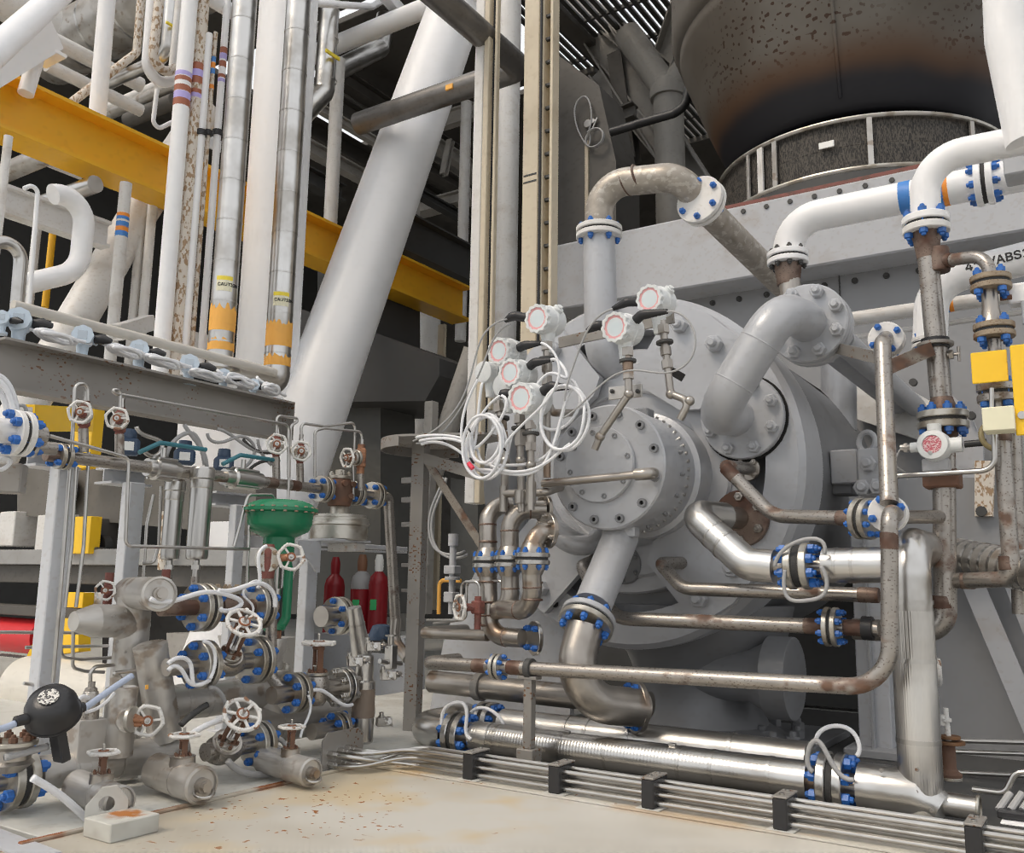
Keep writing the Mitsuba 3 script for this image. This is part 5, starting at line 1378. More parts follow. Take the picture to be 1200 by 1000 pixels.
dd = unit(QY(1040, 661, Y13) - QY(905, 663, Y13)); o_ = pts[3]
part(k, 'spool', cyl(o_, slide(o_, dd, px=972), rr * 0.5), 'steel_tint')
flange(k, slide(o_, dd, px=937), dd, 0.092, 8, t=0.03, a=0.02, m='flange_steel', gap=0.03)
part(k, 'cladding', cyl(slide(o_, dd, px=966), slide(o_, dd, px=1062), rr * 1.02, n=32), 'cladding', 40)
for px in (981, 1001): band(k, slide(o_, dd, px=px), dd, rr * 1.02, 0.012, 'stainless', 'strap', 1.04)
k2 = thing('jumper_cable', 'grey cable hooped over and under the blue-bolted flange of the clad elbow pipe', 'cable')
put(k2, curve([QY(*q, Y13 - 0.09) for q in [(908, 664), (918, 645), (945, 632), (962, 634), (966, 650)]], 0.008, 10), 'cable_grey', True)
k2 = thing('jumper_cable', 'grey cable hanging in a loop below the blue-bolted flange of the clad elbow pipe', 'cable')
put(k2, curve([QY(*q, Y13 - 0.09) for q in [(920, 668), (919, 690), (925, 702), (945, 704), (964, 698), (969, 685), (962, 664)]], 0.008, 10), 'cable_grey', True)
k = thing('ribbed_pipe', 'ribbed aluminium clad pipe running back to the right behind the rusty risers', 'insulated pipe')
a, b = QY(1118, 652, 4.2), QY(1200, 668, 4.0)
b = QY(1215, 672, 3.95)
b = a + (b - a) * 2.0
part(k, 'cladding', cyl(a, b, 0.075, n=30), 'cladding_dull', 40)
for i in range(18): band(k, a + (b - a) * (i + 0.5) / 18, b - a, 0.075, 0.012, 'stainless', 'strap', 1.05)

# ---- R15 the big silver crossover elbow
k = thing('silver_crossover_pipe', 'big silver-grey double elbow linking the large bolted flange to the compressor end', 'pipe')
f1, f2 = QY(947, 380, 4.25), QY(868, 491, YF - 0.02)
rS = 23 * mpp(f1)
q1, q2 = QY(905, 358, 3.92), QY(836, 485, 3.86)
part(k, 'tube', sweep(fillet([f1, f1 + V(0, -0.1, 0), QY(918, 354, 3.86) * 0 + QY(913, 365, 3.9), QY(838, 486, 3.86), f2 + V(-0.02, -0.1, 0), f2], [0.05, 0.20, 0.22, 0.05]), rS, 32), 'silver_paint', 50)
for (w_, e_) in ((0.30, 1), (0.70, 1)):
    a, b = QY(913, 365, 3.9), QY(838, 486, 3.86)
    q = a * (1 - w_) + b * w_; part(k, 'weld', at(lathe([(rS * 1.0, -0.004), (rS * 1.025, 0), (rS * 1.0, 0.004)], 30), q, b - a), 'silver_paint')
flange(k, f1 + V(0, 0.035, 0), ey, 47 * mpp(f1), 8, t=0.055, a=0.032, m='silver_paint', nut='silver_paint', gap=0.02, bc=0.80)
part(k, 'backing_ring', disc(f2 + V(0.02, 0, 0), my, 0.215, 0.012), 'bore_dark', 30)
blind(k, f2 + V(0.02, -0.012, 0), my, 0.205, 8, t=0.04, a=0.030, m='silver_paint', nut='silver_paint', bc=0.80)
k = run('silver_pipe', 'thick grey pipe running back from the large bolted flange towards the hidden valve', [f1 + V(0, 0.1, 0), slide(f1, 'y', px=1070)], 0.088, 'silver_paint', None, False)
k = run('silver_pipe', 'upper grey pipe running back from the large bolted flange behind the rusty riser', [QY(985, 398, 4.4), slide(QY(985, 398, 4.4), 'y', px=1085)], 0.062, 'silver_paint', None, False)

# ---- R16 gooseneck at the top of the compressor
Y16 = 4.25
k = thing('gooseneck_pipe', 'mottled gooseneck pipe rising from the compressor top and running back as a long straight leg', 'pipe')
fa = QY(702, 273, Y16)
rg_ = 16.5 * mpp(fa)
p1 = QY(702, 216, Y16); p2 = QY(826, 222, Y16 - 0.02)
p2 = slide(p1, 'x', px=800)
p2 = QY(800, 221, Y16 + 0.0)
p2b = QY(829, 245, Y16 + 0.2)
p3 = slide(QY(836, 262, Y16 + 0.15), 'y', px=922)
part(k, 'mottled_tube', sweep(fillet([fa + V(0, 0, 0.03), p1, QY(795, 207, Y16 + 0.05), QY(826, 244, Y16 + 0.25), p3], [0.15, 0.13, 0.06]), rg_, 28), 'scaly_steel', 50)
flange(k, fa, ez, 27 * mpp(fa), 6, t=0.026, a=0.017, m='white_old', gap=0.012)
fb = QY(822, 236, Y16 + 0.14)
flange(k, fb, V(0.12, 1, -0.1), 29 * mpp(fb), 6, t=0.026, a=0.017, m='white_old', gap=0.012)
for px, py in [(733, 214), (748, 209)]:
    q = QY(px, py, Y16 + 0.02); part(k, 'weld', at(lathe([(rg_, -0.006), (rg_ * 1.06, 0), (rg_, 0.006)], 24), q, V(1, 0, 0.25)), 'weld_rust')
part(k, 'silver_leg', sweep(fillet([fa - V(0, 0, 0.03), QY(705, 425, Y16), QY(742, 435, Y16 + 0.2)], 0.12), 19 * mpp(fa), 28), 'silver_paint', 50)
mat('scaly_steel', lambda p, n, uv: mix(mix((0.46, 0.42, 0.37), (0.28, 0.245, 0.20), fbm(p.x * 24, p.y * 24, p.z * 24)), (0.70, 0.68, 0.63), 0.35 * smoothstep(0.55, 0.68, fbm(p.x * 38 + 5, p.y * 38, p.z * 38, 3))), 0.42, 0.45)

# ---- R17 white pipe with bands falling to a flange and a rusty tee
def white_run(label, pts, r, bend, m='white_paint', name='white_pipe'):
    return run(name, label, pts, r, m, bend, False, n=28)


Y17 = 4.75
pts = [slide(QY(1060, 230, Y17), 'x', px=1230), slide(QY(1060, 230, Y17), 'x', px=927), QY(926, 300, Y17)]
pts = [QY(1225, 199, Y17), QY(924, 259, Y17), QY(924, 296, Y17)]
pts[0] = pts[1] + (pts[0] - pts[1]) * 1.9
k = white_run('blue and orange banded white pipe bending down to a flange above the big silver elbow', pts, 17.5 * mpp(pts[1]), 0.17)
dd = unit(pts[0] - pts[1]); r_ = 17.5 * mpp(pts[1])
for px, w, c in [(1062, 0.055, 'blue_band'), (1102, 0.035, 'blue_band'), (1109, 0.025, 'orange_band')]:
    band(k, slide(pts[1], dd, px=px), dd, r_, w, c, 'colour_band', 1.015)
flange(k, slide(pts[1], dd, px=1154), dd, 25 * mpp(pts[1]), 8, t=0.03, a=0.018, m='white_paint', gap=0.02)
ff = QY(923, 303, Y17)
flange(k, ff, ez, 23.5 * mpp(ff), 8, t=0.028, a=0.014, m='white_paint', nut='grey_dark', gap=0.012)
part(k, 'rusty_leg', cyl(ff - V(0, 0, 0.03), QY(927, 352, Y17), 12.5 * mpp(ff)), 'steel_tint')
part(k, 'weld_neck', at(lathe([(21 * mpp(ff) * 0.75, 0), (12.7 * mpp(ff), 0.11)], 20), ff - V(0, 0, 0.04), -ez), 'weld_rust')

# ---- R18 white pipe bending into the big rusty riser
Y18 = 3.95
pts = [QY(1225, 159, Y18), QY(1083, 187, Y18), QY(1085, 252, Y18)]
pts[0] = pts[1] + (pts[0] - pts[1]) * 2.8
k = white_run('fat white pipe bending down onto the rusty riser at the right', pts, 16.5 * mpp(pts[1]), 0.15)
fr = QY(1085, 264, Y18)
part(k, 'flange_top', disc(fr + V(0, 0, 0.006), ez, 26 * mpp(fr), 0.03), 'white_paint', 30)
k = thing('rusty_riser', 'tall rust-spotted riser with flanges and a sensor, carrying the fat white pipe', 'pipe')
part(k, 'flange', disc(fr - V(0, 0, 0.036), ez, 26 * mpp(fr), 0.03), 'white_old', 30)
part(k, 'gasket', disc(fr - V(0, 0, 0.006), ez, 23 * mpp(fr), 0.012), 'gasket')
bolts(k, fr, ez, 20.5 * mpp(fr), 6, 0.017, 0.036)
part(k, 'weld_neck', at(lathe([(17 * mpp(fr), 0), (15 * mpp(fr), 0.03), (11.8 * mpp(fr), 0.11)], 24), fr - V(0, 0, 0.036), -ez), 'weld_rust', 40)
r18 = 11.5 * mpp(fr)
lo = QY(1104, 480, Y18)
part(k, 'tube', cyl(fr - V(0, 0, 0.12), lo, r18, n=24), 'steel_rust')
fl2 = QY(1105, 493, Y18)
flange(k, fl2, ez, 27 * mpp(fr), 8, t=0.028, a=0.017, m='flange_steel', gap=0.014, hub=r18, hubm='weld_rust')
pts = [fl2 - V(0, 0, 0.05), QY(1108, 738, Y18), QY(1062, 741, Y18), QY(1000, 737, Y18)]
part(k, 'lower_tube', sweep(fillet(pts, [0.12, 0.05]), r18 * 1.05, 24), 'steel_rust', 50)
rust_sleeve(k, QY(1106.5, 706, Y18), ez, r18 * 1.05, 0.05)
rust_sleeve(k, QY(1100, 305, Y18), ez, r18, 0.10)
ubolt(k, QY(1096, 403, Y18), ez, r18 * 1.02, 'black_rubber', 0.02)
part(k, 'clamp_plate', disc(QY(1096, 404, Y18) - V(0, 0, 0.008), ez, r18 * 1.7, 0.014), 'galvanised', 30)
part(k, 'sensor_collar', box(QY(1080, 551, Y18 - 0.06), QY(1124, 570, Y18 - 0.06) + V(0, 0.12, 0)), 'rust', 30)
# sensor head
sh = thing('dial_transmitter', 'pale grey instrument head with a faded red dial clamped on the rusty riser', 'instrument')
hc = QY(1096, 523, Y18 - 0.10)
s_ = mpp(hc)
dn = V(-0.12, -1, 0.05)
part(sh, 'housing', at(lathe([(16 * s_, -12 * s_), (18 * s_, -6 * s_), (18 * s_, 10 * s_), (16.5 * s_, 12 * s_)], 32), hc, dn), 'housing_white', 40)
part(sh, 'dial', disc(hc + unit(dn) * 11.6 * s_, dn, 10.5 * s_, 1.5 * s_), 'dial_red')
part(sh, 'cover_rim', at(ringlathe([(11 * s_, 11 * s_), (17 * s_, 10 * s_), (17 * s_, 13 * s_), (11 * s_, 14 * s_)], 32), hc, dn), 'housing_white', 40)
part(sh, 'boss', cyl(hc, hc + V(0, 0, 26 * s_), 8 * s_), 'housing_white', 40)
part(sh, 'conduit_entry', cyl(hc, hc + V(29 * s_, 0, 0), 9 * s_), 'housing_white', 40)
part(sh, 'conduit_entry', cyl(hc, hc - V(27 * s_, 0, 0), 6 * s_), 'housing_white', 40)
part(sh, 'cable_gland', join(cyl(hc - V(26 * s_, 0, 0), hc - V(38 * s_, 0, 0), 4.5 * s_), cyl(hc - V(30 * s_, 0, 0), hc - V(34 * s_, 0, 0), 6 * s_, n=6)), 'stainless', 30)
part(sh, 'black_sleeve', cyl(hc + V(31 * s_, 0, 0), hc + V(54 * s_, 0, 1 * s_), 4 * s_), 'black_rubber', 40)
part(sh, 'bracket', box(hc + V(-16 * s_, 0.0, -30 * s_), hc + V(14 * s_, 0.05, -14 * s_)), 'grey_light', 30)
part(sh, 'yoke_screw', disc(hc + unit(dn) * 12 * s_ + V(-2 * s_, 0, -10 * s_), dn, 2.5 * s_, 3 * s_, n=8), 'stainless')
k = thing('sensor_cable', 'thin pale cable curling from the left of the faded red dial', 'cable')
put(k, curve([hc + V(-37 * s_, 0, 0), QY(1052, 532, Y18 - 0.1), QY(1050, 545, Y18 - 0.1), QY(1058, 552, Y18 - 0.08), QY(1063, 562, Y18 - 0.05)], 0.0035, 8), 'cable_grey', True)
k = thing('impulse_tube', 'stainless tube running right under the faded red dial and turning up', 'tube')
put(k, tube([QY(1050, 558, Y18 - 0.16), QY(1166, 551, Y18 - 0.16), QY(1165, 500, Y18 - 0.16)], 0.010, 0.05, 12), 'stainless')
k = thing('drain_hose', 'stiff olive hose hooked below the cream box at the right', 'hose')
put(k, curve([QY(1153, 500, Y18 - 0.1), QY(1150, 512, Y18 - 0.12), QY(1156, 522, Y18 - 0.12), QY(1178, 527, Y18 - 0.1)], 0.010, 10), 'olive', True)
mat('olive', (0.22, 0.18, 0.09), 0.5)

# ---- R20 branch with block valves at the far right
Y20 = 3.85
k = thing('rusty_branch', 'rust-streaked branch pipe with two brown flanges dropping beside the tall riser', 'pipe')
b0 = QY(1098, 307, Y18); b1 = QY(1158, 300, Y20); b2 = QY(1160, 322, Y20)
part(k, 'tube', sweep(fillet([b0, QY(1157, 299, Y20), b2], 0.085), 7.5 * s_, 20), 'steel_rust', 50)
part(k, 'rusty_elbow', sweep(fillet([QY(1099, 307, Y18) * 0.5 + QY(1120, 304, Y18 - 0.03) * 0.5, QY(1116, 305, Y18 - 0.03)], 0.01), 9 * s_, 20), 'weld_rust', 50)
flange(k, QY(1161, 332, Y20), ez, 22 * s_, 4, t=0.022, a=0.016, m='flange_rust', gap=0.012)
part(k, 'spool', at(lathe([(13 * s_, 0), (11 * s_, 0.02), (9 * s_, 0.06), (8.5 * s_, 0.15), (10 * s_, 0.19)], 20), QY(1162, 378, Y20), ez), 'steel_tint', 40)
flange(k, QY(1165, 388, Y20), ez, 22 * s_, 4, t=0.022, a=0.016, m='flange_rust', gap=0.012)
part(k, 'lower_tube', cyl(QY(1165, 398, Y20), QY(1170, 470, Y20), 7 * s_), 'steel_rust')
flange(k, QY(1168, 461, Y20), ez, 21 * s_, 4, t=0.03, a=0.016, m='steel_rust', gap=0.012)
pts = [QY(1170, 470, Y20), QY(1184, 690, Y20), QY(1124, 682, Y18 - 0.01)]
part(k, 'drop_leg', sweep(fillet([QY(1171, 470, Y20), QY(1186, 679, Y20), QY(1118, 681, Y18)], 0.06), 9 * s_, 20), 'steel_rust', 50)
for q, d_ in [(QY(1134, 681, Y18 - 0.02), ex), (QY(1181, 660, Y20), ez), (QY(1175, 510, Y20), ez)]: rust_sleeve(k, q, d_, 9 * s_, 0.05)
k = thing('stainless_pipe', 'stained pipe dropping beyond the branch at the far right picture edge', 'pipe')
part(k, 'tube', sweep(fillet([QY(1186, 470, 4.1), QY(1196, 720, 4.1)], 0.05), 9 * s_, 18), 'steel_rust', 50)
# yellow cover plates, cream box
k = thing('yellow_cover', 'bright yellow folded cover plates around the branch pipe at the right picture edge', 'cover')
yy = 3.7
part(k, 'front_plate', box(QY(1137, 414, yy), QY(1182, 446, yy) + V(0, 0.01, 0), 0.002), 'yellow_bright', 20)
part(k, 'side_plate', box(QY(1183, 405, yy - 0.03), QY(1230, 508, yy - 0.03) + V(0, 0.012, 0), 0.003), 'yellow_bright', 20)
part(k, 'bolt', disc(QY(1198, 487, yy - 0.03), my, 4.5 * s_, 3 * s_, n=12), 'stainless')
k = thing('cream_box', 'small cream rectangular box beneath the yellow cover', 'box')
part(k, 'case', box(QY(1150, 478, yy - 0.06), QY(1190, 503, yy - 0.06) + V(0, 0.1, 0), 0.003), 'label_cream', 20)
part(k, 'pipe_entry', cyl(QY(1162, 455, yy), QY(1162, 478, yy), 2.5 * s_), 'stainless')
k = thing('limit_switch', 'white switch box at the right edge between the brown flanges', 'switch box')
part(k, 'case', box(QY(1180, 333, 3.9), QY(1212, 352, 3.9) + V(0, 0.08, 0), 0.006), 'white_paint', 20)
part(k, 'shaft', cyl(QY(1172, 350, 3.9), QY(1186, 348, 3.9), 3 * s_), 'rust')
part(k, 'bracket', box(QY(1196, 352, 3.9), QY(1212, 378, 3.9) + V(0, 0.03, 0), 0.003), 'grey_light', 20)

# ---- R19 thick white pipe at the top right corner, R21 lettered pipe, R22 slim pipes
k = white_run('very thick white pipe coming down at the top right corner', [QY(1176, -40, 3.9), QY(1180, 45, 3.9), QY(1206, 168, 3.9)], 24 * mpp(QY(1180, 60, 3.9)), 0.2)
Y21 = 5.0
w0 = QY(1235, 295, Y21); w1 = QY(1095, 322, Y21); w2 = QY(1083, 400, Y21)
r21 = 19 * mpp(w1)
w1 = QY(1092, 330, Y21)
w0 = w1 + (w0 - w1) * 2.4
k = white_run('white pipe stencilled with a line number in black, turning down behind the rusty riser', [w0, w1, QY(1090, 402, Y21)], r21, 0.19)
flange(k, QY(1085, 402, Y21) * 0.5 + QY(1093, 402, Y21) * 0.5, ez, 19 * mpp(w1), 4, t=0.02, a=0.016, m='white_old', gap=0.012)
tm = meshkit.text_mesh('4"-VABS1-343', 0.042, 0.002, bold=True)
tv = np.array(tm.vertices); tm = tm.subdivide_to_size(0.05) if False else tm
dd = unit(w0 - w1)
st_ = slide(w1, dd, px=1133)
mm = tm.copy(); vv = np.array(mm.vertices)
# wrapped on the pipe: x along the pipe, y around it
th = (vv[:, 1] - 0.02) / r21 + 0.02
rad = r21 + 0.001 + vv[:, 2]
n1 = V(0, -1, 0); n2 = unit(np.cross(n1, dd)); n2 = n2 if n2[2] > 0 else -n2
mm.vertices = st_ + vv[:, :1] * dd + (rad * np.cos(th))[:, None] * n1 + (rad * np.sin(th))[:, None] * n2
part(k, 'line_number', mm, 'ink', False, 'black stencilled line number')
k = run('white_pipe', 'slim white pipe with a blue and orange band crossing the grey wall behind the riser', [QY(985, 376, 5.3), QY(985, 376, 5.3) + (QY(1230, 340, 5.3) - QY(985, 376, 5.3)) * 1.8], 0.040, 'white_old', None, False)
dd = unit(QY(1230, 340, 5.3) - QY(985, 376, 5.3)); o_ = QY(985, 376, 5.3)
band(k, slide(o_, dd, px=1110.5), dd, 0.040, 0.022, 'blue_band', 'colour_band', 1.02); band(k, slide(o_, dd, px=1115.5), dd, 0.040, 0.022, 'orange_band', 'colour_band', 1.02)
k = run('white_pipe', 'thinnest white pipe crossing the grey wall below the banded one', [QY(985, 398, 5.35), QY(985, 398, 5.35) + (QY(1230, 361, 5.35) - QY(985, 398, 5.35)) * 1.8], 0.015, 'white_old', None, False)

# ---- R23 slim riser with a white flange facing out
Y23 = 3.75
ft = QY(1038, 397, Y23 + 0.12)
k = run('stainless_pipe', 'slim rusty riser hanging from a white four-bolt flange, left of the tall riser', [ft, QY(1034, 402, Y23), QY(1042, 590, Y23 - 0.25)], 9.2 * mpp(ft), 'steel_rust', 0.06, False)
flange(k, ft + V(0, 0.02, 0), ey, 20 * mpp(ft), 4, t=0.024, a=0.014, m='white_old', gap=0.01, phase=0.3)
k = thing('angle_bracket', 'rusty angle iron brace between the slim riser and the tall riser', 'bracket')
put(k, beam_l(QY(1037, 432, Y23 - 0.03), QY(1088, 410, Y18 - 0.05), 0.05, 0.055, 0.006), 'rusty_angle', 25)
mat('rusty_angle', rusted((0.30, 0.27, 0.23), s=8, lo=0.5, hi=0.7), 0.55, 0.3)
k = thing('angle_bracket', 'grey angle iron behind the big bolted flange, reaching the slim riser', 'bracket')
put(k, beam_l(QY(985, 408, 4.3), QY(1036, 420, 3.85), 0.05, 0.05, 0.006), 'galvanised', 25)
# connector to the right of the twin flange
k = run('stainless_pipe', 'short rusty pipe joining the white four-bolt flange to the tall riser', [fl + V(0.0, 0.03, 0), QY(1062, 606, Y7 + 0.25), QY(1106, 606, Y18)], 0.026, 'steel_rust', 0.05, False)

k = thing('junction_box', 'grey flat box tucked under the fat white pipe at the right picture edge', 'box')
part(k, 'case', box(QY(1174, 176, 4.3), QY(1235, 194, 4.3) + V(0, 0.15, 0), 0.006), 'grey_light', 25)
k = thing('bleed_valve', 'tiny steel bleed valve with a tee handle on the right of the tall riser', 'valve')
q = QY(1112, 416, Y18)
part(k, 'body', join(cyl(QY(1102, 416, Y18), q, 4 * s_), disc(q, ex, 6 * s_, 5 * s_, n=6)), 'steel_tint', 30)
part(k, 'tee_handle', join(cyl(q, q + ex * 12 * s_, 1.8 * s_), cyl(q + V(11 * s_, 0, -9 * s_), q + V(11 * s_, 0, 9 * s_), 1.8 * s_)), 'steel_tint', 30)
# ================================================================= transmitters over the seal housing, their cables, and the small platform
def transmitter(px, py, Y, rp, label, sleeves=(), stem=None, plug=True, blank=False):
    k = thing('transmitter', label, 'transmitter')
    c = QY(px, py, Y); s = mpp(c); r = rp * s
    dn = unit(V(-0.10, -1, -0.08))
    part(k, 'housing', at(lathe([(r * 0.80, -2.0 * r), (r * 0.98, -1.75 * r), (r * 1.0, -1.0 * r), (r * 1.05, -0.95 * r), (r * 1.05, -0.80 * r), (r, -0.75 * r), (r * 0.97, 0), (r * 0.9, 0.05 * r)], 32), c, dn), 'housing_white', 40)
    if not blank:
        pts = []
        for i in range(64):
            t = i * 2 * math.pi / 64; rr = r * (0.95 + 0.055 * math.cos(12 * t)); pts.append((rr * math.cos(t), rr * math.sin(t)))
        from shapely.geometry import Polygon
        part(k, 'cover', at(trimesh.creation.extrude_polygon(Polygon(pts).difference(Polygon([(0.80 * x, 0.80 * y) for x, y in pts[::2]])), 0.34 * r, engine='earcut'), c, dn), 'housing_white', 30)
        part(k, 'label_ring', at(ringlathe([(0.60 * r, 0.20 * r), (0.80 * r, 0.20 * r), (0.80 * r, 0.27 * r), (0.60 * r, 0.25 * r)], 32), c, dn), 'pink_ring', 30, 'faded pink lettered ring')
        part(k, 'window', disc(c + dn * 0.05 * r, dn, 0.62 * r, 0.2 * r, n=28), 'dial_glass', 30)
    cb = c - dn * 1.0 * r
    part(k, 'neck', at(lathe([(0.55 * r, 0), (0.42 * r, 0.8 * r), (0.34 * r, 1.5 * r)], 18), cb - ez * 0.75 * r, -ez), 'housing_white', 40)
    if plug:
        q = cb + unit(V(0.75, 0.0, 0.62)) * 0.9 * r
        part(k, 'conduit_plug', join(cyl(q - V(0.3, 0, 0.25) * r, q + V(0.22, -0.1, 0.2) * r, 0.36 * r, n=16), cyl(q, q + V(0.34, -0.14, 0.30) * r, 0.2 * r, n=6)), 'housing_white', 30)
    for sl in sleeves:
        ps = [cb + unit(QY(*sl[0], Y + 0.05) - cb) * 0.8 * r] + [QY(*q, Y + 0.03) for q in sl]
        part(k, 'cable_sleeve', sweep(fillet(ps, 0.04), [0.32 * r] * (len(fillet(ps, 0.04)) - 1) + [0.16 * r], 14), 'black_rubber', 40)
    if stem:
        ps = [QY(*q[:2], q[2] if len(q) > 2 else Y + 0.06) for q in stem]
        rs = 4.4 * s
        part(k, 'stem', sweep(fillet(ps, 0.035), rs, 14), 'steel_tint', 50)
        L = np.linalg.norm(ps[1] - ps[0])
        for f, g, n in ((0.12, 1.7, 6), (0.42, 1.45, 18), (0.60, 1.6, 6)):
            q = ps[0] * (1 - f) + ps[1] * f; d = unit(ps[1] - ps[0])
            part(k, 'union', cyl(q - d * 5 * s, q + d * 5 * s, rs * g, n=n), 'steel_tint', 30)
        q = ps[0] * 0.72 + ps[1] * 0.28; d = unit(ps[1] - ps[0])
        part(k, 'clamp_ring', disc(q, d, rs * 2.3, 3.5 * s), 'grey_dark', 30)
        for i in range(1, len(ps) - 1):
            part(k, 'elbow', trimesh.creation.icosphere(2, rs * 1.35).apply_translation(ps[i]), 'steel_tint', 50)
    return k, c


YT = 3.55
transmitter(632, 374, YT, 17.5, 'round white transmitter at the top left of the cluster, above the coiled cables', [[(602, 370), (592, 376)]], [(641, 396), (641, 480), (641, 560)])
transmitter(763, 351, YT + 0.05, 17.5, 'highest white transmitter, right of the cluster above the compressor rim', [[(735, 354), (718, 362)]], [(776, 376), (786, 462), (808, 470), (797, 492)])
transmitter(723, 384, YT - 0.08, 18.5, 'white transmitter standing in front of and below the highest one', [[(700, 381), (688, 388)], [(752, 369), (782, 365)]], [(735, 406), (737, 462), (703, 512), (697, 527)], plug=False)
transmitter(587, 412, YT, 16.5, 'white transmitter second from the top in the left stack, sleeve to the right', [[(614, 405), (634, 402)]], None, plug=False)
transmitter(600, 437, YT - 0.05, 16.5, 'white transmitter third from the top in the left stack', [[(626, 425), (645, 422)]], None, plug=False)
transmitter(613, 467, YT - 0.12, 19, 'lowest white transmitter of the left stack, over two thin pipes', [[(645, 453), (666, 454)], [(592, 461), (586, 464)]], [(622, 492), (622, 545), (622, 598)], plug=False)
transmitter(566, 436, YT + 0.06, 13, 'plain white transmitter back at the left end of the stack', [], [(585, 470), (592, 540), (591, 600)], plug=False, blank=True)
transmitter(588, 452, YT + 0.0, 14, 'plain white transmitter back half hidden under the left stack', [], [(609, 485), (610, 540), (611, 600)], plug=False, blank=True)
k = thing('transmitter_bracket', 'pale steel bracket strip behind the transmitters along the compressor rim', 'bracket')
put(k, bar(QY(655, 402, YT + 0.25), QY(790, 372, YT + 0.25), 0.012, 0.055), 'galvanised', 25)
k = thing('junction_bracket', 'small square steel bracket with two bolts on the slanting pipe', 'bracket')
part(k, 'plate', box(QY(713, 454, YT + 0.04), QY(752, 465, YT + 0.04) + V(0, 0.01, 0), 0.002), 'cladding_dull', 25)
for px in (718, 748): copy_part(k, 'bolt', bolt_ply(0.010, 0.0, 'grey_dark', False), frame(QY(px, 459, YT + 0.04), my))
# small pipe fittings under the stack
k = thing('fitting_pipe', 'slim stainless pipe elbow crossing the front of the seal housing', 'pipe')
rs = 5.0 * mpp(QY(700, 560, 3.6))
put(k + '__tube', tube([QY(636, 567, 3.62), QY(762, 555, 3.62), QY(764, 555, 3.80)], rs, 0.04, 16), 'steel_tint', 50)
put(k + '__elbow', tube([QY(745, 556.5, 3.62), QY(764, 555, 3.62), QY(766, 555, 3.79)], rs * 1.4, 0.03, 16), 'steel_tint', 50)
k = thing('fitting_pipe', 'slim stainless pipe with tees beside the leftmost gooseneck, under the transmitters', 'pipe')
put(k, join(tube([QY(590, 600, 3.6), QY(590, 570, 3.6)], rs), tube([QY(590, 579, 3.6), QY(640, 577, 3.62), QY(660, 570, 3.8)], rs, 0.03), cyl(QY(622, 590, 3.5), QY(622, 565, 3.5), rs * 1.3), cyl(QY(609, 590, 3.55), QY(609, 575, 3.55), rs * 1.3)), 'steel_tint')
k = thing('fitting_pipe', 'tarnished pipe elbow beside the white cable coils on the compressor face', 'pipe')
put(k, tube([QY(644, 475, 3.7), QY(645, 484, 3.7), QY(672, 484, 3.85)], rs, 0.03, 14), 'steel_tint')

# ---- white cables
YC = 3.40


def coil(label, c, rx, rz, n, Y, m='cable_white', r=0.0075, ph=0.0, tails=(), seed=0):
    rng = np.random.default_rng(seed)
    k = thing('cable_coil', label, 'cable')
    o = QY(*c, Y); s = mpp(o)
    pts = [QY(*q, Y) for q in (tails[0] if tails else [])]
    N = 10 * n
    for i in range(N + 1):
        t = ph + i * 2 * math.pi / 10
        j = 1 + 0.07 * math.sin(i * 0.63 + seed)
        pts.append(o + s * V(rx * j * math.cos(t), 1.2 * rng.normal() + 7 * math.sin(i * 0.21 + seed), rz * j * math.sin(t)))
    pts += [QY(*q, Y) for q in (tails[1] if len(tails) > 1 else [])]
    put(k, curve(pts, r, 8, 5), m, True)
    return k


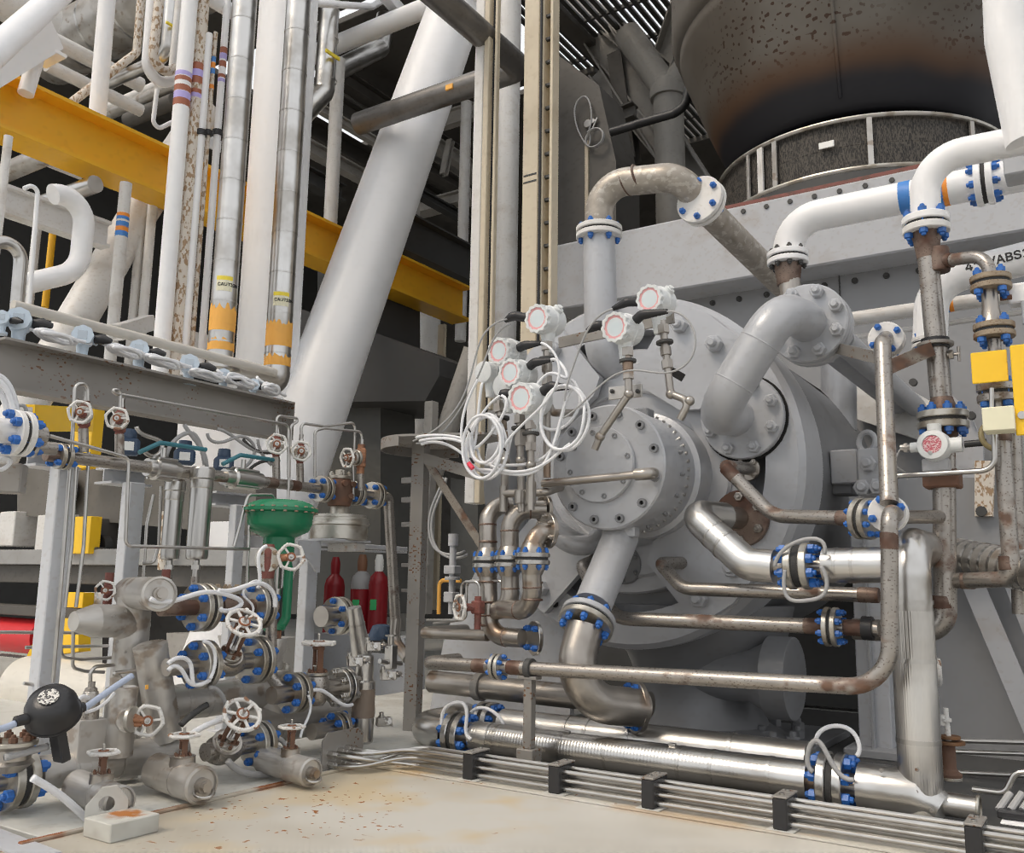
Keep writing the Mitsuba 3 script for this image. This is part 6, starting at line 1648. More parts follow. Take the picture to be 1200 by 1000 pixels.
coil('big loop of coiled white cable left of the transmitters, tail running to the platform', (569, 523), 27, 37, 3, YC, ph=math.pi, tails=([(492, 517), (520, 514)], [(592, 480), (588, 464)]), seed=1)
coil('white cable coiled as a smaller loop inside the big one, tail to the platform', (573, 515), 22, 29, 2, YC + 0.03, ph=3.4, tails=([(488, 513), (525, 511)], [(560, 490), (566, 450)]), seed=2)
coil('white cable looped to the right of the lowest transmitter', (660, 490), 30, 38, 2, YC + 0.05, ph=1.2, tails=([(666, 454)], [(640, 540), (600, 556), (560, 551)]), seed=3)
coil('white cable ring hanging behind the lowest transmitter', (652, 470), 30, 33, 1, YC + 0.12, ph=0.9, tails=([(645, 422), (660, 430)], [(650, 520), (610, 545), (575, 548)]), seed=5)
for i, (lab, ps, m, r) in enumerate([
    ('white cable hanging from the second highest sleeve of the left stack to the big coil', [(634, 402), (650, 415), (655, 440), (640, 470), (610, 500), (580, 545)], 'cable_white', 0.006),
    ('white cable rising from the big coil past the plain transmitter back', [(547, 540), (541, 500), (548, 470), (560, 445)], 'cable_white', 0.007),
    ('thin grey cable arching from the top left transmitter down to the platform', [(594, 374), (575, 383), (563, 400), (545, 460), (515, 500), (484, 517)], 'cable_grey', 0.0045),
    ('second thin grey cable beside the arching one, down to the platform', [(598, 380), (580, 395), (565, 430), (545, 470), (520, 505), (488, 520)], 'cable_grey', 0.0045),
    ('thin grey cable from the highest transmitter sleeve sweeping down to the slanting pipe', [(718, 362), (690, 385), (675, 420), (665, 450), (662, 470)], 'cable_grey', 0.0045),
    ('thin grey cable looping right of the lower right transmitter', [(782, 365), (806, 375), (815, 400), (806, 425), (780, 437), (745, 434), (720, 440), (690, 465), (660, 490)], 'cable_grey', 0.0045),
    ('white cable swinging under the coils to the lower pipes', [(575, 545), (600, 553), (630, 548), (650, 535), (668, 520)], 'cable_white', 0.0075),
    ('white cable bundle strand reaching the platform edge, lowest one', [(494, 521), (520, 520), (545, 535), (560, 550), (585, 553)], 'cable_white', 0.0075),
    ('short white cable dropping from the gland of the lowest transmitter', [(586, 464), (572, 476), (562, 490), (552, 510)], 'cable_white', 0.006)]):
    k = thing('signal_cable', lab, 'cable')
    put(k, curve([QY(*q, YC + 0.02 * (i % 4)) for q in ps], r, 8), m, True)
k = thing('tape_marker', 'short red tape wrapped on the white coil', 'tape')
put(k, cyl(QY(549, 543, YC - 0.012), QY(554, 549, YC - 0.012), 0.0105, n=14), 'tape_red')
for i, (px, py, lab) in enumerate([(520, 515, 'black cable tie on the white strands next to the platform'), (553, 540, 'black cable tie above the red tape on the coil'), (590, 525, 'black cable tie on the right of the big coil'), (551, 505, 'black cable tie at the top of the big coil')]):
    k = thing('cable_tie', lab, 'cable tie'); p_ = QY(px, py, YC + 0.01)
    put(k, torus(p_, V(0.5, 0.2, 0.4), 0.014, 0.004, 16, 6), 'black_rubber')

# ---- the post with the half-round platform
pp = thing('platform_stand', 'grey steel post carrying a half-round plate and a diagonal strut, left of the goosenecks', 'stand')
Yp = 3.95
b = QY(483, 850, Yp); xx = b[0]
s = mpp(b)
tz = QY(483, 520, Yp)[2]
part(pp, 'post', beam_c(V(xx, Yp, -0.12), V(xx, Yp, tz), 0.075, 0.07, 0.008, up=V(0.2, -1, 0)), 'galvanised', 25)
from shapely.geometry import Polygon, Point
hp = Point(0, 0).buffer(0.27, 24).intersection(Polygon([(-1, -1), (0.0, -1), (0.0, 1), (-1, 1)])).union(Polygon([(0, -0.27), (0.45, -0.12), (0.45, 0.1), (0, 0.27)]))
hm = trimesh.creation.extrude_polygon(hp, 0.012, engine='earcut')
M = np.eye(4); M[:3, 3] = V(xx + 0.04, Yp + 0.03, tz)
hm.apply_transform(M); part(pp, 'top_plate', hm, 'galvanised', 25)
rim = [V(xx + 0.04 + 0.27 * math.cos(t), Yp + 0.03 + 0.27 * math.sin(t), tz - 0.02) for t in np.linspace(math.pi / 2, 1.5 * math.pi, 24)]
wall = join(*[bar(a_, b_, 0.006, 0.06, up=ez, c=0.001) for a_, b_ in zip(rim[:-1], rim[1:])])
part(pp, 'rim', wall, 'galvanised', 25)
part(pp, 'arm', beam_c(V(xx, Yp, tz - 0.08), QY(560, 556, Yp), 0.05, 0.06, 0.006), 'galvanised', 25)
part(pp, 'strut', beam_l(QY(503, 541, Yp), QY(567, 640, Yp + 0.0), 0.045, 0.045, 0.006), 'rusty_angle', 25)
part(pp, 'foot_plate', box(V(xx - 0.09, Yp - 0.09, -0.12), V(xx + 0.09, Yp + 0.09, -0.10)), 'galvanised', 25)
# ================================================================= the valve skid on the left
# ---- rack: channel beam, posts, brackets
XC = -3.60
c0, c1 = QX(3, 425, XC), QX(345, 490, XC)
zt_c, zb_c = QX(5, 394, XC)[2], QX(5, 455, XC)[2]
k = thing('channel_beam', 'weathered grey steel channel beam with rust spots across the top of the valve skid', 'beam')
part(k, 'channel', beam_c(V(XC - 0.05, c0[1], (zt_c + zb_c) / 2), V(XC - 0.05, c1[1], (zt_c + zb_c) / 2), 0.10, zt_c - zb_c, 0.010, flip=-1), 'galvanised', 25)
part(k, 'end_edge', box(V(XC - 0.1, c1[1] - 0.004, zb_c), V(XC, c1[1], zt_c), 0.001), 'galvanised', False)


def post(px, ptop, X, w, label, zbot=0.0, cap=None):
    k = thing('rack_post', label, 'post')
    q = QX(px, ptop, X)
    part(k, 'post', box(V(X - 0.28 * w, q[1] - 0.34 * w, zbot), V(X + 0.28 * w, q[1] + 0.34 * w, q[2]), 0.004), 'post_grey', 25)
    part(k, 'foot_plate', box(V(X - 0.6 * w, q[1] - 0.6 * w, zbot), V(X + 0.6 * w, q[1] + 0.6 * w, zbot + 0.012), 0.003), 'post_grey', 25)
    if cap:
        part(k, 'cap_bracket', beam_i(V(X - 0.1, q[1] + cap[0], q[2] + 0.03), V(X - 0.1, q[1] + cap[1], q[2] + 0.03), 0.13, 0.075, 0.008, 0.01), 'grey_light', 25)
    return k, q


mat('post_grey', painted((0.50, 0.515, 0.54), (0.30, 0.25, 0.20), amt=0.3, s=5), 0.42)
post(76, 546, -3.50, 0.125, 'light grey skid post nearest the left edge, the tallest in view', 0.0, (-0.10, 0.09))
post(157, 566, -3.72, 0.115, 'light grey skid post behind the bent thin tube, second from the left', 0.0, (-0.09, 0.12))
post(279, 592, -3.95, 0.10, 'short light grey skid post behind the green actuator', 0.0, (-0.12, 0.15))
post(364, 618, -3.62, 0.115, 'light grey skid post right of the green actuator, under the flanged pot', 0.0)

# ---- instruments on the channel with looped cables
XI = -3.68
pa = QX(15, 358, XI - 0.12); pb_ = slide(pa, 'y', px=322)
k = thing('instrument_rail', 'pale round rail running behind the looped cables on top of the channel beam', 'rail')
put(k, cyl(pa, pb_, 0.024), 'rail_cream')
k = thing('cable_tray', 'narrow pale tray strip carrying the looped cables on the channel beam', 'tray')
put(k, box(V(XC - 0.2, c0[1], zt_c - 0.006), V(XC - 0.105, c1[1] - 0.02, zt_c + 0.004), 0.001), 'white_old', 25)
heads = [(22, 374, 14.5, 'largest pale blue instrument head on the channel beam, at its left end'), (97, 393, 12.5, 'pale blue instrument head on the channel beam, second from the left'), (163, 409, 11.5, 'pale blue instrument head on the channel beam, third from the left'),
         (222, 426, 11.5, 'pale blue instrument head on the channel beam, fourth from the left, square glass facing out'), (262, 440, 8.5, 'pale blue instrument head on the channel beam, fifth from the left'), (297, 451, 7.5, 'smallest pale blue instrument head, near the right end of the channel beam'),
         (2, 372, 9.0, 'pale blue instrument head cut by the left picture edge')]
for i, (px, py, rp, lab) in enumerate(heads):
    k = thing('field_transmitter', lab, 'instrument')
    c = QX(px, py, XI); s = mpp(c); r = rp * s
    dn = unit(V(0.75, -0.6, 0.12))
    pts = []
    for j in range(48):
        t = j * 2 * math.pi / 48; rr = r * (0.95 + 0.07 * math.cos(8 * t) * 0.5); pts.append((rr * math.cos(t), rr * math.sin(t)))
    part(k, 'housing', at(lathe([(0.75 * r, -1.3 * r), (0.9 * r, -1.2 * r), (0.95 * r, -0.2 * r), (0.8 * r, 0)], 24), c, dn), 'housing_blue', 35)
    part(k, 'cover', at(trimesh.creation.extrude_polygon(Polygon(pts), 0.3 * r, engine='earcut'), c - dn * 0.1 * r, dn), 'housing_blue', 30)
    part(k, 'glass', at(rbox((0.85 * r, 0.85 * r, 0.06 * r), 0.02 * r), c + dn * 0.21 * r, dn), 'dial_steel', False)
    part(k, 'base', at(lathe([(0.75 * r, 0), (0.55 * r, 0.3 * r), (0.5 * r, 1.1 * r), (0.8 * r, 1.2 * r), (0.8 * r, 1.5 * r)], 20), c - dn * 0.5 * r - ez * 0.6 * r, -ez), 'housing_blue', 40)
    part(k, 'side_boss', cyl(c - dn * 0.6 * r, c - dn * 0.6 * r + V(0.1, 1.35, -0.1) * r, 0.42 * r, n=14), 'housing_blue', 40)
    e0 = c - dn * 0.6 * r + V(0.1, 1.2, -0.1) * r
    e1 = QX(px + 2.7 * rp, py + 0.55 * rp, XI + 0.06); e0 = e0 * 0.7 + QX(px + 1.0 * rp, py + 0.1 * rp, XI + 0.05) * 0.3
    part(k, 'cable_sleeve', sweep([e0, e0 * 0.5 + e1 * 0.5 + V(0, 0, 0.1 * r), e1], [0.42 * r, 0.5 * r, 0.22 * r], 14), 'black_rubber', 40)
mat('dial_steel', (0.36, 0.42, 0.48), 0.2, coat=1.0)
rng = np.random.default_rng(4)
loops = [(66, 395, 27, 8.5, 'white cable looped flat on the channel beam left of the second instrument head'), (148, 412, 24, 8.5, 'white cable looped flat on the channel beam left of the third instrument head'),
         (192, 424, 25, 8, 'white cable looped flat between the third and fourth instrument heads'), (243, 440, 22, 7, 'white cable looped flat between the fourth and fifth instrument heads'), (282, 448, 18, 8, 'white cable looped at the right end of the channel beam'), (318, 456, 11, 10, 'last short white cable loop above the right end of the channel beam')]
for i, (px, py, a_, b_, lab) in enumerate(loops):
    k = thing('looped_cable', lab, 'cable')
    pts = [QX(px - a_ * 1.5, py - 14, XI - 0.02), QX(px - a_ * 1.1, py - 9, XI + 0.0)]
    for j in range(22):
        t = 0.6 + j * 2 * math.pi / 9
        g = 1 - 0.016 * j
        pts.append(QX(px + a_ * (g + 0.10 * math.sin(3.1 * j + px)) * math.cos(t), py + 0.62 * b_ * (g + 0.25 * math.sin(2.3 * j + px)) * math.sin(t) + 0.24 * a_ * math.cos(t), XI + 0.03 - 0.02 * math.sin(t) + 0.002 * j))
    pts.append(QX(px + a_ * 1.5, py + 8, XI))
    put(k, curve(pts, 0.0085, 8, 5), 'cable_white', True)
# bunch of cables hanging at the far left
for i, ps in enumerate([[(-4, 446), (8, 458), (16, 480), (18, 500)], [(-4, 440), (6, 446), (16, 465), (22, 505)], [(-4, 455), (5, 470), (10, 490), (11, 510)], [(18, 478), (28, 476), (31, 484), (28, 505)]]):
    k = thing('hanging_cable', '%s cable of the bunch hanging at the left picture edge under the channel' % ['thick grey-white middle', 'thick grey-white rightmost', 'thick grey-white leftmost', 'thin grey hooked'][i], 'cable', 'cables hanging at the left edge')
    put(k, curve([QX(*q, -3.30 - 0.02 * i) for q in ps], 0.011 if i < 3 else 0.007, 10), 'cable_white' if i < 3 else 'cable_grey', True)

# ---- upper Y-pipe with ball valves
XU = -3.42


def ux(px, py=None, X=XU):
    return slide(U0, 'y', px=px)


U0 = QX(80, 536, XU)
rU = 7.2 * mpp(QX(150, 545, XU))
k = thing('header_pipe', 'rusty level header pipe with ball valves running under the channel beam', 'pipe')
part(k, 'tube', cyl(ux(56), ux(372), rU), 'steel_rust', 50)
flange(k, ux(73), ey, 0.052, 4, t=0.018, a=0.013, m='flange_steel', gap=0.01)
for px in (62, 318, 345): rust_sleeve(k, ux(px), ey, rU, 0.06)
flange(k, ux(378), ey, 0.068, 4, t=0.022, a=0.015, m='flange_steel', gap=0.012)
for i, (x0_, x1_, lab, hx) in enumerate([(172, 208, 'stainless ball valve on the header pipe, nearer one with a teal lever', 195), (262, 305, 'stainless ball valve on the header pipe, farther one with a teal lever', 272)]):
    v = thing('ball_valve', lab, 'valve')
    a, b = ux(x0_), ux(x1_)
    L = np.linalg.norm(b - a)
    part(v, 'body', at(lathe([(rU * 1.5, 0), (rU * 1.6, 0.08 * L), (rU * 1.6, 0.2 * L), (rU * 2.05, 0.24 * L), (rU * 2.05, 0.76 * L), (rU * 1.6, 0.8 * L), (rU * 1.5, L)], 24), a, ey), 'stainless', 30)
    for j in range(4):
        t = j * math.pi / 2 + 0.8
        part(v, 'tie_bolt', cyl(a + ey * 0.2 * L + V(math.cos(t), 0, math.sin(t)) * rU * 2.1, a + ey * 0.8 * L + V(math.cos(t), 0, math.sin(t)) * rU * 2.1, 0.007, n=8), 'stainless')
    m_ = (a + b) / 2
    part(v, 'stem', cyl(m_, m_ + ez * rU * 3.6, 0.012), 'stainless')
    part(v, 'lever', sweep(fillet([m_ + ez * rU * 3.4 + V(0, -0.12, -0.03), m_ + ez * rU * 3.6 + V(0, -0.02, 0.02), m_ + ez * rU * 3.6 + V(0, 0.22, 0.02)], 0.03), [0.010] * len(fillet([m_ + V(0, -0.12, -0.03), m_ + V(0, -0.02, 0.02), m_ + V(0, 0.22, 0.02)], 0.03)), 8), 'teal', 40)
mat('teal', (0.04, 0.16, 0.20), 0.45)
for i, (px, py, w, lab) in enumerate([(150, 524, 13, 'navy blue transmitter block with a pale label left of the near ball valve'), (216, 536, 12, 'navy blue transmitter block with a pale label between the ball valves'), (262, 544, 11, 'navy blue transmitter block with a pale label over the far ball valve')]):
    k = thing('pressure_transmitter', lab, 'transmitter')
    q = QX(px, py, -3.62); s = mpp(q)
    part(k, 'case', at(rbox((2 * w * s, 1.5 * w * s, 1.6 * w * s), 0.012), q, V(0.8, -0.55, 0)), 'navy_paint', 30)
    part(k, 'head', at(lathe([(0.6 * w * s, 0), (0.7 * w * s, 0.2 * w * s), (0.6 * w * s, 0.9 * w * s)], 20), q + ez * 0.7 * w * s, ez), 'navy_paint', 40)
    part(k, 'label', at(rbox((1.0 * w * s, 0.8 * w * s, 0.004), 0.001), q + unit(V(0.8, -0.55, 0)) * 0.81 * w * s, V(0.8, -0.55, 0)), 'label_white', False)

# left-hand painted flange and grey pipe
k = thing('flanged_pipe', 'pale painted pipe end with a blue-bolted flange at the left picture edge', 'pipe')
fq = QX(22, 508, -3.25)
part(k, 'tube', cyl(fq - ey * 0.6, fq, 0.045), 'white_old')
flange(k, fq, ey, 0.082, 6, t=0.022, a=0.018, m='white_old', gap=0.012)
part(k, 'end', cyl(fq, fq + ey * 0.09, 0.04), 'steel_rust')
k = thing('flanged_pipe', 'rusty pipe with a small flange under the bigger one at the left picture edge', 'pipe')
fq = QX(34, 522, -3.35)
part(k, 'tube', cyl(QX(-20, 520, -3.35), fq + ey * 0.1, 0.026), 'steel_rust')
flange(k, fq, ey, 0.045, 4, t=0.014, a=0.012, m='stainless', gap=0.01)
k = thing('terminal_box', 'small weathered steel box on the left edge beside the tallest post', 'box')
put(k, at(rbox((0.12, 0.11, 0.08)), QX(8, 561, -3.42), V(0.7, -0.7, 0)), 'galvanised', 25)
k = thing('signal_cable', 'white cable hooped beside the small flange at the left picture edge', 'cable')
put(k, curve([QX(*q, -3.30) for q in [(-3, 540), (6, 537), (12, 540), (8, 547), (-3, 550)]], 0.008, 8), 'cable_white', True)


# ---- small block valves with lobed wheels
def small_valve(px, py, X, label, R=0.05, wheel=(15, -1), wd=V(0.75, -0.66, 0.0), body='red_primer', stemto=None, topfit=True, H=0.10, s0=1.0):
    k = thing('needle_valve', label, 'valve')
    c = QX(px, py, X); s = mpp(c)
    part(k, 'body', join(at(rbox((0.042 * s0, 0.042 * s0, 0.085 * s0), 0.006), c, ez, V(0.7, -0.7, 0)), cyl(c - ez * 0.07 * s0, c + ez * 0.06 * s0, 0.017 * s0)), body, 30)
    wd = unit(wd)
    part(k, 'bonnet', join(disc(c + wd * 0.02 * s0, wd, 0.036 * s0, 0.012 * s0), disc(c + wd * 0.036 * s0, wd, 0.030 * s0, 0.012 * s0)), 'flange_steel', 30)
    part(k, 'yoke', join(cyl(c + wd * 0.045 * s0, c + wd * 0.075 * s0, 0.018 * s0, n=8)), body, 30)
    bolts(k, c + wd * 0.03 * s0, wd, 0.026 * s0, 4, 0.007 * s0, 0.018 * s0, 'stainless', False, name='bonnet_bolt')
    part(k, 'stem', cyl(c + wd * 0.05 * s0, c + wd * H, 0.008, n=10), 'stainless')
    handwheel(k, c + wd * H, wd, R, 'lobed', V(0.1, 0.2, 1))
    if topfit:
        part(k, 'top_fitting', join(cyl(c + ez * 0.05, c + ez * 0.075, 0.013, n=6), cyl(c + ez * 0.075, c + ez * 0.10, 0.011, n=6)), 'stainless', 30)
    if stemto:
        part(k, 'riser', cyl(c - ez * 0.05, QX(px + (-1 if px < 300 else 0), stemto, X), 0.019), 'steel_rust')
    return c


small_valve(99, 488, -3.38, 'red block valve with a white lobed wheel under the channel beam, first from the left', stemto=530, R=0.047)
small_valve(141, 495, -3.38, 'red block valve with a white lobed wheel under the channel beam, second from the left', stemto=535, R=0.047)
small_valve(324, 524, XU, 'red block valve on the right end of the header pipe, left one of the pair', stemto=566, R=0.052, H=0.11)
small_valve(352, 532, XU, 'red block valve on the right end of the header pipe, right one of the pair', stemto=570, R=0.052, H=0.11)
c_ = small_valve(423, 537, -3.3, 'copper-coloured valve with a small white wheel pointing left, above the right-hand flange', R=0.055, wd=V(-0.1, -1, -0.1), body='copper_rust', stemto=575, H=0.095, s0=1.2)
tubes = [('thin tube with a tight gooseneck at the top, rising to the first lobed valve', -3.36, [(103, 470), (103, 450), (88, 450), (84, 530)]),
         ('long thin tube running along the face of the channel beam from the second lobed valve', -3.36, [(141, 478), (141, 457), (130, 457), (137, 462), (338, 498), (338, 560)]),
         ('thin bent tube over the left valve of the pair, crossing to the channel end', -3.38, [(324, 508), (324, 487), (353, 491), (341, 499), (337, 600)]),
         ('thin tube looping high over the pot from the right valve of the pair', -3.36, [(353, 514), (353, 496), (380, 500), (416, 495), (414, 586)]),
         ('thin tube looping from the post up and across to the copper-coloured valve', -3.32, [(369, 560), (369, 505), (380, 502), (424, 506), (424, 522)]),
         ('thin tube bent in front of the second post and running to the green actuator', -3.24, [(58, 511), (120, 528), (151, 537), (147, 640), (292, 644)]),
         ('slim vertical tube crossing the yellow guard, left one of three', -3.42, [(82, 550), (72, 680), (62, 800)]),
         ('slim vertical tube crossing the yellow guard, middle one of three', -3.42, [(89, 548), (84, 640), (76, 712)]),
         ('slim vertical tube crossing the yellow guard, right one of three', -3.42, [(104, 530), (98, 640), (89, 712)]),
         ('thin tube slanting from the second post down behind the manifold', -3.6, [(180, 580), (172, 615), (168, 680)]),
         ('thin hooked tube beside the near filter', -3.55, [(189, 570), (186, 640), (180, 660), (166, 661)]),
         ('thin tube arching over the valve beside the green actuator', -3.28, [(306, 630), (306, 615), (292, 612), (289, 690)]),
         ('thin tube rising along the left of the green actuator to its top', -3.30, [(274, 640), (291, 580), (320, 580), (322, 586)]),
         ('thin level tube behind the manifold, upper of two at the left', -3.75, [(-5, 741), (106, 742)]),
         ('thin level tube behind the manifold, lower of two at the left', -3.75, [(30, 759), (130, 757)]),
         ('thin bent tube descending behind the manifold by the yellow guard', -3.6, [(70, 735), (72, 770), (95, 773), (130, 771)]),
         ('thin bent tube nested beside the descending one by the yellow guard', -3.6, [(86, 735), (85, 783), (100, 787), (122, 788)]),
         ('thin arched tube over the small regulator left of the short clad column', -3.3, [(106, 800), (106, 782), (138, 779)]),
         ('thin arched tube ending on the top of the short clad column', -3.12, [(142, 806), (142, 792), (127, 790), (158, 786)]),
         ('thin tube hanging behind the black dome to the left', -3.5, [(52, 800), (40, 803), (28, 801)])]
for lab, X, ps in tubes:
    k = thing('impulse_tube', lab, 'tube')
    put(k, tube([QX(*q, X) for q in ps], 0.0072, 0.028, 10), 'stainless')
# small hooped cables under the channel
for i, (ps, w) in enumerate([([(160, 500), (175, 512), (190, 520), (188, 530), (168, 528)], 'stainless'), ([(195, 535), (210, 512), (225, 508), (232, 515), (240, 545)], 'cable_grey'), ([(216, 498), (228, 515), (238, 530), (242, 548)], 'cable_grey'),
                             ([(243, 508), (247, 516), (262, 518), (285, 512), (298, 525), (290, 545), (272, 548)], 'cable_grey'), ([(255, 503), (275, 513), (296, 527), (320, 526)], 'cable_grey'), ([(302, 515), (306, 530), (318, 545)], 'cable_grey'),
                             ([(285, 515), (300, 528), (322, 530)], 'grey_dark'), ([(293, 550), (305, 542), (322, 541)], 'grey_dark')]):
    k = thing('looped_cable', ['stained steel hose hooped under the channel beam beside the second lobed wheel', 'grey cable arched over the navy block under the channel beam', 'grey cable falling from the channel beam onto the near filter', 'grey cable swirled in the pale gap below the channel beam',
                               'grey cable slanting through the pale gap to the red block valves', 'short grey cable dropping beside the left red block valve of the pair', 'dark cable crossing the pale gap left of the red block valves', 'lowest dark cable arching left of the red block valves'][i], 'cable')
    put(k, curve([QX(*q, -3.55) for q in ps], 0.010 if i < 3 else 0.008, 10), w, True)

# ---- right end of the header: rusty control body on a pot, elbow and drop pipe
XR = -3.42
hb = thing('rusty_control_body', 'dark rusty cast valve body between two flanges at the right end of the header pipe', 'valve')
q0 = ux(398)
s = mpp(q0)
part(hb, 'body', at(lathe([(13 * s, -17 * s), (15 * s, -10 * s), (15 * s, 8 * s), (12 * s, 14 * s)], 24), q0, ez), 'rust', 40)
part(hb, 'cap', join(disc(q0 + ez * 14 * s, ez, 13 * s, 4 * s), disc(q0 + ez * 18 * s, ez, 6 * s, 7 * s, n=6)), 'flange_steel', 30)
bolts(hb, q0 + ez * 14 * s, ez, 10 * s, 4, 3 * s, 4 * s, 'flange_steel', False)
for dx, dz in [(-6, 8), (8, 8), (4, -6)]:
    part(hb, 'boss', disc(q0 + V(12 * s, (dx) * s, dz * s), V(1, -0.4, 0), 3.5 * s, 5 * s, n=12), 'rust', 30)
flange(hb, ux(416), ey, 0.066, 4, t=0.022, a=0.015, m='flange_steel', gap=0.01)
k = run('drop_pipe', 'rusty pipe leaving the flanges at the right of the skid and dropping to the floor', [ux(420), ux(448), ux(448) + V(0, 0.03, 0) * 0 + V(0, 0.05, -0.0), QX(457, 735, XU + 0.02) + V(0, 0.05, 0)], 0.030, 'steel_rust', [0.01, 0.06], False)
flange(k, ux(438), ey, 0.075, 4, t=0.02, a=0.016, m='flange_steel', gap=0.01)
part(k, 'tube', tube([QX(457, 725, XU + 0.02) + V(0, 0.05, 0), QX(455, 752, XU + 0.02) + V(0, 0.05, 0), QX(478, 772, XU + 0.15)], 0.031), 'steel_tint')
pt = thing('flanged_pot', 'stained steel pot with a wide flange on a bracket right of the green actuator', 'vessel')
q = QX(398, 612, -3.45); s = mpp(q)
part(pt, 'pot', at(lathe([(34 * s, 0), (35 * s, 2 * s), (35 * s, 4 * s), (33 * s, 5 * s), (33 * s, 20 * s), (30 * s, 22 * s)], 32), q, -ez * 1.0), 'flange_steel', 40)
part(pt, 'lid', at(lathe([(34 * s, 0), (34 * s, 4 * s), (31 * s, 5 * s), (31 * s, 8 * s), (12 * s, 9 * s), (11 * s, 20 * s)], 32), q, ez), 'flange_steel', 35)
part(pt, 'bracket_plate', box(q + V(-0.12, -0.18, -24 * s), q + V(0.12, 0.12, -21 * s), 0.003), 'grey_light', 25)
part(pt, 'gusset', prism([(0, 0), (0.16, 0), (0.16, 0.02), (0.02, 0.16), (0, 0.16)], q + V(0.02, -0.16, -24 * s), V(1, 0, 0), V(0, 0, -1), 0.012), 'grey_light', 25)
part(pt, 'stiffener', box(q + V(-0.1, 0.02, -34 * s), q + V(0.1, 0.1, -24 * s), 0.003), 'rust_white', 25)
mat('rust_white', rusted((0.55, 0.54, 0.52), (0.45, 0.20, 0.06), (0.30, 0.14, 0.05), s=12, lo=0.5, hi=0.66), 0.5)
k = thing('cross_rail', 'pale double rail between the posts behind the red gas cylinders', 'rail')
put(k, join(bar(QX(375, 637, -4.1), QX(476, 644, -4.1), 0.03, 0.03), bar(QX(375, 644, -4.05), QX(476, 648, -4.05), 0.02, 0.012)), 'grey_light', 25)

# ---- green diaphragm actuator
ga = thing('green_actuator', 'glossy green diaphragm valve actuator with a wide domed top', 'actuator')
q = QX(329, 597, -3.22); s = mpp(q)
def gq(py): return QX(329 - (py - 597) * 0.02, py, -3.22)
part(ga, 'dome', at(lathe([(41 * s, -1 * s), (41.5 * s, 0.5 * s), (40 * s, 2 * s), (36 * s, 6 * s), (26 * s, 10 * s), (8 * s, 11 * s)], 48), q, ez), 'green_paint', 40)
part(ga, 'lower_shell', at(lathe([(41 * s, 0), (41 * s, 1.5 * s), (38 * s, 3 * s), (37 * s, 16 * s), (33 * s, 24 * s), (18 * s, 31 * s), (18 * s, 56 * s), (14 * s, 58 * s)], 48), q - ez * 2 * s, -ez), 'green_paint', 40)
part(ga, 'clamp_rim', at(ringlathe([(40 * s, -3 * s), (43 * s, -3 * s), (43 * s, 0.5 * s), (40 * s, 0.5 * s)], 48), q, ez), 'green_paint', 30)
pv = mikit.ply(join(disc((0, 0, 0.5 * s), ez, 2.2 * s, 1.6 * s, n=8), disc((0, 0, -5 * s), ez, 2.2 * s, 1.8 * s, n=8)), 'flange_rust', smooth=30)
for i in range(20):
    t = i * 2 * math.pi / 20
    M = np.eye(4); M[:3, 3] = q + V(41.2 * s * math.cos(t), 41.2 * s * math.sin(t), 0); copy_part(ga, 'rim_bolt', pv, M)
zl = gq(660)
ya = unit(V(0.55, 0.83, 0))
for sg in (-1, 1):
    o = V(q[0], q[1], 0) + ya * sg * 13 * s
    part(ga, 'yoke_leg', sweep(fillet([V(o[0], o[1], gq(650)[2]) - ya * sg * 5 * s, V(o[0], o[1], gq(668)[2]), V(o[0], o[1], gq(725)[2]), V(o[0], o[1], gq(737)[2]) - ya * sg * 7 * s], 0.04), 5.5 * s, 12), 'green_paint', 40)
part(ga, 'yoke_base', disc(V(q[0], q[1], gq(738)[2]), ez, 13 * s, 6 * s), 'green_paint', 30)
part(ga, 'stem', join(cyl(V(q[0], q[1], gq(738)[2]), V(q[0], q[1], gq(650)[2]), 3 * s), cyl(V(q[0], q[1], gq(705)[2]), V(q[0], q[1], gq(690)[2]), 6 * s)), 'stainless')
part(ga, 'travel_scale', box(V(q[0] + 0.03, q[1] + 0.03, gq(712)[2]), V(q[0] + 0.036, q[1] + 0.06, gq(690)[2]), 0.001), 'stainless', False)
part(ga, 'packing_nut', disc(V(q[0], q[1], gq(748)[2]), ez, 9 * s, 9 * s, n=6), 'copper_rust', 25)
gb = thing('control_valve_body', 'dull steel valve body under the green actuator', 'valve')
part(gb, 'body', at(lathe([(15 * s, 0), (16 * s, 12 * s), (12 * s, 20 * s), (12 * s, 34 * s), (19 * s, 38 * s), (19 * s, 50 * s), (22 * s, 60 * s), (22 * s, 84 * s), (14 * s, 92 * s)], 28), V(q[0], q[1], gq(748)[2]), -ez), 'cladding_dull', 40)
part(gb, 'bonnet_flange', disc(V(q[0], q[1], gq(793)[2]), ez, 22 * s, 9 * s), 'flange_steel', 30)
bolts(gb, V(q[0], q[1], gq(793)[2]), ez, 17 * s, 6, 3.6 * s, 9 * s, 'flange_steel', False)

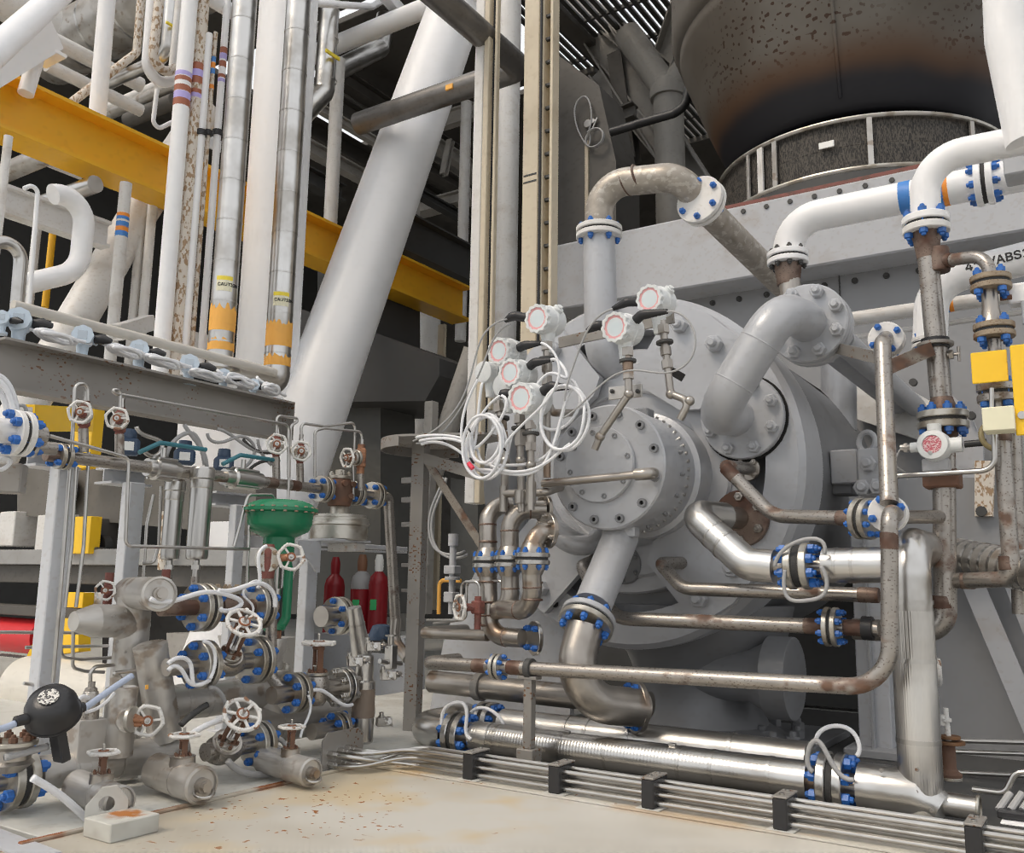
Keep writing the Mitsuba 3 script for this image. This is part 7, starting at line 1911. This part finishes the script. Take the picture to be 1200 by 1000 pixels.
# ---- two slim filters
for (px, y0_, y1_, rp, lab) in [(205, 562, 657, 10.5, 'brushed stainless filter housing hanging behind, thinner left one of two'), (237, 548, 657, 12.5, 'brushed stainless filter housing hanging under the header pipe, taller right one of two')]:
    k = thing('filter_housing', lab, 'filter')
    X = -3.50 if px < 220 else -3.36
    a, b = QX(px + 1, y0_, X), QX(px - 1, y1_, X)
    b = V(a[0], a[1], b[2]); s = mpp(a); h = a[2] - b[2]; r = rp * s
    part(k, 'cap', at(lathe([(r * 1.0, 0), (r * 1.15, 0.01), (r * 1.15, 0.05), (r * 1.05, 0.055), (r * 1.05, 0.09), (r, 0.095)], 28), a, -ez), 'stainless', 30)
    part(k, 'bowl', at(lathe([(r, 0.09), (r, h - 0.02), (r * 0.92, h - 0.005), (r * 0.5, h)], 28), a, -ez), 'brushed', 30)
    part(k, 'drain', join(cyl(b, b - ez * 0.07, 0.014), cyl(b - ez * 0.02, b - ez * 0.04, 0.02, n=6)), 'stainless', 30)
    part(k, 'tail_pipe', cyl(b - ez * 0.07, b - ez * 0.16, 0.018), 'steel_rust')
mat('brushed', lambda p, n, uv: mix((0.60, 0.59, 0.57), (0.40, 0.39, 0.375), noise(p.x * 120, p.y * 120, p.z * 3)), 0.24, 1.0)

# ---- clad manifold
CD = 'cladding_dull'


def clad(k, pts, rp, bend=None, at_=None, m=CD, n=32, seams=()):
    r = rp * mpp(pts[0] if at_ is None else at_)
    part(k, 'cladding', sweep(fillet(pts, 2.2 * r if bend is None else bend), r, n), m, 40)
    for f in seams:
        q = np.asarray(pts[0]) * (1 - f) + np.asarray(pts[1]) * f
        band(k, q, np.asarray(pts[1]) - pts[0], r, 0.012, m, 'seam', 1.03)
    return r


def endcap(k, p, d, r, plug=True):
    part(k, 'end_cap', at(lathe([(r * 0.98, -0.01), (r * 1.04, 0.0), (r * 1.04, 0.012), (r * 0.9, 0.016), (r * 0.86, 0.006)], 32), p, d), CD, 30)
    if plug:
        part(k, 'plug', join(cyl(p, p + unit(d) * 0.035, r * 0.42, n=18), cyl(p + unit(d) * 0.03, p + unit(d) * 0.05, r * 0.30, n=8)), 'steel_tint', 30)


# trunk
XM = -3.30
t1 = thing('insulated_tee', 'dull clad vertical trunk with a capped tee head at the left of the manifold', 'insulated pipe')
a = QX(158, 700, XM); b = V(a[0], a[1], 0.02)
r = clad(t1, [a, b], 19.5, seams=(0.16, 0.45))
hd = slide(a + ez * 0.02, V(0.93, -0.37, 0), px=186)
part(t1, 'tee_head', cyl(a + ez * 0.02 - unit(hd - a) * 0.09, hd, r * 0.95, n=32), CD, 40)
endcap(t1, hd, hd - a, r * 0.93)
part(t1, 'left_branch', sweep(fillet([slide(QX(100, 728, XM), 'y', px=86), slide(QX(100, 728, XM), 'y', px=110), QX(140, 728, XM), QX(156, 740, XM)], 0.05), [r * 0.55] * 1 + [r * 0.95] * (len(fillet([slide(QX(100, 728, XM), 'y', px=86), slide(QX(100, 728, XM), 'y', px=110), QX(140, 728, XM), QX(156, 740, XM)], 0.05)) - 1), 28), CD, 40)
for px, py in [(147, 716), (133, 722), (160, 707), (147, 764), (137, 752)]:
    part(t1, 'screw', disc(QX(px, py, XM + 0.085), V(1, -0.4, 0), 0.006, 0.008, n=8), 'galvanised')
t2 = thing('clad_column', 'dull clad leaning column rising from the bottom header, second from the left', 'insulated pipe')
X2 = -3.14
a, b = QX(176, 758, X2), QX(194, 866, X2)
r2_ = clad(t2, [a, b], 19, seams=(0.06, 0.80, 0.86))
part(t2, 'top_cap', at(lathe([(r2_ * 1.03, -0.008), (r2_ * 1.03, 0.006), (r2_ * 0.8, 0.012)], 32), a, a - b), CD, 30)
part(t2, 'tag', box(QX(170, 803, X2 + 0.075), QX(174, 808, X2 + 0.08), 0.001), 'orange_tape', False)
t3 = thing('clad_column', 'short dull clad column with a small wheel facing out on its side', 'insulated pipe')
X3 = -3.11
a = QX(143, 810, X3); b = V(a[0], a[1], QX(145, 885, X3)[2])
r3_ = clad(t3, [a, b], 17.5, seams=(0.02, 0.75))
endcap(t3, a, ez, r3_, False)
part(t3, 'side_collar', cyl(QX(146, 843, X3), QX(151, 845, X3 + 0.085), r3_ * 0.75, n=24), CD, 35)
wd = unit(V(0.62, -0.78, 0.0))
k = thing('gate_valve', 'small valve on the short clad column, white lobed wheel facing out', 'valve')
q = QX(152, 843, X3 + 0.09)
part(k, 'bonnet', disc(q, V(0.85, 0.4, 0), 15 * mpp(q), 0.014), 'flange_steel', 30)
part(k, 'yoke', join(cyl(q, QX(168, 845, X3 + 0.1), 0.013), cyl(q + ez * 0.018, QX(165, 842, X3 + 0.1), 0.008), cyl(q - ez * 0.018, QX(165, 850, X3 + 0.1), 0.008)), 'copper_rust', 30)
handwheel(k, QX(173, 845, X3 + 0.11), V(0.75, -0.6, 0.05), 19 * mpp(q), 'lobed', V(0.1, 0.2, 1))

# bottom header along y with three capped stubs
XB = -3.16
B0 = QX(60, 905, XB)
bt = thing('bottom_header', 'dull clad header pipe lying along the skid edge at the lower left', 'insulated pipe')
bz = B0[2]
p_s, p_e = slide(B0, 'y', px=42), slide(B0, 'y', px=205)
rb = 20 * mpp(B0)
part(bt, 'cladding', cyl(p_s, p_e, rb, n=36), CD, 40)
for px in (80, 84, 98): band(bt, slide(B0, 'y', px=px), ey, rb, 0.010, CD, 'seam', 1.03)
part(bt, 'tee_saddle', sweep([slide(B0, 'y', px=135) + V(0, 0, 0), slide(B0, 'y', px=190), slide(B0, 'y', px=212) + V(0, 0, 0.0)], [rb * 1.1, rb * 1.14, rb * 1.02], 32), CD, 40)
ff = slide(B0, 'y', px=17)
flange(bt, ff, ey, 35 * mpp(ff), 6, t=0.03, a=0.021, m='flange_steel', gap=0.022)
part(bt, 'spool', cyl(ff - ey * 0.5, p_s, rb * 0.6), 'steel_tint')
stubs = [((108, 905), (138, 940), 19, (127, 882), 19, 'horizontal capped drain stub nearest the lifting lug, white wheel on a rusty yoke on top'),
         ((190, 893), (234, 920), 21, (224, 862), 18.5, 'horizontal capped drain stub in the middle, white wheel on a rusty yoke on top'),
         ((322, 880), (362, 905), 16, (343, 852), 16, 'horizontal capped drain stub at the right beside the bulkhead plate, white wheel on top')]
for (pa_, pe_, rp, wp, wr, lab) in stubs:
    k = thing('drain_valve', lab, 'valve')
    xx_ = -3.0
    for _ in range(30):                                # the stub rests just above the deck
        e_ = QX(*pe_, xx_); s = mpp(e_); r = rp * s
        xx_ += (r + 0.012 - e_[2]) * 0.6
    a = slide(e_, unit(V(-0.93, 0.37, 0)), px=pa_[0]) if False else e_ + V(-0.28, 0.03, 0.01)
    d = unit(e_ - a)
    part(k, 'cladding', cyl(a, e_, r, n=32), CD, 40)
    band(k, a * 0.4 + e_ * 0.6, d, r, 0.012, CD, 'seam', 1.04)
    endcap(k, e_, d, r)
    part(k, 'ring_handle', torus(e_ + d * 0.03 - ez * r * 0.35, V(0.3, -0.2, 1), r * 0.52, r * 0.09, 24, 8), 'stainless')
    mid = a * 0.42 + e_ * 0.58
    top_ = mid + ez * r * 0.92
    part(k, 'neck', at(lathe([(r * 0.75, -0.02), (r * 0.7, 0.012), (r * 0.72, 0.02)], 20), top_, ez), 'steel_tint', 30)
    wz = slide(top_, 'z', py=wp[1])[2]
    stem_valve(k, top_ + ez * 0.012, ez, wr * s, wz - top_[2] - 0.012, 'lobed', 'rust', up=V(0.35, 0.9, 0))
# lug and block
k = thing('lifting_lug', 'grey steel lifting lug plate with a round hole standing at the skid corner', 'lug')
q = QZ(98, 972, 0.0); s = mpp(q)
hole = Point(0.062, 0.075).buffer(0.024, 12)
pg = Polygon([(0, 0), (0.125, 0), (0.125, 0.085), (0.09, 0.13), (0.045, 0.125), (0, 0.07)]).difference(hole)
M = frame(q, V(0.80, -0.6, 0), ez)
m_ = trimesh.creation.extrude_polygon(pg, 0.016, engine='earcut'); m_.apply_transform(M); put(k, m_, 'skid_paint', 25)
k = thing('anchor_block', 'low grey block with a rust-stained top beside the lifting lug', 'block')
q2 = QZ(132, 985, 0.0)
put(k, join(box(q2 + V(-0.11, -0.03, 0), q2 + V(0.03, 0.14, 0.055), 0.003)), 'skid_rust', 25)
mat('skid_rust', lambda p, n, uv: mix(mix((0.50, 0.50, 0.46), (0.36, 0.34, 0.30), blotch(p, 6, 0.4, 0.7)), (0.35, 0.13, 0.03), smoothstep(0.055, 0.0, dr.sqrt(dr.square(p.x - float(q2[0]) + 0.05) + dr.square(p.y - float(q2[1]) - 0.07)) - 0.04 * noise(p.x * 60, p.y * 60, 0)) * smoothstep(0.045, 0.055, p.z)), 0.55)


# Y-axis lines of the manifold with blue-bolted flanges
def yline(label, px0, px1, py, X, rp, m, flanges, refpx, name='manifold_line'):
    k = thing(name, label, 'pipe')
    o = QX(refpx, py, X); s = mpp(o)
    part(k, 'tube', cyl(slide(o, 'y', px=px0), slide(o, 'y', px=px1), rp * s, n=26), m, 40)
    for px, R in flanges:
        q = slide(o, 'y', px=px); flange(k, q, ey, R * mpp(q), 8 if R > 30 else 6, m='flange_steel', t=0.024, a=0.0165, gap=0.016)
    return k, o, s


k, o, s = yline('top manifold line with two blue-bolted flange pairs under the white braided cables', 188, 322, 712, -3.05, 9, 'weld_rust', [(236, 28), (302, 26)], 236)
part(k, 'valve_body', at(lathe([(14 * s, -16 * s), (18 * s, -8 * s), (18 * s, 8 * s), (14 * s, 16 * s)], 24), slide(o, 'y', px=268), ey), 'weld_rust', 40)
part(k, 'top_flange', disc(slide(o, 'y', px=265) + ez * 15 * s, ez, 17 * s, 6 * s), 'flange_steel', 30)
bolts(k, slide(o, 'y', px=265) + ez * 15 * s, ez, 13 * s, 6, 3.2 * s, 6 * s, 'flange_rust', False)
k, o, s = yline('middle manifold line with two blue-bolted flange pairs behind the big tilted wheel', 195, 318, 779, -3.02, 10, 'steel_tint', [(236, 28), (299, 27)], 236)
vb = slide(o, 'y', px=266)
part(k, 'valve_body', at(lathe([(13 * s, -18 * s), (17 * s, -8 * s), (17 * s, 8 * s), (13 * s, 18 * s)], 24), vb, ey), 'steel_rust', 40)
wd1 = unit(V(0.70, -0.25, 0.62))
v1 = thing('gate_valve', 'gate valve tilted forward with a big white six-spoked wheel, upper of the two', 'valve')
part(v1, 'neck', cyl(vb, vb + wd1 * 0.05, 15 * s), 'steel_tint')
w1 = QX(286, 730, -2.87)
d1 = unit(w1 - vb)
stem_valve(v1, vb + d1 * 0.05, d1, 22 * s, np.linalg.norm(w1 - vb) - 0.05, 'spoked', 'rust', up=V(0, 0.3, 1))
k = thing('clad_header', 'dull clad header pipe behind the second wheel, ribbed, running along the skid', 'insulated pipe')
o = QX(240, 820, -3.22); s = mpp(o)
part(k, 'cladding', cyl(slide(o, 'y', px=190), slide(o, 'y', px=330), 20 * s, n=32), CD, 40)
for px in (212, 240, 275): band(k, slide(o, 'y', px=px), ey, 20 * s, 0.012, CD, 'seam', 1.03)
k = thing('clad_header', 'dark dull clad header pipe low behind the right-hand drain stub', 'insulated pipe')
o = QX(360, 842, -3.20); s = mpp(o)
part(k, 'cladding', cyl(slide(o, 'y', px=292), slide(o, 'y', px=425), 21 * s, n=32), CD, 40)
for px in (320, 385): band(k, slide(o, 'y', px=px), ey, 21 * s, 0.012, CD, 'seam', 1.03)
k, o, s = yline('lowest manifold line with a flange pair behind the lower tilted wheel', 240, 316, 873, -2.98, 10, 'steel_rust', [(302, 25)], 290)
vb = slide(o, 'y', px=262)
part(k, 'valve_body', at(lathe([(14 * s, -16 * s), (17 * s, -8 * s), (17 * s, 8 * s), (14 * s, 16 * s)], 24), vb, ey), 'steel_rust', 40)
v2 = thing('gate_valve', 'gate valve tilted forward with a big white six-spoked wheel, lower of the two', 'valve')
w2 = QX(284, 838, -2.82); d2 = unit(w2 - vb)
part(v2, 'neck', cyl(vb, vb + d2 * 0.05, 17 * s), 'steel_tint')
stem_valve(v2, vb + d2 * 0.045, d2, 22 * s, np.linalg.norm(w2 - vb) - 0.045, 'spoked', 'rust', up=V(0, 0.3, 1))
k, o, s = yline('right-hand manifold line with a blue-bolted and a bare-bolted flange pair', 318, 420, 812, -3.00, 10, 'steel_tint', [(345, 23)], 345)
q = slide(o, 'y', px=400); flange(k, q, ey, 22 * mpp(q), 6, m='stainless', nut='stainless', t=0.024, a=0.018, gap=0.014)
vb = slide(o, 'y', px=371)
part(k, 'valve_body', at(lathe([(9 * s, -18 * s), (14 * s, -10 * s), (15 * s, 8 * s), (12 * s, 16 * s)], 24), vb, ez), 'steel_rust', 40)
v3 = thing('gate_valve', 'upright gate valve with a flat white wheel on a red-brown yoke, right of the manifold', 'valve')
wz = slide(vb, 'z', py=754)[2]
stem_valve(v3, vb + ez * 17 * s, ez, 21 * s, wz - vb[2] - 17 * s, 'spoked', 'rust', up=V(0.35, 0.9, 0))
k, o, s = yline('short line with a blue-bolted flange pair low beside the bulkhead plate', 365, 418, 853, -3.02, 9, 'steel_tint', [(395, 18)], 395)
k, o, s = yline('line with a blue-bolted flange pair behind the skid post right of the green actuator', 376, 408, 722, -3.5, 12, 'steel_tint', [(396, 22)], 395)
k = thing('small_valve', 'valve beside the green actuator with a white wheel facing out to the right', 'valve')
q = QX(314, 656, -3.06); s = mpp(q)
part(k, 'body', at(lathe([(8 * s, -22 * s), (9 * s, -8 * s), (9 * s, 10 * s), (6 * s, 18 * s)], 18), q, ez), 'red_primer', 40)
dv = unit(V(0.62, 0.0, 0.0) + V(0, -0.62, 0.02))
part(k, 'bonnet', disc(q, dv, 15 * s, 8 * s), 'flange_steel', 30)
bolts(k, q, dv, 11 * s, 4, 3 * s, 8 * s, 'flange_rust', False)
part(k, 'yoke', cyl(q, QX(338, 653, -2.98), 4.5 * s), 'copper_rust')
handwheel(k, QX(341, 653, -2.97), V(0.80, -0.58, 0.05), 16.5 * s, 'lobed', V(0.1, 0.2, 1))
part(k, 'tail', tube([q - ez * 18 * s, QX(318, 700, -3.06), QX(318, 795, -3.06), QX(335, 812, -3.0)], 6.5 * s, 0.05), 'steel_rust')
for (px, py, X, R, lab) in [(124, 692, -3.4, 12, 'small white lobed wheel on its own stem left of the tee head'), (192, 688, -3.2, 11, 'small white lobed wheel partly hidden behind the tee head')]:
    k = thing('small_valve', lab, 'valve')
    q = QX(px, py, X); s = mpp(q)
    part(k, 'body', join(cyl(q + V(-0.06, 0.05, 0), q, 6 * s), cyl(q + V(-0.06, 0.05, -0.10), q + V(-0.06, 0.05, 0.07), 5 * s)), 'red_primer', 30)
    handwheel(k, q + V(0.02, -0.015, 0), V(0.75, -0.65, 0), R * s, 'lobed', V(0.1, 0.2, 1))

# braided cables over the flanges
for lab, ps, X, m, r in [
    ('white braided cable from the tee head sweeping over the top flange pair and back', [(176, 702), (205, 704), (235, 695), (265, 697), (283, 707), (275, 714), (258, 713)], -2.95, 'cable_white', 0.0095),
    ('white braided cable crossing above the top manifold line to the right', [(256, 692), (285, 688), (305, 684), (318, 692), (322, 712)], -2.95, 'cable_white', 0.0095),
    ('thin white cable looping at the right flange of the top manifold line', [(306, 683), (290, 686), (285, 696), (293, 706), (296, 718)], -2.95, 'cable_white', 0.005),
    ('white cable looped round the left flange of the middle manifold line', [(197, 778), (212, 771), (222, 776), (225, 790), (227, 802)], -2.94, 'cable_white', 0.008),
    ('second white cable looped under the first by the left middle flange', [(197, 786), (206, 781), (214, 787), (222, 800), (232, 803), (246, 797)], -2.94, 'cable_white', 0.008),
    ('white cable hanging off the right side of the left middle flange', [(238, 752), (250, 760), (252, 778), (246, 796)], -2.92, 'cable_white', 0.007),
    ('grey flexible hose from behind the middle drain wheel up to the lower tilted valve', [(215, 868), (228, 858), (245, 849), (268, 842)], -2.9, 'cable_white', 0.011),
    ('grey flexible hose under the lower tilted valve to the right-hand drain stub', [(267, 892), (280, 903), (300, 908), (322, 906)], -2.9, 'cable_grey', 0.013),
    ('thin grey hose right of the lower tilted wheel', [(303, 857), (318, 862), (330, 868), (335, 876)], -2.95, 'cable_grey', 0.010),
    ('second thin grey hose right of the lower tilted wheel', [(306, 862), (322, 874), (334, 880)], -2.95, 'cable_grey', 0.010),
    ('white cable dropping from the blue-bolted flange to the flat right-hand wheel', [(361, 815), (363, 835), (357, 850), (352, 865)], -2.92, 'cable_white', 0.006),
    ('pale strap cable around the right-hand valve body', [(360, 812), (382, 812), (398, 824), (413, 826)], -2.93, 'cable_white', 0.008),
    ('grey flat hose draped from the left flange down to the lifting lug', [(38, 912), (60, 925), (80, 940), (100, 958), (110, 965)], -2.86, 'cable_white', 0.012),
    ('thin grey hose under the middle clad header pipe', [(245, 806), (258, 812), (264, 824), (272, 838)], -2.96, 'cable_grey', 0.009),
    ('ribbed dark hose behind the leaning clad column', [(212, 850), (225, 838), (243, 826)], -3.0, 'grey_dark', 0.012),
    ('white cable rising by the red block valve right of the braided cables', [(302, 690), (304, 670), (303, 652), (312, 640)], -3.0, 'cable_white', 0.008)]:
    k = thing('flexible_cable', lab, 'cable')
    put(k, curve([QX(*q, X) for q in ps], r, 10), m, True)

# ---- black dome and its cables
bd = thing('black_dome_sensor', 'matt black dome-shaped housing with a scuffed round badge at the lower left', 'sensor housing')
q = QX(62, 835, -2.92); s = mpp(q)
dn = unit(V(0.42, -0.50, 0.70))
part(bd, 'dome', at(lathe([(30 * s, -6 * s), (31 * s, -3 * s), (30 * s, 0), (29 * s, 12 * s), (24 * s, 22 * s), (15 * s, 26 * s), (5 * s, 27 * s)], 40), q, dn), 'black_plastic', 40)
part(bd, 'skirt', at(lathe([(20 * s, -20 * s), (28 * s, -8 * s), (31.5 * s, -6 * s), (31.5 * s, -3 * s)], 40), q, dn), 'black_plastic', 35)
mat('badge', lambda p, n, uv: mix((0.05, 0.05, 0.05), (0.62, 0.60, 0.56), smoothstep(0.45, 0.52, noise(p.x * 220, p.y * 220, p.z * 220))), 0.4)
part(bd, 'badge', disc(q + dn * 26.4 * s + V(0.002, -0.002, 0), dn, 11.5 * s, 1.5 * s), 'badge', 30, 'scuffed pale round badge')
part(bd, 'bracket', join(bar(q - dn * 16 * s, QX(73, 892, -2.94), 20 * s, 12 * s)), 'black_plastic', 30)
part(bd, 'gland', cyl(q + V(0, 0.02, 0), QX(98, 829, -2.92), 6 * s), 'black_plastic', 40)
part(bd, 'gland', cyl(q, QX(18, 846, -2.92), 7.5 * s, 6 * s), 'black_plastic', 40)
k = thing('flexible_cable', 'blue-grey conduit from the black dome up to the clad columns', 'cable')
put(k, curve([QX(*q_, -2.93) for q_ in [(98, 831), (112, 821), (132, 807), (155, 792)]], 0.011, 12), 'cable_blue', True)
mat('cable_blue', (0.38, 0.44, 0.56), 0.45)
k = thing('flexible_cable', 'blue-grey conduit leaving the black dome at the left edge', 'cable')
put(k, curve([QX(*q_, -2.92) for q_ in [(18, 848), (6, 853), (-6, 856)]], 0.011, 12), 'cable_blue', True)
k = thing('flexible_cable', 'thin pale cable below the conduit of the black dome', 'cable')
put(k, curve([QX(*q_, -2.95) for q_ in [(100, 835), (118, 828), (134, 812)]], 0.006, 8), 'cable_white', True)
k = thing('flexible_cable', 'flat grey hose crossing behind the black bracket at the lower left', 'cable')
put(k, curve([QX(*q_, -2.96) for q_ in [(6, 888), (30, 882), (56, 875)]], 0.012, 8), 'cable_grey', True)
k = thing('regulator', 'small stainless regulator on a steel box behind the black dome', 'regulator')
q = QX(105, 830, -3.15); s = mpp(q)
part(k, 'body', at(lathe([(11 * s, -14 * s), (11 * s, 8 * s), (9 * s, 16 * s), (7 * s, 18 * s), (7 * s, 22 * s), (4 * s, 24 * s), (4 * s, 30 * s)], 22), q, ez), 'steel_rust', 35)
part(k, 'cap_ring', disc(q + ez * 16 * s, ez, 8.5 * s, 3 * s, n=8), 'stainless', 30)
part(k, 'box', box(q + V(-0.05, -0.06, -60 * s), q + V(0.045, 0.055, -12 * s), 0.003), 'cladding_dull', 25)
part(k, 'hose', curve([q + V(0.02, -0.02, 12 * s), q + V(0.03, -0.06, 14 * s), q + V(0.03, -0.08, -2 * s)], 0.008), 'cable_white', True)
k = thing('valve_bonnet', 'round steel bonnet with rusty bolts at the lower left picture edge', 'valve')
q = QX(12, 873, -3.02); s = mpp(q)
part(k, 'plate', disc(q, ez, 30 * s, 5 * s), 'flange_steel', 30)
part(k, 'body', at(lathe([(28 * s, 0), (24 * s, 4 * s), (24 * s, 16 * s), (28 * s, 20 * s), (16 * s, 30 * s)], 28), q, -ez), 'steel_tint', 35)
bolts(k, q, ez, 22 * s, 8, 5 * s, 5 * s, 'rust', False)

# ---- stainless instrument column with manifolds at the right end of the skid
ic = thing('instrument_column', 'stainless cylinder with a brown label band, left of the foot of the platform post', 'instrument')
a = QX(428, 768, -2.98); b = V(a[0], a[1], QX(431, 868, -2.98)[2]); s = mpp(a)
part(ic, 'cylinder', at(lathe([(10 * s, 0), (10.5 * s, 2 * s), (10.5 * s, 28 * s), (13 * s, 30 * s), (13 * s, 96 * s), (11 * s, 99 * s)], 28), a, -ez), 'stainless', 30)
part(ic, 'label_band', at(ringlathe([(13 * s, 38 * s), (13.3 * s, 38 * s), (13.3 * s, 70 * s), (13 * s, 70 * s)], 28), a, -ez), 'cladding_brown', 30)
mat('cladding_brown', (0.20, 0.155, 0.12), 0.5)
rng = np.random.default_rng(8)


def manifold(px, py, lab, n=3):
    k = thing('valve_manifold', lab, 'valve manifold')
    q = QX(px, py, -2.92); s = mpp(q)
    part(k, 'block', at(rbox((18 * s, 10 * s, 10 * s), 0.004), q, V(0.8, -0.55, 0)), 'stainless', 25)
    for i in range(n):
        o = q + V(0.3, 0.9, 0) * (i - (n - 1) / 2) * 8 * s
        d = [V(0, 0, 1), V(0.8, -0.5, 0.1), V(0.2, 0.9, 0.1)][i % 3]
        part(k, 'spindle', join(cyl(o, o + unit(d) * 11 * s, 2.6 * s, n=12), cyl(o + unit(d) * 4 * s, o + unit(d) * 7 * s, 4 * s, n=6), cyl(o + unit(d) * 10 * s - np.cross(unit(d), V(0.6, 0.5, 0.6)) * 7 * s, o + unit(d) * 10 * s + np.cross(unit(d), V(0.6, 0.5, 0.6)) * 7 * s, 1.1 * s, n=8)), 'stainless', 30)
    return k


manifold(455, 792, 'stainless three-spindle manifold at the upper right of the stainless cylinder')
manifold(450, 846, 'stainless manifold with a yellow-tipped outlet at the lower right of the stainless cylinder', 2)
manifold(416, 776, 'stainless manifold left of the top of the stainless cylinder', 3)
manifold(437, 758, 'stainless manifold above the stainless cylinder', 3)
k = thing('valve_manifold', 'slim stainless block valve behind the manifolds next to the platform post', 'valve manifold')
put(k, join(at(rbox((0.05, 0.05, 0.12)), QX(458, 770, -3.05), ez), cyl(QX(445, 775, -3.05), QX(470, 778, -3.05), 0.012), cyl(QX(458, 760, -3.05), QX(458, 745, -3.05), 0.016), disc(QX(458, 746, -3.05), ez, 0.03, 0.008)), 'stainless', 30)
k = thing('clad_stub', 'short bright clad pipe leaning in front of the gas cylinders', 'insulated pipe')
a, b = QX(415, 712, -3.2), QX(424, 768, -3.2)
part(k, 'cladding', cyl(a, b, 8 * mpp(a), 12 * mpp(b), n=28), 'cladding', 40)
band(k, a * 0.65 + b * 0.35, b - a, 9.6 * mpp(a), 0.01, 'stainless', 'seam', 1.03)
k = thing('instrument_case', 'dark grey rounded instrument case on the deck beside the drop pipe', 'instrument')
q = QX(447, 742, -3.5); s = mpp(q)
part(k, 'case', at(lathe([(14 * s, 0), (15 * s, 6 * s), (11 * s, 16 * s), (5 * s, 18 * s)], 20), q - ez * 8 * s, ez), 'navy_paint', 40)
part(k, 'base', at(rbox((26 * s, 22 * s, 16 * s)), q - ez * 14 * s, ez), 'grey_dark', 30)
